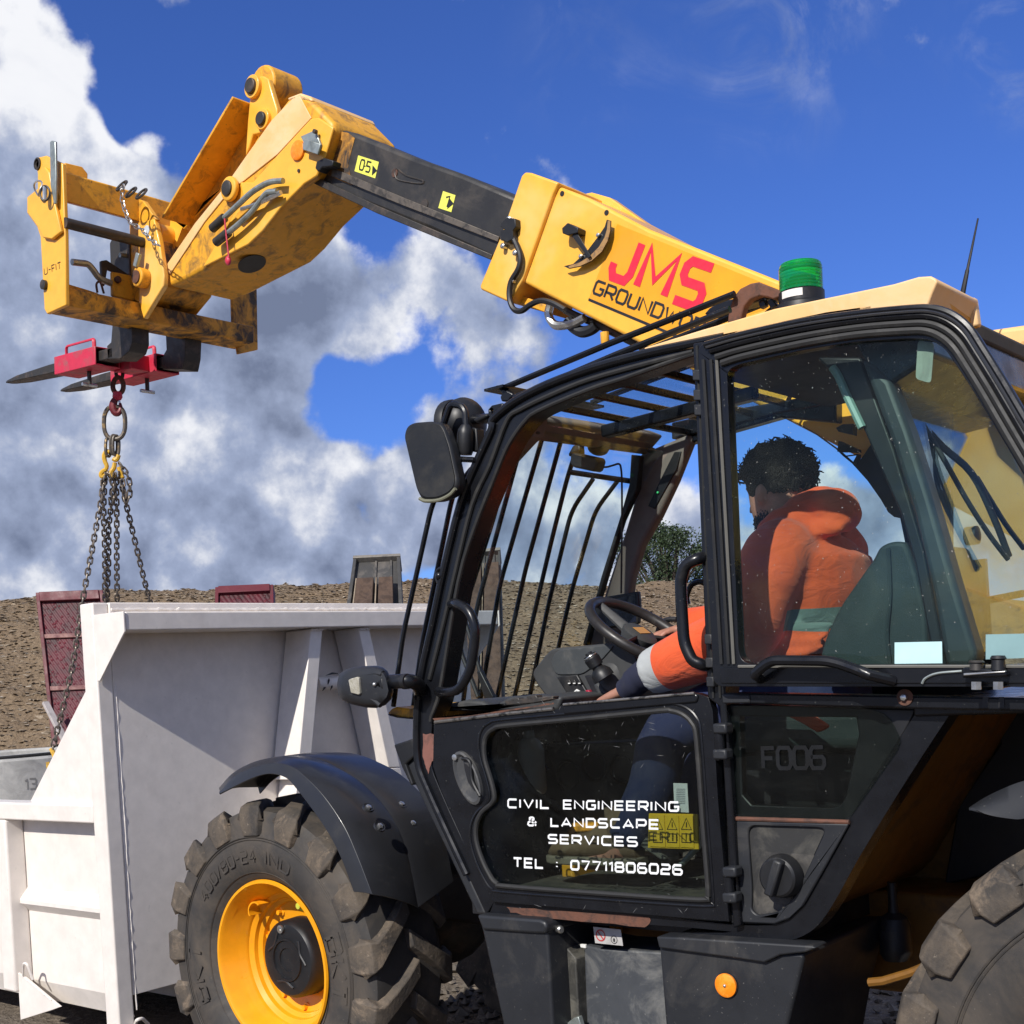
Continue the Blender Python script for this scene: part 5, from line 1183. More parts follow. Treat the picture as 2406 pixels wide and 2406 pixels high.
    MB().tube(h(YN-.008, [(300, 775), (948, 795)]), .006, 8).done('glass_seal', RUST, Q)
    k = MB(); yy = YN-.0075; lettering(k, 'F006', at(zH(465, 492), yy), at(zH(810, 490), yy), at(zH(460, 378), yy)-at(zH(465, 492), yy), nr, .2, .28, z=.001); k.done('fleet_lettering', mat('dark_decal', (.009, .0095, .010), .3), Q, flip=False, ang=0)
    MB().prism(h(YN-.012, [(310, 790), (945, 805), (790, 1085), (690, 1260), (600, 1345), (530, 1370), (345, 1362), (330, 1300)]), (0, .012, 0), [fillet(h(YN-.012, [(372, 812), (820, 825), (640, 1215), (560, 1300), (430, 1320), (395, 1290), (400, 1180)]), .03, 4, True)]).done('filler_panel', GREY, Q, .005)
    MB().prism(h(YN-.002, [(372, 812), (820, 825), (640, 1215), (560, 1300), (430, 1320), (395, 1290), (400, 1180)]), (0, .004, 0)).done('filler_recess', mat('dusty_recess', (.022, .022, .022), .7, 0, (.085, .08, .068), 9, .46, .70, .2, 200, .001), Q)
    MB().prism(h(YN-.004, [(470, 960), (790, 985), (640, 1215), (560, 1300), (425, 1318), (408, 1200)]), (0, .003, 0)).done('filler_recess', mat('dusty_recess2', (.03, .029, .028), .7, 0, (.12, .11, .095), 9, .46, .70, .2, 200, .001), Q)
    fc = at(zH(578, 1095), YN-.01); MB().lathe([(.058, .0), (.058, .012), (.052, .035), (.046, .04), (.001, .04)], fc, (0, -1, 0), 32).done('fuel_cap', BLKM, Q)
    MB().bar(fc+V((-.018, -.048, -.045)), fc+V((.018, -.048, .048)), .026, .03, (0, 1, 0)).done('cap_grip', GREY, Q, .006)
    # ---------------- sill rail
    S = MB().prism(s(YN-.045, [(1694, 1630), (1716, 1628), (2460, 1640), (2460, 1672), (2000, 1662), (1700, 1652)]), (0, .06, 0)).done('sill_rail', BLK, TH, .005)
    MB().prism(h(YN-.05, [(228, 72), (385, 78), (388, 125), (232, 128)]), (0, .02, 0)).done('rail_plate', GREY, S, .004)
    p = at(zH(1262, 92), YN-.046); MB().lathe([(.02, 0), (.02, .003)], p, (0, -1, 0), 20).done('washer', RUST, S); MB().lathe([(.008, .003), (.008, .012), (.004, .014)], p, (0, -1, 0), 6).done('bolt', STEEL, S)
    for x in (1700, 1790):
        MB().prism(h(YN-.047, [(x, 90), (x+30, 90), (x+32, 150), (x-4, 150)]), (0, .002, 0)).done('rail_slot', INK, S)
    # ---------------- B post
    B = MB().prism(s(YN-.025, [(1627, 806), (1668, 800), (1704, 1640), (1740, 2175), (1722, 2182), (1690, 1660), (1662, 1640)]), (0, .08, 0)).done('door_post', BLK, TH, .005)
    for a, b in (((1637, 812), (1676, 1640)), ((1652, 808), (1692, 1640)), ((1661, 806), (1702, 1640))):
        MB().tube(s(YN-.027, [a, b]), .0035, 6).done('post_bead', RUB, B)
    for y0, y1 in ((1020, 860), (1060, 940)):
        pass
    for y in (868, 915, 950):
        x = 1627+(y-806)*.045; MB().prism(s(YN-.04, [(x-4, y), (x+18, y), (x+19, y+26), (x-3, y+26)]), (0, .03, 0)).done('post_hinge', GREY, B, .003)
    for y in (1490, 1545, 1590):
        x = 1627+(y-806)*.045; MB().prism(s(YN-.05, [(x-4, y), (x+14, y), (x+15, y+24), (x-3, y+24)]), (0, .04, 0)).done('post_hinge', GREY, B, .003)
    MB().prism(s(YN-.05, [(1684, 1508), (1697, 1510), (1698, 1560), (1686, 1558)]), (0, .03, 0)).done('latch_pin', STEEL, B, .002)
    for y in (1272,):
        for dx in (0, 14): MB().prism(s(YN-.0265, [(1670+dx, y), (1674+dx, y), (1673+dx, y+26), (1668+dx, y+22)]), (0, .001, 0)).done('paint_chip', PAPER, B)
cab()

def upper_door():
    """the top half of the door, swung right back against the rear of the cab"""
    y = 2.905; s = lambda yy, pts: pl(src, yy, pts)
    od = [(1640, 818), (1655, 805), (1742, 782), (1885, 751), (2027, 731), (2141, 720), (2192, 720), (2237, 733), (2277, 763), (2311, 814), (2357, 888), (2406, 971), (2500, 1132), (2560, 1300), (2590, 1500), (2596, 1600), (2570, 1618), (2406, 1614), (1690, 1613), (1676, 1600), (1657, 1226)]
    idd = [(1708, 880), (1716, 866), (1738, 856), (1885, 823), (2010, 803), (2135, 795), (2186, 798), (2220, 818), (2283, 912), (2395, 1098), (2460, 1210), (2510, 1330), (2540, 1540), (2530, 1562), (1760, 1561), (1742, 1550), (1735, 1530)]
    D = MB().prism(fillet(s(y, od), .02, 3, True), (0, .035, 0), [fillet(s(y, idd), .03, 3, True)]).done('upper_door', BLK, TH, .007, 3)
    mid = lambda k: [(a+(b-a)*k) for a, b in zip(cat_path(s(y, [(1655, 808), (1742, 784), (1885, 753), (2027, 733), (2141, 722), (2192, 722), (2237, 735), (2277, 765), (2311, 816), (2357, 890), (2406, 973), (2500, 1134)]), 4), cat_path(s(y, [(1708, 866), (1750, 852), (1885, 822), (2010, 801), (2125, 793), (2172, 793), (2205, 806), (2232, 830), (2258, 868), (2300, 936), (2350, 1022), (2450, 1190)]), 4))]
    for k, r, m in ((.06, .010, BLK), (.30, .009, BLK), (.55, .009, RUB), (.80, .010, RUB)):
        MB().tube([p+V((0, -.003, 0)) for p in mid(k)], r, 8).done('door_bead', m, D)
    MB().tube([p+V((0, -.012, 0)) for p in mid(.18)], .004, 6).done('door_bead', mat('glossy_trim', (.03, .03, .032), .12, 0, coat=.5), D)
    for x0, x1 in ((1662, 1705), (1680, 1722), (1694, 1734)):
        MB().tube(s(y-.003, [(x0-10, 845), (x1-10, 1560)]), .0045, 6).done('door_bead', RUB if x0 < 1690 else mat('dusty_seal', (.12, .115, .10), .7), D)
    MB().prism(fillet(s(y+.014, idd), .03, 3, True), (0, .005, 0)).done('door_window', TINT, D)
    MB().prism(s(y-.004, [(1690, 1568), (2570, 1566), (2570, 1606), (1694, 1606)]), (0, .004, 0)).done('door_rail', BLK, D, .003)
    MB().tube(s(y-.005, [(1735, 1566), (2560, 1566)]), .004, 6).done('door_bead', mat('dusty_seal2', (.14, .135, .12), .6), D)
    # pull bar
    hb = fillet(pl(zF, y-.05, [(290, 1752), (318, 1712), (372, 1672), (620, 1674), (725, 1710), (842, 1760)]), .05, 5); hb[0].y = y; hb[-1].y = y
    MB().tube(hb, .0135, 10).done('pull_bar', BLK, D)
    # stickers on the glass
    MB().prism(pl(zF, y+.011, [(882, 1598), (1077, 1594), (1079, 1684), (882, 1686)]), (0, .002, 0)).done('glass_sticker', mat('pale_blue_sticker', (.50, .74, .76), .5, 0, (.45, .68, .7), 5), D)
    MB().prism(pl(zF, y+.011, [(1258, 1565), (1480, 1560), (1480, 1660), (1258, 1668)]), (0, .002, 0)).done('glass_sticker', mat('grey_blue_sticker', (.22, .36, .37), .5), D)
    MB().prism(fillet(pl(zF, y+.03, [(978, 350), (1045, 362), (1032, 528), (968, 510)]), .01, 3, True), (0, .002, 0)).done('glass_sticker', mat('pale_panel', (.30, .31, .26), .6, 0, (.2, .2, .17), 10), D)
    # catch block with two bolts
    C = MB().prism(pl(zF, y-.03, [(1165, 1700), (1340, 1712), (1345, 1738), (1160, 1745)]), (0, .04, 0)).done('door_catch', BLK, D, .004)
    MB().prism(pl(zF, y-.035, [(1165, 1725), (1340, 1715), (1338, 1722), (1165, 1736)]), (0, .01, 0)).done('catch_plate', STEEL, C, .002)
    for x, m, hgt in ((1220, STEEL, 40), (1310, BLKM, 60)):
        a, b = at(zF(x, 1712), y-.02), at(zF(x, 1712-hgt), y-.02); MB().lathe([(.016, 0), (.014, (b-a).length*.7), (.018, (b-a).length*.8), (.014, (b-a).length), (.001, (b-a).length*1.02)], a, b-a, 14).done('catch_knob', m if x == 1310 else DKST, C)
        a, b = at(zF(x, 1760), y-.02), at(zF(x, 1792), y-.02); MB().lathe([(.012, 0), (.012, (b-a).length)], a, b-a, 6).done('catch_bolt', STEEL, C)
    MB().tube(cat_path(pl(zF, y-.008, [(995, 1768), (1010, 1745), (1060, 1725), (1160, 1716)]), 4), .003, 6).done('catch_wire', ZINC, D)
upper_door()

def cab_far():
    s = lambda z, y, pts: pl(z, y, pts)
    a = [p for p in ARCH if p.z > 1.44 and p.x < -1.7]
    top = [p for p in a if p.z > 2.33]
    # far pillar with pale trim
    FP = MB().prism(s(zE, YF_-.02, [(1290, 465), (1545, 360), (1545, 410), (1470, 600), (1385, 780), (1300, 925), (1250, 1090), (1225, 1260), (1190, 1440), (1020, 1440), (1080, 1290), (1130, 1120), (1210, 880), (1275, 660)]), (0, .05, 0)).done('far_pillar', TAN, TH, .015, 3)
    MB().prism(s(zE, YF_-.026, [(1468, 455), (1502, 452), (1480, 540), (1368, 742), (1335, 728), (1400, 590)]), (0, .008, 0)).done('switch_strip', BLKM, FP, .002)
    p = at(zE(1385, 660), YF_-.03); m = mat('green_lamp', (.05, .6, .2), .3); MB().ball(p, .005, 6).done('pilot_lamp', m, FP)
    MB().prism(s(zE, YF_-.06, [(1250, 468), (1294, 472), (1280, 640), (1205, 800), (1070, 1250), (1025, 1430), (1005, 1430), (1100, 1080), (1195, 780), (1240, 620)]), (0, .03, 0)).done('far_seal', RUB, FP, .004)
    # header over the windscreen
    n0, n1 = at(zL(600, 525), 3.06), at(zL(570, 690), 3.06); f0, f1 = at(zL(1520, 665), YF_-.03), at(zL(1400, 800), YF_-.03)
    q = (at(zL(930, 715), 3.45))
    H = MB().loft([[n0, n1, n1+V((-.09, 0, .03)), n0+V((-.06, 0, .03))], [n0*.5+f0*.5, n1*.5+f1*.5, (n1+f1)/2+V((-.09, 0, .03)), (n0+f0)/2+V((-.06, 0, .03))], [f0, f1, f1+V((-.09, 0, .03)), f0+V((-.06, 0, .03))]]).done('header_trim', TAN, TH, .012, 3)
    MB().ball(at(zL(1058, 748), 3.5), .05, 10, (.5, 1.05, .55)).done('dome_lamp', BLKM, H)
    for x, y, yy in ((620, 640, 3.09), (1430, 768, 3.76)): MB().ball(at(zL(x, y), yy), .022, 8, (.5, 1.2, .5)).done('clip', BLKM, H)
    MB().prism(s(zL, 3.07, [(640, 515), (560, 580), (500, 670), (420, 800), (400, 880), (410, 870), (440, 830), (560, 700), (600, 670)]), (0, .05, 0)).done('pillar_trim', TAN, TH, .01)
    # far top frame, far roof edge
    MB().prism(s(zF, YF_, [(20, 745), (180, 700), (410, 640), (640, 600), (640, 690), (412, 668), (186, 732), (20, 780)]), (0, .05, 0)).done('far_top_frame', BLK, TH, .006)
    MB().prism(s(zF, YF_-.01, [(-40, 690), (190, 640), (640, 560), (640, 610), (410, 650), (180, 708), (-40, 760)]), (0, .03, 0)).done('far_top_frame', BLK, TH, .006)
    # dark far rear quarter with two small openings on to the boom
    MB().prism(s(zF, YF_, [(412, 640), (412, 668), (470, 690), (560, 742), (640, 800), (705, 858), (770, 930), (825, 1008), (855, 1060), (880, 1080), (905, 1085), (918, 1150), (925, 1185), (1000, 1190), (1110, 1500), (1110, 300), (640, 300), (520, 420)]), (0, .03, 0),
               [s(zF, YF_, [(640, 712), (668, 697), (712, 695), (710, 742), (650, 728)]), s(zF, YF_, [(650, 765), (728, 800), (728, 812), (645, 810)]), s(zF, YF_, [(668, 828), (728, 820), (722, 872)])]).done('far_quarter', mat('olive_trim', (.040, .036, .024), .75, 0, (.06, .055, .04), 6), TH, .004)
    # windscreen, roof glass
    ws = [p for p in a if p.z < 2.42]
    ws = [q for q in ws if q.x < -2.3][:]
    low = [q for q in ws if q.z < 2.36]
    rows = [[V((p.x-.02, y, p.z)) for y in (YN+.07, 3.25, 3.45, 3.65, YF_-.04)] for p in low]
    MB().shell(rows, .004).done('windscreen', GLASS, TH)
    rows = [[V((p.x, y, p.z+.03)) for y in (YN+.07, 3.3, 3.6, YF_-.02)] for p in a if p.z > 2.33 and p.x < -1.85]
    MB().shell(rows, .004).done('roof_glass', GLASS, TH)
    # roof bars under the glass
    for (x, y) in ((740, 457), (990, 370), (1200, 292), (1440, 205)):
        p = at(zL(x, y), 3.06); e = V((p.x, YF_-.01, p.z)); MB().bar(p, e, .014, .022).done('roof_bar', BLK, TH, .003)
    b0, b1 = at(zL(1100, 640), 3.42), at(zL(1720, 395), 3.42); b1.z = b0.z+.01; 
    MB().bar(b0, V((-1.85, 3.42, b0.z+.02)), .045, .04).done('roof_beam', BLK, TH, .006)
    MB().bar(b0+V((-.01, 0, -.02)), b0+V((-.01, 0, .015)), .05, .03).done('beam_hook', TAN, TH, .003)
    # ceiling under the solid roof, rear header and back wall
    MB().box((-1.50, (YN+YF_)/2+.03, 2.425), (.66, YF_-YN-.06, .05)).done('headliner', mat('headliner', (.035, .033, .03), .9, 0, (.05, .045, .04), 5), TH, .01)
    r0, r1 = at(zF(800, 480), YN+.03), at(zF(1190, 1690), YN+.03)
    MB().loft([[V((r0.x-.05, y, 2.40)), V((r0.x+.14, y, 2.40)), V((r0.x+.16, y, 2.30)), V((r0.x+.02, y, 2.24))] for y in (YN+.01, YF_)]).done('rear_header', BLK, TH, .01)
    # near rear pillar
    CP = MB().prism(s(zF, YN, [(735, 420), (800, 455), (862, 515), (940, 720), (1030, 1000), (1130, 1350), (1222, 1652), (1200, 1700), (1092, 1700), (1040, 1400), (960, 1060), (870, 780)]), (0, .07, 0)).done('rear_pillar', mat('rear_pillar_plastic', (.025, .03, .034), .5, 0, (.05, .055, .055), 5, .5, .75), TH, .015, 3)
    MB().prism(s(zF, YN+.05, [(560, 420), (740, 420), (880, 800), (1000, 1200), (1100, 1700), (1045, 1700), (965, 1270), (905, 1065), (740, 690), (690, 560), (650, 480), (600, 462)]), (0, .05, 0)).done('pillar_lining', BLKM, CP, .006)
    MB().tube(cat_path(s(zF, YN+.045, [(625, 462), (650, 500), (690, 590), (748, 712)]), 4), .011, 8).done('lining_edge', mat('green_edge', (.20, .30, .27), .4), CP)
    # rear window, facing back
    w0, w1 = at(zF(862, 515), YN+.04), at(zF(1215, 1640), YN+.04)
    rows = [[V((w0.x+(w1.x-w0.x)*f, y, w0.z+(w1.z-w0.z)*f)) for y in (YN+.05, 3.4, YF_-.02)] for f in (0, .25, .5, .75, 1)]
    MB().shell(rows, .004).done('rear_window', SHEEN, TH)
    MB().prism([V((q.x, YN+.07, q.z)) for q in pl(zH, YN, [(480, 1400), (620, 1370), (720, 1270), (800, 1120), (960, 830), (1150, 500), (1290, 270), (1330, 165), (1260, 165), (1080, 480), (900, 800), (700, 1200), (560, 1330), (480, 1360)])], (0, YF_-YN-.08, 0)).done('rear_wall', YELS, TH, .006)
    # rear wiper on the outside of that window
    WP = MB().tube(cat_path([at(zF(*q), y_) for q, y_ in (((1415, 1210), 3.42), ((1340, 1110), 3.36), ((1262, 985), 3.31), ((1220, 915), 3.29))], 4), .007, 8).done('rear_wiper', INK, TH)
    MB().tube(cat_path([at(zF(*q), y_) for q, y_ in (((985, 685), 3.2), ((1080, 790), 3.22), ((1200, 900), 3.26), ((1290, 1080), 3.31), ((1355, 1245), 3.36))], 4), .010, 8, flat=.5).done('wiper_blade', RUB, WP)
    MB().tube(cat_path([at(zF(*q), y_) for q, y_ in (((995, 690), 3.18), ((1090, 850), 3.2), ((1180, 1010), 3.24), ((1270, 1150), 3.29), ((1350, 1255), 3.34))], 4), .007, 8).done('wiper_blade', RUB, WP)
    MB().lathe([(.024, 0), (.024, .03), (.01, .035)], at(zF(1178, 1160), 3.3), (1, 0, 0), 14).done('wiper_boss', BLKM, WP)
    for q in ([(1195, 1440), (1260, 1425), (1416, 1395)], [(1260, 1430), (1270, 1640)]):
        MB().tube([at(zF(*p), 3.55) for p in q], .010, 8).done('guard_frame', BLK, TH)
    # floor and front lower panel
    MB().box((-2.22, (YN+YF_)/2+.03, .90), (1.04, YF_-YN-.08, .05)).done('cab_floor', mat('floor_mat', (.06, .055, .05), .9, 0, (.13, .11, .09), 8, .42, .6, .4, 60, .003), TH)
    fp = [p for p in ARCH if p.z < 1.5]
    rows = [[V((p.x-.01, y, p.z)) for y in (YN+.07, YF_)] for p in fp if p.x < -2.3]
    MB().shell(rows, .02).done('front_panel', BLK, TH)
    MB().box((-2.28, YF_-.01, 1.19), (1.24, .03, .56)).done('far_lower_wall', BLKM, TH)
    MB().box((-1.6, YF_+.0, 1.65), (.5, .02, .42)).done('far_lower_wall', BLKM, TH)
cab_far()

def roof():
    s = lambda z, y, pts: pl(z, y, pts)
    ol = [zS(318, 650), zS(306, 625), zS(312, 598), zS(700, 478), zS(1160, 345), zS(1932, 185), zF(980, 88), zF(1030, 85), zF(1052, 96), zF(1058, 110), zF(1040, 150), zF(1012, 228), zF(940, 240), zS(1932, 372), zS(1500, 420), zS(1160, 490), zS(640, 598)]
    R = MB().prism(pl(src, YN-.01, ol), (0, .27, 0)).done('roof_panel', FADE, TH, .014, 3)
    lowr = [p for p in pl(src, YN-.01, [zS(330, 648), zS(640, 597), zS(1160, 488), zS(1500, 418), zS(1800, 378)])]
    MB().prism(lowr+[p+V((0, 0, .025)) for p in lowr[::-1]], (0, YF_-YN, 0)).done('roof_panel', FADE, TH, .006)
    e0 = at(zF(1020, 205), YN+.02); e1 = at(zF(1200, 298), YN+.255); e2 = at(zF(1196, 215), YN+.255); e3 = at(zF(1062, 140), YN+.02)
    MB().prism([e0, e1, e2, e3], (-.02, 0, 0)).done('roof_cowl', YELD, R, .003)
    q0 = at(zF(1195, 182), YN+.265); q1 = at(zF(1212, 300), YN+.265); MB().bar(q0, q1, .03, .03, (1, 0, 0)).done('roof_cowl', FADE, R, .006)
    # beacon
    c = at(zS(1335, 300), 3.3); t = at(zS(1335, 40), 3.3); H = c.z*0+(t-c).length; A = V((0, 0, 1)); r = .060
    A = (t-c).normalized()*.35+V((0, 0, 1))*.65; A.normalize()
    B = MB().lathe([(r*1.24, -.03), (r*1.2, -.012), (r*1.06, -.006), (r*1.06, H*.22), (r*.9, H*.24)], c, A, 40).done('beacon', BLKM, TH)
    pr = [(r*.96, H*.235)]
    for i in range(7): 
        h = H*(.24+.08*i); pr += [(r*1.0, h+.001), (r*1.0, h+H*.07), (r*.985, h+H*.075)]
    pr += [(r*.99, H*.82), (r*1.0, H*.83), (r*.96, H*.90), (r*.95, H*.92), (r*.90, H*.95), (r*.6, H*.985), (r*.01, H)]
    L = MB().lathe(pr, c, A, 64).done('beacon_lens', LENS, B)
    MB().lathe([(r*.55, H*.26), (r*.6, H*.5), (r*.4, H*.62)], c, A, 20).done('beacon_lamp', mat('lens_core', (.02, .65, .15), .3), B)
    k = MB(); 
    fw = (CPOS-c); b0 = math.atan2(fw.y, fw.x)
    rows = []
    u = A.orthogonal().normalized(); 
    e1 = (fw-A*fw.dot(A)).normalized(); e2 = A.cross(e1)
    for h in (H*.02, H*.20): rows.append([c+A*h+(e1*math.cos(x)+e2*math.sin(x))*r*1.075 for x in [-.95+.1*j for j in range(11)]])
    MB().shell(rows, .0015).done('beacon_label', PAPER, B)
    # aerial
    a0, a1 = at((2262, 688), 3.6), at((2298, 513), 3.6); MB().tube([a0-(a1-a0)*.9, a0-V((0, 0, .001)), a0+(a1-a0)*.3, a0+(a1-a0)*.32, a1], [.008, .008, .006, .0045, .0025], 8).done('aerial', INK, TH)
    # rusty end hoop of the roof guard
    MB().prism(s(zS, 3.26, [(852, 445), (862, 350), (890, 270), (935, 215), (1000, 182), (1055, 172), (1100, 190), (1210, 232), (1210, 260), (1150, 285), (1110, 270), (1060, 262), (1000, 285), (960, 330), (935, 420), (930, 440)]), (0, .03, 0)).done('guard_hoop', RUST, TH, .004)
    MB().prism(s(zS, 3.32, [(700, 380), (735, 340), (800, 300), (1020, 250), (1200, 230), (1200, 270), (1050, 300), (780, 370), (740, 390)]), (0, .06, 0)).done('guard_bracket', BLK, TH, .005)
    for x0, x1 in ((1080, 1095), (1135, 1165)): MB().bar(at(zS(x0, 290), 3.3), at(zS(x1, 340), 3.3), .02, .02).done('guard_bracket', BLK, TH, .003)
    # rods over the roof
    ra0, ra1 = at(zL(390, 335), 3.24), at(zS(900, 250), 3.24); rb0, rb1 = at(zL(470, 402), 3.08), at(zS(870, 350), 3.08)
    MB().tube([ra0, (ra0+ra1)/2+V((0, 0, .004)), ra1], .0105, 8).done('roof_rod', BLK, TH)
    MB().tube([rb0, (rb0+rb1)/2+V((0, 0, .004)), rb1], .0105, 8).done('roof_rod', BLK, TH)
    MB().tube([at(zL(1860, 130), 3.4), at(zS(1170, 330), 3.4)], .0105, 8).done('roof_rod', BLK, TH)
    for y in (3.40, 3.54, 3.68): MB().tube([V((ra0.x+.04, y, ra0.z)), V((ra1.x, y, ra1.z))], .0105, 8).done('roof_rod', BLK, TH)
    MB().prism([V((ra0.x-.03, 3.18, ra0.z-.012)), V((ra0.x+.05, 3.18, ra0.z-.012)), V((ra0.x+.05, 3.74, ra0.z-.012)), V((ra0.x-.03, 3.74, ra0.z-.012))], (0, 0, .008)).done('rod_plate', BLK, TH)
    MB().prism(s(zL, 3.2, [(335, 315), (350, 312), (462, 372), (455, 395), (440, 405), (430, 425), (380, 425), (370, 395), (385, 368), (340, 330)]), (0, .03, 0)).done('rod_plate', BLK, TH, .004)
    # boom tail cover seen over the roof
    MB().prism(s(zP, 3.9, [(684, 215), (983, 172), (1100, 160), (1100, 310), (983, 315), (935, 362), (840, 420), (800, 400)]), (0, .42, 0)).done('tail_cover', FADE, TH, .016, 3)
    tc = at(zP(900, 300), 3.95); MB().box((tc.x+.02, 4.11, tc.z-.26), (.26, .30, .5)).done('tail_bracket', YELD, TH, .01)
    MB().prism(s(zP, 3.895, [(710, 250), (840, 245), (860, 255), (930, 355), (838, 415), (770, 345)]), (0, .006, 0)).done('tail_cover', YEL, TH, .008)
roof()
# ------------------------------------------------------------------ guards, mirrors, handles, boxes
def guards():
    # rods in front of the windscreen
    a = [p for p in ARCH]
    rods = [[(52, 1738), (100, 1380), (250, 705), (362, 512)], [(152, 1738), (195, 1430), (342, 715), (362, 645), (445, 540)], [(235, 1738), (300, 1390), (440, 860), (520, 640), (600, 420)],
            [(318, 1738), (385, 1330), (560, 780), (650, 430)], [(400, 1738), (470, 1250), (690, 440), (705, 390)], [(485, 1738), (590, 1120), (800, 395), (812, 350)], [(565, 1738), (720, 1040), (895, 405), (908, 360)],
            [(652, 1738), (850, 900), (930, 580), (985, 415)], [(730, 1738), (830, 1240), (950, 750), (1060, 590)], [(815, 1738), (950, 1160), (1070, 750), (1182, 602)]]
    for i, q in enumerate(rods):
        y = 3.03+.0875*i
        MB().tube(fillet([at(zE(*p), y) for p in q], .05, 4), .0085, 8).done('guard_rod', BLK, TH)
    MB().tube([at(zE(940, 556), 3.64), at(zE(1250, 602), 3.83)], .010, 8).done('guard_crossbar', BLK, TH)
    MB().tube(fillet([at(zE(462, 500), YN), at(zE(462, 495), 2.98), at(zE(370, 490), 2.98), at(zE(392, 570), 2.98)], .02, 3), .009, 8).done('guard_bracket', BLK, TH)
    e = [(890, 1450), (925, 1412), (965, 1395), (1040, 1405), (1090, 1412), (1175, 1392), (1168, 1505), (1080, 1498), (980, 1488), (905, 1470)]
    MB().prism(pl(zN, 3.02, e), (0, .8, 0)).done('guard_foot', YELD, TH, .006)
    MB().prism(pl(zN, 3.0, [(e[0][0]-3, e[0][1]+8), (905, 1474), (980, 1494), (1080, 1504), (1170, 1512), (1170, 1500), (1080, 1492), (980, 1482), (905, 1466)]), (0, .82, 0)).done('guard_foot', BLK, TH, .003)
    # windscreen wipers
    for q, y in (([(355, 1300), (400, 1480), (480, 1690)], 3.3), ([(405, 1270), (455, 1440), (490, 1560), (545, 1700)], 3.5)):
        MB().tube(pl(zE, y, q), .008, 8).done('windscreen_wiper', INK, TH)
    MB().prism(pl(zE, 3.35, [(470, 1560), (490, 1560), (560, 1700), (510, 1700)]), (0, .02, 0)).done('windscreen_wiper', INK, TH, .003)
    # cowl under the windscreen
    MB().prism(pl(zE, YN+.08, [(290, 1760), (300, 1730), (420, 1705), (500, 1712), (540, 1740), (640, 1690), (760, 1680), (900, 1690), (880, 1760)]), (0, .6, 0)).done('scuttle', DASH, TH, .01, 3)
guards()

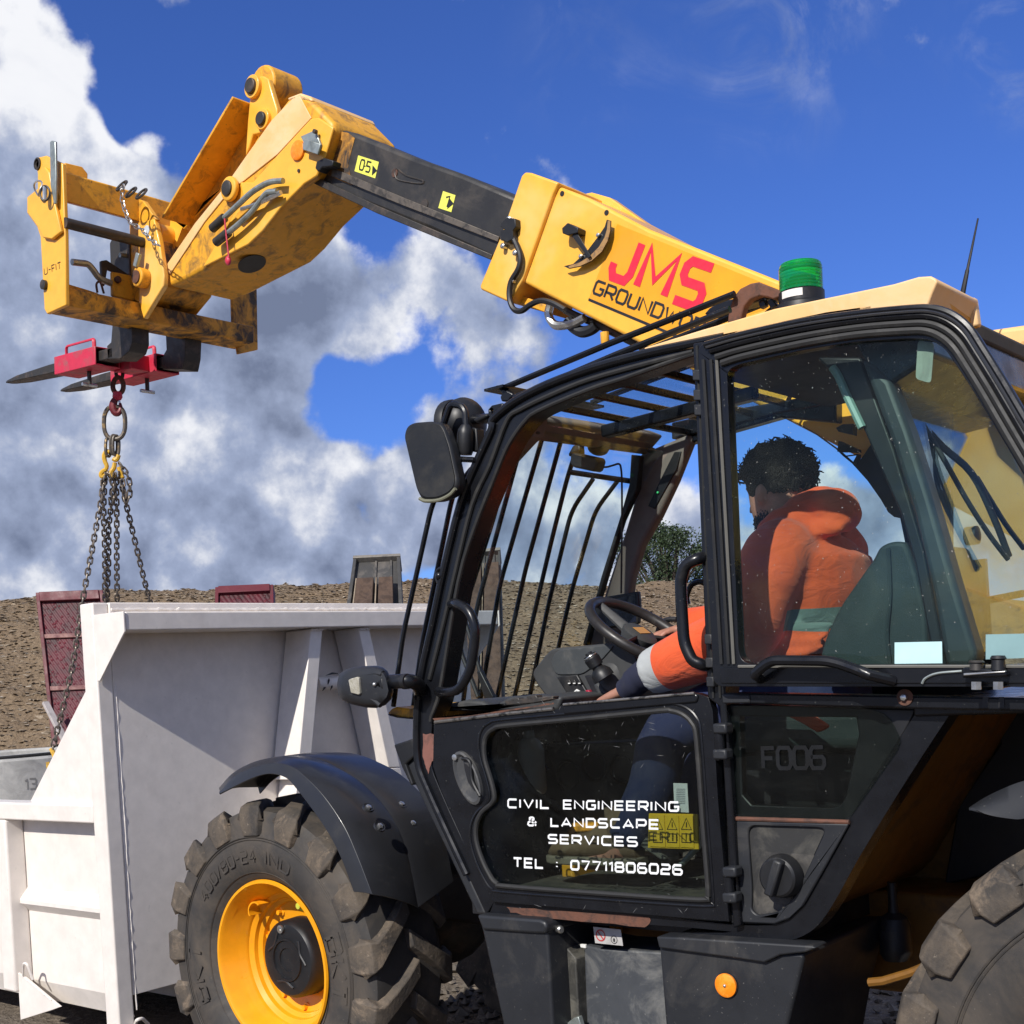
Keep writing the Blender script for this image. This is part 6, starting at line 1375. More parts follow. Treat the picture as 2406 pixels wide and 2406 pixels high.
def mirrors():
    e = lambda y, p: pl(zE, y, p); n = lambda y, p: pl(zN, y, p)
    mp = [(98, 375), (112, 325), (145, 305), (240, 298), (285, 308), (305, 335), (338, 430), (374, 600), (370, 640), (340, 675), (280, 703), (215, 706), (185, 690), (160, 640)]
    Mi = MB().prism(fillet(e(2.93, mp), .02, 3, True), (0, .05, 0)).done('upper_mirror', BLKM, TH, .014, 3)
    cx, cy = 238, 500; mq = [(cx+(x-cx)*.90, cy+(y-cy)*.92-6) for x, y in mp]
    MB().prism(fillet(e(2.928, mq), .02, 3, True), (0, .004, 0)).done('mirror_glass', MIRR, Mi)
    MB().tube(cat_path(e(2.926, [(185, 690), (215, 702), (280, 698), (335, 672), (366, 640)]), 4), .006, 8).done('mirror_edge', mat('olive_edge', (.16, .16, .11), .6), Mi)
    MB().tube(fillet(e(3.0, [(300, 330), (335, 228), (350, 214), (395, 222), (415, 250), (420, 330)]), .03, 4), .011, 10).done('mirror_arm', BLK, Mi)
    a, b = at(zE(417, 318), 3.0), at(zE(412, 470), 3.0); MB().lathe([(.014, 0), (.024, .015), (.026, .03), (.026, (b-a).length-.01), (.022, (b-a).length)], a, b-a, 18).done('mirror_clamp', BLKM, Mi)
    MB().prism(e(3.02, [(445, 330), (470, 335), (478, 450), (450, 455)]), (0, .04, 0)).done('mirror_clamp', BLKM, Mi, .004)
    # round work lamp
    c = at(zE(412, 308), 3.12); L = MB().ball(c, .082, 14, (.8, 1, 1)).done('work_lamp', BLKM, TH)
    MB().lathe([(.080, 0), (.084, .01), (.084, .03), (.07, .034), (.001, .03)], c+V((-.03, 0, 0)), (-1, 0, 0), 28).done('lamp_rim', BLKM, L)
    MB().cyl(c+V((.05, -.02, .0)), at(zE(545, 285), 3.05), .016, 12).done('lamp_arm', BLK, L)
    MB().prism(e(3.03, [(450, 290), (520, 258), (528, 275), (470, 310)]), (0, .03, 0)).done('lamp_arm', BLKM, L, .006)
    MB().prism(e(3.0, [(530, 240), (548, 220), (600, 208), (608, 240), (585, 265), (545, 285), (530, 270)]), (0, .02, 0), [[at(zE(547+9*math.cos(t), 242+9*math.sin(t)), 3.0) for t in [i*math.pi/5 for i in range(10)]]]).done('pillar_bracket', BLK, TH, .003)
    # small hook on the pillar
    MB().tube(cat_path([at(zN(*q), YN-.01) for q in ((1395, 145), (1370, 138), (1345, 160), (1335, 200), (1340, 240), (1358, 278))], 4), .006, 8).done('pillar_hook', BLK, TH)
    MB().ball(at(zN(1362, 205), YN-.01), .014, 8).done('pillar_hook', BLK, TH)
    # lower mirror
    lo = [(432, 1190), (448, 1100), (500, 1060), (560, 1040), (660, 1024), (790, 1020), (850, 1035), (890, 1070), (915, 1120), (945, 1255), (925, 1325), (870, 1380), (790, 1406), (700, 1402), (560, 1370), (480, 1330), (440, 1285)]
    cx, cy = 690, 1215
    sh = lambda y, k, dx=0: [at(zN(cx+(x-cx)*k+dx, cy+(yy-cy)*k), y) for x, yy in lo]
    LM = MB().loft([sh(2.86, .55), sh(2.865, .82), sh(2.885, .95), sh(2.92, 1.0), sh(2.97, 1.0), sh(3.02, .93), sh(3.03, .8)]).done('lower_mirror', GREY, TH, 0, 2, 60)
    MB().prism(n(2.850, [(532, 1150), (548, 1140), (612, 1122), (625, 1128), (637, 1275), (625, 1286), (555, 1268)]), (0, .012, 0)).done('indicator_lens', mat('clear_lens', (.42, .40, .34), .25, 0, (.3, .28, .22), 60, .4, .6), LM, .003)
    MB().tube(cat_path(n(2.872, [(600, 1130), (690, 1110), (790, 1090), (850, 1100)]), 4), .012, 8).done('mirror_ridge', GREY, LM)
    MB().tube(cat_path(n(2.87, [(640, 1260), (720, 1300), (790, 1345), (830, 1380)]), 4), .010, 8).done('mirror_ridge', GREY, LM)
    MB().prism(n(2.86, [(705, 1185), (770, 1160), (840, 1130), (850, 1240), (790, 1215), (710, 1210)]), (0, .03, 0)).done('mirror_pivot', BLKM, LM, .006)
    MB().ball(at(zN(772, 1190), 2.855), .007, 8).done('pivot_bolt', STEEL, LM)
    MB().tube(cat_path([at(zN(*q), y) for q, y in (((800, 1165), 2.9), ((960, 1165), 2.9), ((1070, 1160), 2.91), ((1140, 1175), 2.94), ((1180, 1215), 2.98), ((1195, 1280), 3.02))], 5), .0235, 14).done('mirror_arm', BLK, LM)
    MB().lathe([(.025, 0), (.025, .018)], at(zN(1040, 1165), 2.905), (1, 0, 0), 16).done('arm_collar', INK, LM)
    # grab handles
    q = fillet([at(zE(*p), y) for p, y in (((345, 1222), 3.0), ((368, 1216), 2.95), ((430, 1248), 2.94), ((466, 1330), 2.94), ((462, 1420), 2.94), ((440, 1560), 2.94), ((385, 1655), 2.94), ((320, 1668), 2.95), ((280, 1662), 3.0))], .05, 4)
    MB().tube(q, .0155, 12).done('grab_handle', BLK, TH)
    q = fillet([at(zJ(*p), y) for p, y in (((1625, 28), 3.0), ((1560, 40), 2.96), ((1440, 90), 2.95), ((1402, 220), 2.95), ((1408, 400), 2.95), ((1430, 740), 2.95), ((1500, 890), 2.95), ((1590, 922), 2.96), ((1640, 925), 3.0))], .06, 4)
    MB().tube(q, .0165, 12).done('grab_handle', BLK, TH)
    q = cat_path([at(zJ(*p), 3.8) for p in ((1462, 420), (1455, 350), (1490, 265), (1550, 235), (1600, 250), (1660, 300))], 4)
    MB().tube(q, .010, 8).done('grab_handle', BLK, TH)
mirrors()

def boxes():
    g = lambda y, p: pl(zG, y, p); h = lambda y, p: pl(zH, y, p)
    b = MB().prism(g(2.97, [(478, 1190), (800, 1212), (822, 1232), (832, 1300), (858, 1740), (900, 2150), (700, 2150), (606, 1740), (500, 1262)]), (0, .32, 0)).done('front_box', GREY, TH, .022, 4)
    MB().prism(g(2.958, [(470, 1180), (790, 1203), (818, 1215), (828, 1245), (818, 1278), (760, 1276), (500, 1258)]), (0, .33, 0)).done('box_lip', GREY, b, .012, 3)
    st = MB().prism(g(3.06, [(845, 1290), (880, 1290), (972, 1400), (990, 1740), (1010, 2150), (920, 2150), (885, 1740), (848, 1330)]), (0, .25, 0)).done('step_side', mat('scuffed_plastic', (.035, .034, .03), .65, 0, (.10, .095, .08), 12, .45, .6, .2, 120, .002), TH, .004)
    MB().tube(g(3.03, [(835, 1240), (842, 1300), (850, 1400), (878, 1740), (905, 2100)]), .006, 8).done('bare_edge', STEEL, st)
    MB().prism(g(3.058, [(890, 1375), (905, 1340), (918, 1350), (922, 1385), (890, 1395)]), (0, .001, 0)).done('scuff', mat('pale_scuff', (.28, .28, .27), .7), st)
    p = at(zG(872, 1247), 3.02); MB().lathe([(.012, 0), (.012, .03), (.008, .034)], p, (1, -.4, 0), 10).done('bolt', STEEL, st)
    MB().prism(g(3.02, [(812, 1205), (832, 1215), (840, 1270), (826, 1275)]), (0, .01, 0)).done('step_bracket', ZINC, st, .002)
    pn = MB().prism(g(3.10, [(1012, 1332), (1100, 1350), (1472, 1372), (1485, 1420), (1525, 1740), (1560, 2150), (1040, 2150), (1026, 1740)]), (0, .2, 0)).done('step_panel', mat('dusty_panel', (.055, .06, .068), .55, .1, (.16, .16, .155), 8, .5, .68, .1, 120, .001, speck=(.35, .35, .34), spk=60), TH, .006)
    MB().prism(g(3.095, [(992, 1328), (1020, 1330), (1022, 1350), (995, 1345)]), (0, .01, 0)).done('panel_clip', PAPER, pn, .002)
    MB().prism(g(3.04, [(915, 1735), (960, 1700), (985, 1692), (1000, 1745)]), (0, .02, 0)).done('step_tread', ZINC, TH, .003)
    # safety sign under the cab
    sg = MB().prism(g(3.07, [(1060, 1240), (1198, 1254), (1210, 1336), (1070, 1322)]), (0, .002, 0)).done('safety_sign', mat('grey_sign', (.45, .44, .43), .5, 0, (.35, .34, .33), 20), TH)
    nr = V((0, -1, 0)); up = V((0, 0, 1)); c = at(zG(1098, 1283), 3.07); k = MB(); disc(k, c, .018, nr, up, 24, .001, .014); 
    k.done('sign_mark', mat('sign_red', (.45, .04, .04), .5), sg, flip=False, ang=0)
    k = MB(); ribbon(k, [c+V((-.010, 0, .012)), c+V((.010, 0, -.012))], .004, nr, .0012); k.done('sign_mark', mat('sign_red2', (.45, .04, .04), .5), sg, flip=False, ang=0)
    c = at(zG(1166, 1305), 3.07); k = MB(); disc(k, c, .012, nr, up, 20, .001, .010); k.done('sign_mark', INK, sg, flip=False, ang=0)
    k = MB(); ribbon(k, [c+V((0, 0, -.006)), c+V((0, 0, .004))], .006, nr, .0011); k.done('sign_mark', INK, sg, flip=False, ang=0)
    MB().box((at(zG(1150, 1300), 3.1).x, 3.45, .85), (1.2, .6, .06)).done('chassis_rail', INK, TH)
    # rear box with the amber reflector
    rb = MB().prism(h(2.96, [(-128, 1455), (0, 1460), (465, 1560), (560, 1530), (690, 1530), (690, 1560), (600, 1932), (520, 2400), (-20, 2400), (-90, 1932)]), (0, .52, 0)).done('rear_box', GREY, TH, .018, 3)
    MB().prism(h(2.945, [(-140, 1440), (0, 1445), (735, 1492), (760, 1505), (700, 1530), (560, 1545), (468, 1588), (300, 1562), (0, 1522), (-125, 1505)]), (0, .07, 0)).done('box_lip', GREY, rb, .012, 3)
    p = at(zH(258, 1712), 2.958); rf = MB().lathe([(.032, 0), (.032, .008), (.026, .011), (.001, .011)], p, (0, -1, 0), 36).done('amber_reflector', ORG, rb)
    MB().lathe([(.034, 0), (.034, .004)], p+V((0, .002, 0)), (0, -1, 0), 36).done('reflector_ring', BLKM, rf)
    MB().ball(p+V((0, -.011, 0)), .005, 6).done('rivet', STEEL, rf)
boxes()

def chassis():
    h = lambda y, p: pl(zH, y, p)
    # boom tower and body side in the shade behind the cab
    MB().prism([V((-2.2, 3.93, .62)), V((.9, 3.93, .62)), V((.9, 3.93, 1.55)), V((-.2, 3.93, 2.1)), V((-.75, 3.93, 2.1)), V((-1.25, 3.93, 1.45)), V((-2.2, 3.93, 1.25))], (0, .04, 0)).done('boom_tower', YELD, TH, .006)
    MB().prism([V((-1.2, 4.31, .62)), V((.9, 4.31, .62)), V((.9, 4.31, 1.6)), V((-.2, 4.31, 2.1)), V((-.75, 4.31, 2.1))], (0, .04, 0)).done('boom_tower', YELD, TH, .006)
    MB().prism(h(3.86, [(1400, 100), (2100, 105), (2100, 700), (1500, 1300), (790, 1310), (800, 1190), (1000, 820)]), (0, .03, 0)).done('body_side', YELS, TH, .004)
    MB().prism(h(3.8, [(1690, 80), (2300, 100), (2300, 900), (1932, 1000), (1700, 1100), (1480, 1150), (1560, 700), (1800, 350)]), (0, .04, 0)).done('wheel_arch_shade', INK, TH, .006)  # black sheet painting the unlit void of the wheel arch
    MB().box((-.32, 3.40, 1.46), (1.86, .82, .04)).done('added_shade_deck', BLK, TH, .006)  # made-up deck, added to cast shade on the yellow panels below
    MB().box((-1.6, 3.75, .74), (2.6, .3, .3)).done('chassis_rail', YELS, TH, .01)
    MB().box((-3.1, 4.1, .78), (1.6, .6, .34)).done('chassis_front', mat('chassis_dark', (.03, .025, .02), .7), TH, .02)
    MB().box((-2.62, 3.55, .82), (.05, .42, .30)).done('chassis_plate', YELD, TH, .01)
    MB().cyl(V((-3.35, 3.5, .93)), V((-2.7, 3.5, .93)), .06, 14).done('steer_cylinder', INK, TH)
    MB().box((-2.9, 3.62, 1.02), (.5, .10, .10)).done('chassis_plate', YELD, TH, .01)
    MB().box((.35, 4.1, 1.2), (.9, 1.5, .7)).done('rear_body', YELD, TH, .05)
    MB().box((-1.6, 4.75, 1.15), (2.0, .5, .75)).done('engine_cover', YEL, TH, .05)
    # accumulator bottle
    c = at(zH(1212, 1530), 3.45); q = c+V((0, 0, .10)); B = MB().lathe([(.035, -.02), (.046, .0), (.045, .02), (.045, .08), (.038, .10), (.016, .115), (.013, .14), (.013, .20)], c, (0, 0, 1), 24).done('accumulator', INK, TH)
    rows = [[c+V((math.cos(x)*.0458, math.sin(x)*.0458, z)) for x in [rad(-140+8*j) for j in range(11)]] for z in (.045, .068)]
    MB().shell(rows, .001).done('accumulator_label', GREY, B)  # label coloured dark grey to stand for the shade around it
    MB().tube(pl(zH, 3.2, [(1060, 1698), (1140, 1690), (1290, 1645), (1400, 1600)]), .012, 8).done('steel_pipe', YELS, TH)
    # rear mudguard: only its front tip comes into view
    t0 = at(zH(1632, 724), 2.98); 
    sec = [(1632, 724), (1720, 668), (1830, 615), (1932, 578), (2100, 540), (2300, 540)]; lo = [(1634, 728), (1740, 758), (1860, 776), (1930, 776), (2060, 740), (2300, 690)]
    A, Bq = cat_path(pl(zH, 2.98, sec), 4), cat_path(pl(zH, 2.95, lo), 4)
    rows = [[b, (a+b)/2+V((0, -.01, .0)), a, a+V((0, .2, .0)), a+V((0, .4, -.01))] for a, b in zip(A, Bq)]
    MB().shell(rows, .006).done('rear_mudguard', GREY, TH, 0, 2, 50)
chassis()

def interior():
    j = lambda y, p: pl(zJ, y, p)
    D = MB().prism(fillet(j(3.34, [(168, 990), (290, 832), (345, 785), (860, 738), (1010, 800), (1080, 1000), (1080, 1260), (350, 1260), (215, 1085)]), .03, 3, True), (0, .40, 0)).done('dashboard', DASH, TH, .02, 3)
    MB().prism(fillet(j(3.335, [(325, 905), (370, 815), (420, 795), (860, 755), (740, 890), (590, 1000), (372, 1004)]), .02, 3, True), (0, .01, 0)).done('dash_inset', mat('dash_inset', (.05, .055, .058), .45, 0, (.1, .1, .095), 8), D, .004)
    MB().prism(j(3.33, [(375, 1022), (545, 1000), (650, 1180), (640, 1215), (500, 1215), (430, 1110)]), (0, .012, 0)).done('switch_panel', BLKM, D, .004)
    for i in range(3):
        x = 470+42*i; sw = MB().prism(j(3.322, [(x-16, 1045), (x+12, 1042), (x+30, 1075), (x, 1080)]), (0, .01, 0)).done('rocker_switch', BLKM, D, .002)
        MB().prism(j(3.3205, [(x, 1070), (x+18, 1068), (x+22, 1076), (x+4, 1078)]), (0, .001, 0)).done('switch_mark', PAPER, sw)
    MB().prism(j(3.325, [(495, 1165), (540, 1120), (605, 1160), (600, 1172), (542, 1140), (505, 1185)]), (0, .02, 0)).done('switch_guard', PAPER, D, .002)
    MB().prism(j(3.32, [(612, 1130), (640, 1128), (690, 1190), (640, 1200)]), (0, .02, 0)).done('red_lever', mat('lever_red', (.35, .02, .05), .4), D, .003)
    MB().prism(j(3.325, [(605, 1010), (690, 1000), (800, 1120), (760, 1190), (690, 1190)]), (0, .02, 0)).done('lever_gate', INK, D, .004)
    MB().prism(j(3.31, [(670, 1080), (720, 1060), (790, 1150), (780, 1200), (720, 1200)]), (0, .05, 0)).done('gear_housing', DASH, D, .01)
    # joystick
    a, b = at(zJ(760, 1010), 3.28), at(zJ(648, 835), 3.26); L = (b-a).length
    J = MB().lathe([(.036, -.01), (.034, .01), (.026, .022), (.018, .03), (.017, .05), (.024, L*.45), (.026, L*.8), (.022, L*.88), (.022, L*.97), (.012, L), (.001, L)], a, b-a, 20).done('joystick', BLKM, D)
    MB().lathe([(.012, L), (.012, L+.006), (.001, L+.008)], a, b-a, 16).done('joystick_button', GREY, J)
    MB().lathe([(.024, L*.86), (.025, L*.9), (.024, L*.93)], a, b-a, 20).done('joystick_ring', STEEL, J)
    # column and wheel
    wc = at(zJ(1075, 650), 3.46); n = V((.60, 0, .80)).normalized(); e1 = V((0, 1, 0)); e2 = n.cross(e1); R = .185
    W = MB().tube([wc+(e1*math.cos(t)+e2*math.sin(t))*R for t in [i*2*math.pi/48 for i in range(48)]], .0175, 12, True).done('steering_wheel', mat('wheel_rim_plastic', (.022, .02, .02), .38, 0, (.05, .045, .04), 12, .55, .7), TH)
    MB().lathe([(.05, -.05), (.06, -.02), (.062, -.005), (.05, .004), (.001, .006)], wc, n, 24).done('wheel_hub', DASH, W)
    for an in (100, 200, 340): 
        t = rad(an); MB().tube([wc+(e1*math.cos(t)+e2*math.sin(t))*.03-n*.02, wc+(e1*math.cos(t)+e2*math.sin(t))*R], [.02, .012], 8, flat=.5).done('wheel_spoke', DASH, W)
    MB().prism([wc+n*.0065+e2*.018*a_+e1*.03*b_ for a_, b_ in ((-1, -1), (1, -1), (1, 1), (-1, 1))], n*.001).done('hub_badge', mat('badge_orange', (.5, .25, .05), .4), W)
    MB().lathe([(.075, 0), (.06, .10), (.045, .22)], wc-n*.27, n, 20).done('steering_column', INK, TH)
    p = at(zJ(850, 930), 3.4); MB().lathe([(.085, 0), (.07, .06), (.05, .10)], p-V((0, 0, .06)), n, 24).done('column_gaiter', DASH, D)
    MB().tube(cat_path(j(3.66, [(1200, 720), (1225, 610), (1265, 560), (1320, 545), (1370, 545)]), 4), .009, 8).done('wheel_stalk', INK, TH)
    # tablet on the far pillar, with its lead
    T = MB().prism(j(3.72, [(672, 378), (1048, 312), (1058, 440), (1050, 582), (690, 640), (664, 560)]), (0, .022, 0)).done('tablet', INK, TH, .006)
    MB().prism(j(3.7185, [(760, 400), (1030, 335), (1034, 565), (790, 605)]), (0, .001, 0)).done('tablet_screen', mat('dark_screen', (.006, .008, .02), .12), T)
    C = MB().prism(pl(zL, 3.5, [(860, 800), (885, 780), (1045, 815), (1056, 840), (1035, 905), (1015, 914), (880, 885), (858, 860)]), (0, .05, 0)).done('dash_camera', INK, TH, .01, 3)
    MB().prism(pl(zL, 3.52, [(880, 732), (925, 728), (930, 790), (880, 800), (850, 810), (848, 790)]), (0, .03, 0)).done('camera_mount', INK, C, .004)
    MB().tube(cat_path([at(zL(*q), y) for q, y in (((1045, 880), 3.53), ((1110, 884), 3.55), ((1160, 872), 3.58), ((1200, 862), 3.6), ((1215, 890), 3.62), ((1222, 1000), 3.66), ((1222, 1338), 3.7))]+[at(zJ(912, 330), 3.74)], 5), .0035, 6).done('camera_lead', INK, C)
    MB().tube([at(zJ(938, 600), 3.72), at(zJ(938, 660), 3.72)], .004, 6).done('tablet_lead', INK, T)
    # seat
    f = lambda y, p: pl(zF, y, p)
    S = MB().prism(fillet(f(3.24, [(795, 1250), (815, 1205), (860, 1182), (925, 1180), (965, 1290), (1010, 1480), (1020, 1700), (560, 1720), (585, 1600), (650, 1455), (745, 1320)]), .04, 4, True), (0, .46, 0)).done('seat_back', SEATM, TH, .045, 5)
    MB().tube(cat_path(f(3.232, [(855, 1210), (862, 1400), (850, 1560), (862, 1690)]), 4), .006, 6).done('seat_piping', SEATM, S)
    sb = at(zF(700, 1720), 3.3); MB().box((sb.x-.2, 3.47, 1.40), (.56, .46, .13)).done('seat_cushion', SEATM, TH, .04, 4)
    # seat stand with warning labels, wall of the heater box with round vents
    g = lambda y, p: pl(zG, y, p)
    st = MB().prism([V((-2.02, 3.34, .93)), V((-1.74, 3.34, .93)), V((-1.48, 3.34, 1.33)), V((-1.98, 3.34, 1.33))], (0, .36, 0)).done('seat_stand', BLKM, TH, .01)
    yl = 3.125
    MB().prism(g(yl+.003, [(1340, 668), (1585, 672), (1592, 850), (1335, 842)]), (0, .006, 0)).done('label_plate', LABY, st, .001)
    for i in range(3):
        x = 1352+i*72
        lb = MB().prism(g(yl, [(x, 675+i*2), (x+66, 677+i*2), (x+72, 838+i*2), (x-6 if i == 0 else x+4, 834+i*2)]), (0, .0015, 0)).done('warning_label', LABY, st)
        k = MB(); nr = V((0, -1, 0)); tri = [(x+10, 748), (x+34, 692), (x+60, 750)]
        T3 = g(yl, tri); ribbon(k, T3+[T3[0]], .0035, nr, .001); k.done('label_mark', INK, lb, flip=False, ang=0)
        k = MB(); ribbon(k, g(yl, [(x+35, 712), (x+35, 738)]), .003, nr, .001); k.done('label_mark', INK, lb, flip=False, ang=0)
        k = MB(); q = g(yl, [(x+12, 770), (x+56, 772), (x+58, 815), (x+12, 813)]); ribbon(k, q+[q[0]], .0025, nr, .001); k.done('label_mark', INK, lb, flip=False, ang=0)
    yl = YN+.0
    pp = MB().prism(g(yl, [(1464, 515), (1534, 517), (1542, 664), (1470, 660)]), (0, .0015, 0)).done('paper_label', PAPER, st)
    for i in range(9):
        k = MB(); y = 545+i*9; ribbon(k, g(yl, [(1480, y), (1525, y+1)]), .002, nr, .001); k.done('label_line', mat('grey_print', (.3, .3, .32), .6), pp, flip=False, ang=0)
    hb = MB().prism(g(3.62, [(620, 330), (1330, 300), (1380, 960), (620, 960)]), (0, .15, 0)).done('heater_box', DASH, TH, .01)
    for x, y in ((945, 470), (1075, 432), (1212, 445)):
        p = at(zG(x, y), 3.62); MB().lathe([(.046, 0), (.052, .008), (.054, .014), (.046, .016), (.042, .006), (.001, .004)], p, (0, -1, 0), 28).done('air_vent', BLKM, hb)
    c = at(zG(755, 590), 3.5); MB().lathe([(.048, 0), (.052, .01), (.052, .17), (.04, .2), (.02, .215), (.02, .24)], c, (0, 0, 1), 24).done('fluid_bottle', mat('milky_plastic', (.32, .31, .28), .5), TH)
    MB().prism(g(3.15, [(1290, 830), (1320, 790), (1345, 780), (1425, 900), (1400, 905)]), (0, .08, 0)).done('pedal', mat('pedal_rubber', (.14, .13, .11), .8), TH, .006)
    MB().tube(g(3.2, [(1590, 835), (1500, 930), (1470, 945)]), .009, 8).done('pedal_rod', ZINC, TH)
interior()
# ------------------------------------------------------------------ the driver
def driver():
    f = lambda x, y, Y: at(zF(x, y), Y)
    hip = f(545, 1790, 3.47); waist = f(505, 1640, 3.47); chest = f(500, 1400, 3.47); sho = f(500, 1200, 3.47); neck = f(430, 1110, 3.47); head = f(398, 985, 3.46)
    def ring(c, ax, ay, rx, ry, n=20): return [c+ax*rx*math.cos(2*math.pi*i/n)+ay*ry*math.sin(2*math.pi*i/n) for i in range(n)]
    X, Y, Z = V((1, 0, 0)), V((0, 1, 0)), V((0, 0, 1))
    RM = lambda o, v, it=6: (setattr_rm(o, v, it))
    def setattr_rm(o, v, it):
        r = o.modifiers.new('remesh', 'REMESH'); r.mode = 'VOXEL'; r.voxel_size = v; r.use_smooth_shade = True
        s = o.modifiers.new('smooth', 'SMOOTH'); s.factor = .6; s.iterations = it
        return o
    # joints
    shL, shR = f(395, 1245, 3.27), f(640, 1230, 3.68)
    elL = at((1745, 1492), 3.2); wrL = at((1468, 1622), 3.25); hdL = at((1425, 1645), 3.26)
    elR = V((elL.x-.02, 3.78, elL.z+.03)); wrR = at((1605, 1478), 3.66); hdR = wrR+V((-.10, -.03, -.02))
    knL, knR = at(zG(1440, 270), 3.24), at(zG(1440, 270), 3.24)+V((.0, .30, 0))
    anL, anR = at(zG(1225, 800), 3.2), at(zG(1225, 800), 3.2)+V((-.02, .30, 0))
    # body: one continuous skin surface, head to ankles
    me = bpy.data.meshes.new('person'); mb = MB()
    fwd = V((-1, .30, -.10)).normalized(); side = fwd.cross(Z).normalized(); upv = side.cross(fwd)
    # head: stacked outlines give a brow, nose, lips and chin
    prof = [(-.125, .035, .045, .018), (-.105, .062, .048, .010), (-.08, .080, .058, .004), (-.055, .092, .066, .0), (-.03, .098, .071, -.002), (0, .100, .074, -.004), (.03, .101, .076, -.006), (.06, .100, .076, -.010), (.09, .090, .070, -.014), (.112, .066, .052, -.016), (.124, .03, .026, -.016)]
    rings = []
    for z, fx, sy, off in prof:
        c = head+upv*z+fwd*off; rings.append([c+fwd*fx*math.cos(t)*(1.0 if math.cos(t) > 0 else .96)+side*sy*math.sin(t) for t in [2*math.pi*i/24 for i in range(24)]])
    mb.loft(rings)
    mb.loft([[head+fwd*a+upv*b+side*c for a, b, c in q] for q in ([(.088, .030, -.009), (.088, .030, .009), (.088, -.04, .018), (.088, -.04, -.018)], [(.104, .022, -.005), (.104, .022, .005), (.122, -.030, .009), (.122, -.030, -.009)])])   # nose
    mb.ball(head+fwd*.094-upv*.064, .02, 8, (.6, 1.3, .45)); mb.ball(head+fwd*.088-upv*.10, .024, 8, (.9, 1.2, .8)); mb.ball(head+fwd*.088+upv*.036, .03, 8, (.5, 1.9, .4))
    for s_ in (-1, 1):
        mb.ball(head+side*s_*.077-fwd*.006-upv*.005, .03, 8, (.62, .38, 1.0)); mb.ball(head+side*s_*.083-fwd*.016+upv*.006, .018, 8, (.6, .4, 1.1))
    mb.tube(cat_path([head-upv*.06-fwd*.012, neck+V((.01, 0, .02)), sho+V((.01, 0, -.06))], 4), [.062, .061, .06, .061, .064, .068, .074, .08, .085], 16)
    tor = [(hip, .13, .17), (waist, .135, .165), (chest, .13, .18), (sho+V((0, 0, -.02)), .10, .19)]
    mb.loft([ring(c, X, Y, rx, ry) for c, rx, ry in tor])
    for sh, el, wr in ((shL, elL, wrL), (shR, elR, wrR)):
        mb.tube(cat_path([sho*.4+sh*.6, sh, (sh+el)/2, el, (el+wr)/2, wr], 3), [.062, .062, .06, .058, .056, .054, .05, .047, .044, .043, .042, .041, .038, .034, .030, .027], 12)
    for s_, kn, an in ((-1, knL, anL), (1, knR, anR)):
        hp = hip+Y*.1*s_; mb.tube(cat_path([hp, (hp+kn)/2+Z*.02, kn, (kn+an)/2+X*.02, an], 3), [.095, .092, .088, .082, .076, .07, .066, .062, .06, .055, .05, .044, .042], 12)
        mb.tube([an, an+V((-.05, 0, -.06)), an+V((-.17, 0, -.07))], [.042, .042, .03], 10)
    # hands: palm, four bent fingers of different length, thumb from the side of the palm
    def hand(w, h, curl, thumb_side):
        d = (h-w).normalized(); n = d.cross(V((0, 1, 0))).normalized(); s2 = n.cross(d)
        if n.z < 0: n = -n
        mb.loft([[w+d*t+s2*wd*a+n*th*b for a, b in ((-1, -.5), (-.5, -1), (.5, -1), (1, -.5), (1, .5), (.5, 1), (-.5, 1), (-1, .5))] for t, wd, th in ((-.02, .024, .02), (.02, .032, .018), (.055, .040, .016), (.09, .041, .014), (.10, .036, .011))])
        for i, (o, L) in enumerate(((-.030, .075), (-.010, .085), (.010, .080), (.029, .062))):
            b = w+d*.092+s2*o; p1 = b+d*L*.45-n*.004*curl; p2 = p1+(d*.6-n*.8*curl).normalized()*L*.33; p3 = p2+(d*.1-n*curl).normalized()*L*.26
            mb.tube(cat_path([b-d*.02, b, p1, p2, p3], 2), [.0095, .0095, .0092, .009, .0088, .0085, .0082, .0078, .0065], 8)
        b = w+d*.035+s2*thumb_side*.034; mb.tube(cat_path([b-s2*thumb_side*.012, b, b+(d*.8+s2*thumb_side*.7-n*.3).normalized()*.035, b+(d+s2*thumb_side*.15-n*.6*curl).normalized()*.062], 3), [.013, .0125, .0122, .012, .0115, .011, .0105, .010, .0095, .008], 8)
    hand(wrL, hdL, .8, 1); hand(wrR, hdR, 1, -1)
    P = mb.done('person', SKIN, None, ang=0); tag(P, 'driver in a bright orange hooded jacket sitting in the cab', 'person'); RM(P, .0075, 3)
    # set the person's origin on the seat
    org = V((hip.x, hip.y, hip.z)); P.data.transform(Matrix.Translation(-org)); P.location = org
    # hair: short dark curls
    hr = MB(); rr = random.Random(6)
    hc = head+upv*.045-fwd*.012
    for i in range(1500):
        q = V((rr.gauss(0, 1), rr.gauss(0, 1), rr.gauss(0, 1))).normalized()
        a, b, c = q.dot(fwd), q.dot(side), q.dot(upv)
        if c < -.52 or (a > .25 and c < .22) or (a > -.35 and c < -.12): continue
        k = (1.0 if c > -.1 else .93)*(1+.055*noise.noise(q*4.2)+.03*rr.random())
        p = hc+fwd*a*.112*k+side*b*.092*k+upv*c*(.098 if c > 0 else .10)
        s = rr.uniform(.010, .022); n = (fwd*a+side*b+upv*c+V((rr.gauss(0, .6), rr.gauss(0, .6), rr.gauss(0, .6)))).normalized(); u = n.orthogonal().normalized(); w = n.cross(u); ph = rr.uniform(0, 6)
        pts = [p+(u*math.cos(ph+t*1.25)+w*math.sin(ph+t*1.25))*s*.62+n*(s*.36*t-s*.5) for t in range(6)]
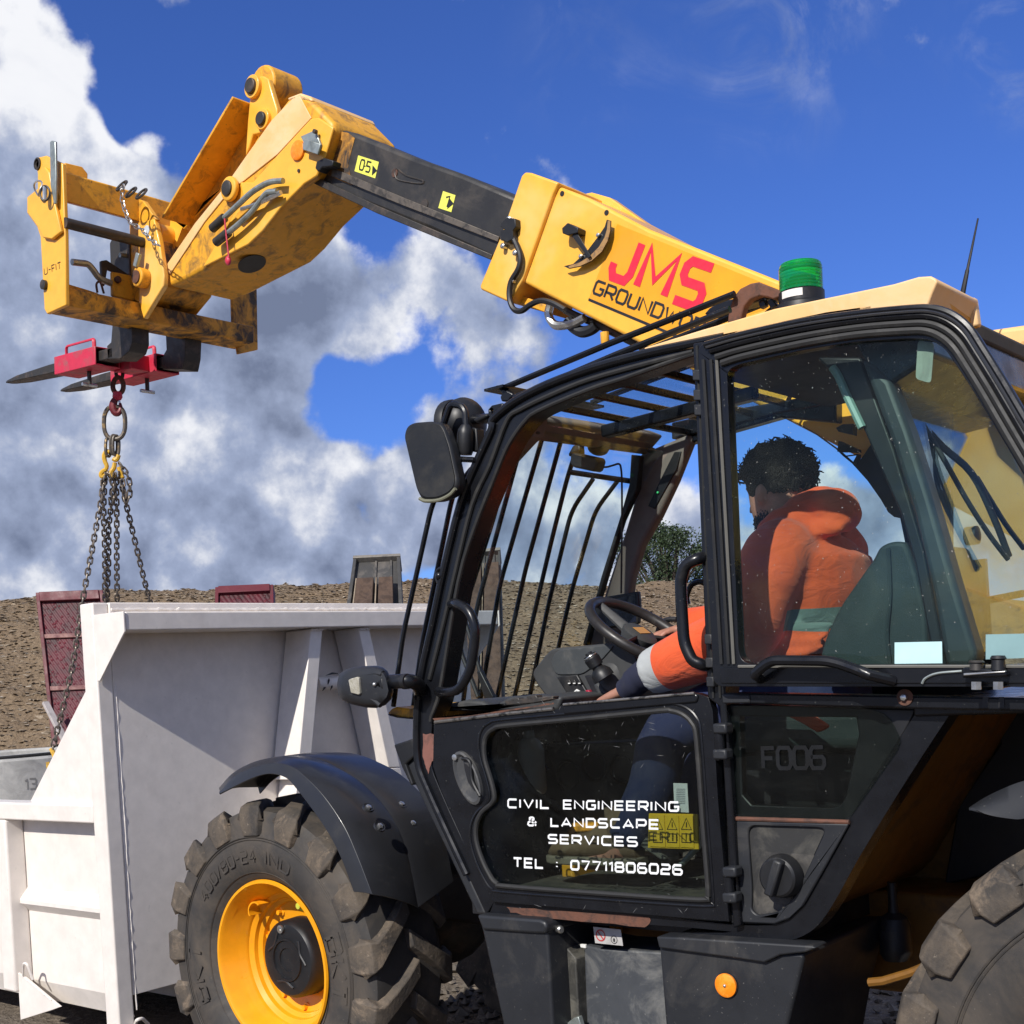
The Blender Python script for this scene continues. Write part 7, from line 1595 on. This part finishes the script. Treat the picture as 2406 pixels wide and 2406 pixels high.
        hr.tube(pts, [.0042, .0045, .0045, .004, .003, .0012], 4)
    hr.ball(hc, .1, 12, (1.02, .86, .98))
    for i in range(900):      # beard along the jaw
        a = rr.uniform(-.15, 1.0); s_ = -1 if rr.random() < .8 else 1; b = rr.uniform(-.115, -.035-.03*a if a > .3 else -.03)
        th = math.acos(max(-1, min(1, a))); k = .97 if b > -.09 else .85
        p = head+fwd*(math.cos(th)*.092*k)+side*(s_*math.sin(th)*.066*k*-1)+upv*b
        n = (p-head).normalized(); hr.tube([p-n*.004, p+n*.003+V((rr.uniform(-.004, .004), rr.uniform(-.004, .004), -.004))], [.003, .0012], 4)
    hr.done('hair', HAIR, P, ang=60, flip=False)
    # hooded top
    def fab(name, a, b_, stripe=None):
        m, nt, b, out = new_mat(name); co = nt.obj()
        c = nt.mix(nt.rng(nt.noise(co, 5, 6, .6), .35, .65), a, b_)
        for (p, n, w, colr) in (stripe or []):
            d = nt.vmath('DOT_PRODUCT', nt.vmath('SUBTRACT', co, tuple(p)), tuple(n)); d = nt.math('ABSOLUTE', d)
            near = nt.vmath('DISTANCE', co, tuple(p))
            k = nt.math('MULTIPLY', nt.math('LESS_THAN', d, w), nt.math('LESS_THAN', near, .215)); c = nt.mix(k, c, colr)
        nt.put(b.inputs['Base Color'], c); b.inputs['Roughness'].default_value = .85; b.inputs['Sheen Weight'].default_value = .2
        w1 = nt.noise(nt.vmath('MULTIPLY', co, (1, 1, 1.8)), 7, 3, .5, 1.5); w2 = nt.noise(co, 350, 2, .5)
        nt.put(b.inputs['Normal'], nt.bump(nt.math('ADD', nt.math('MULTIPLY', w1, 1.4), nt.math('MULTIPLY', w2, .1)), .5, .014))
        return m
    hiv = (.40, .42, .42); dW = (f(690, 1490, 3.4)-org); 
    cuff = at(zJ(1225, 955), 3.23); dC = (cuff-elL).normalized()
    sl2 = at(zJ(1590, 480), 3.7); 
    ORNG = fab('orange_fleece', (.60, .066, .012), (.72, .095, .02), [(cuff-org, dC, .034, hiv), (dW, V((.10, -.08, 1)).normalized(), .03, (.11, .145, .135))])
    hb = MB()
    tor = [(hip+Z*.02, .165, .205), (waist+Z*.02, .185, .22), (waist+Z*.10, .20, .235), (chest, .205, .25), (chest+Z*.10, .20, .25), (sho+V((0, 0, -.045)), .18, .24), (sho+V((-.01, 0, .01)), .14, .18), (neck+V((0, 0, -.01)), .09, .10)]
    hb.loft([ring(c, X, Y, rx, ry, 24) for c, rx, ry in tor])
    rL = [.10, .10, .10, .10, .10, .10, .092, .094, .097, .099, .098, .094, .088, .082, .076, .070]
    cf = cuff+dC*.035
    hb.tube(cat_path([sho*.45+shL*.55, shL, (shL+elL)/2+V((.02, -.03, 0)), elL, (elL+cf)/2, cf], 3), rL, 16)
    hb.tube(cat_path([sho*.45+shR*.55, shR, (shR+elR)/2, elR, (elR+wrR)/2, wrR], 3), rL, 16)
    # hood lying on the back and the collar
    for c, r, sc in ((f(560, 1055, 3.47), .095, (1.0, 1.25, .66)), (f(625, 1050, 3.44), .08, (.95, 1.2, .8)), (f(665, 1070, 3.42), .056, (1.0, 1.1, .95)), (f(465, 1090, 3.39), .08, (1.15, .8, .55)), (f(520, 1045, 3.52), .075, (1.1, 1, .6)), (f(400, 1120, 3.38), .06, (1.1, .8, .6))):
        hb.ball(c, r, 12, sc)
    # creases and the rolled rim of the hood, worked into the same cloth
    for q, r in (([(430, 1545, 3.275), (520, 1535, 3.255), (640, 1520, 3.265)], .016), ([(420, 1600, 3.275), (520, 1590, 3.255), (620, 1560, 3.265)], .016), ([(400, 1650, 3.275), (500, 1640, 3.255), (600, 1612, 3.265)], .016),
                 ([(330, 1150, 3.33), (400, 1100, 3.36), (480, 1045, 3.38), (560, 990, 3.42), (620, 985, 3.46), (690, 1010, 3.48)], .028),
                 ([(520, 1110, 3.36), (600, 1130, 3.36), (680, 1130, 3.38)], .024)):
        pts = cat_path([f(*p) for p in q], 5); hb.tube(pts, [r*(.35+.65*math.sin(math.pi*i/(len(pts)-1))) for i in range(len(pts))], 8)
    H = hb.done('hooded_top', ORNG, P, ang=0); RM(H, .009, 8)
    # navy undersleeve showing at the cuff
    uc = MB().tube(cat_path([cf-dC*.03, cf+(wrL-cf)*.35+Z*.006, cf+(wrL-cf)*.7, wrL-(wrL-cf).normalized()*.0], 3), [.050, .049, .051, .047, .045, .046, .042, .039, .037, .036], 14)
    uc.done('undersleeve', NAVY, P)
    # trousers and boots
    tr = MB()
    for s_, kn, an in ((-1, knL, anL), (1, knR, anR)):
        hp = hip+Y*.1*s_; tr.tube(cat_path([hp, (hp+kn)/2+Z*.02, kn, (kn+an)/2+X*.02, an], 3), [.12, .115, .105, .098, .092, .086, .082, .08, .078, .076, .073, .071, .07], 14)
    tr.loft([ring(hip+Z*k, X, Y, .165, .195) for k in (-.06, 0, .05)])
    T = tr.done('trousers', BLUE, P, ang=0); RM(T, .012, 4)
    sole = mat('pale_sole', (.24, .20, .15), .8, 0, (.14, .11, .08), 20)
    for k_, an in enumerate((anL, anR)):
        toe = at(zG(860, 885), 3.2)+Y*.30*k_; heel = an+V((.03, 0, -.06)); d = (toe-heel); d.z *= .6; L = d.length; d = d.normalized(); w = d.cross(Z).normalized()*-1; u = w.cross(d)
        if u.z < 0: u = -u
        bo = MB(); rings = []
        for t, hgt, wd in ((-.06, .10, .034), (0, .16, .045), (.15, .15, .047), (.3, .12, .047), (.5, .085, .05), (.75, .07, .052), (.92, .055, .044), (1.0, .03, .026)):
            c = heel+d*L*t; rings.append([c+w*wd*math.cos(a)+u*(hgt*.5+hgt*.5*math.sin(a)) for a in [2*math.pi*i/16 for i in range(16)]])
        bo.loft(rings); bo.tube([an+u*.10, an+u*.02, heel+u*.05+d*.03], [.062, .058, .055], 14)
        B = bo.done('boot', BOOT, P, ang=60)
        so_ = MB(); so_.loft([[heel+d*L*t+w*wd*a+u*b for a, b in ((-1, -.018), (1, -.018), (1, .008), (-1, .008))] for t, wd in ((-.08, .036), (.1, .050), (.35, .046), (.7, .056), (.93, .048), (1.03, .028))]); so_.done('sole', sole, B, .005)
    # loose tail of orange cloth hanging beside the seat, seen through the lower window
    MB().prism(pl(zH, 3.12, [(470, 120), (645, 125), (700, 170), (825, 252), (815, 270), (765, 292), (690, 245), (580, 190)]), (0, .02, 0)).done('jacket_tail', ORNG, P, .006)
driver()
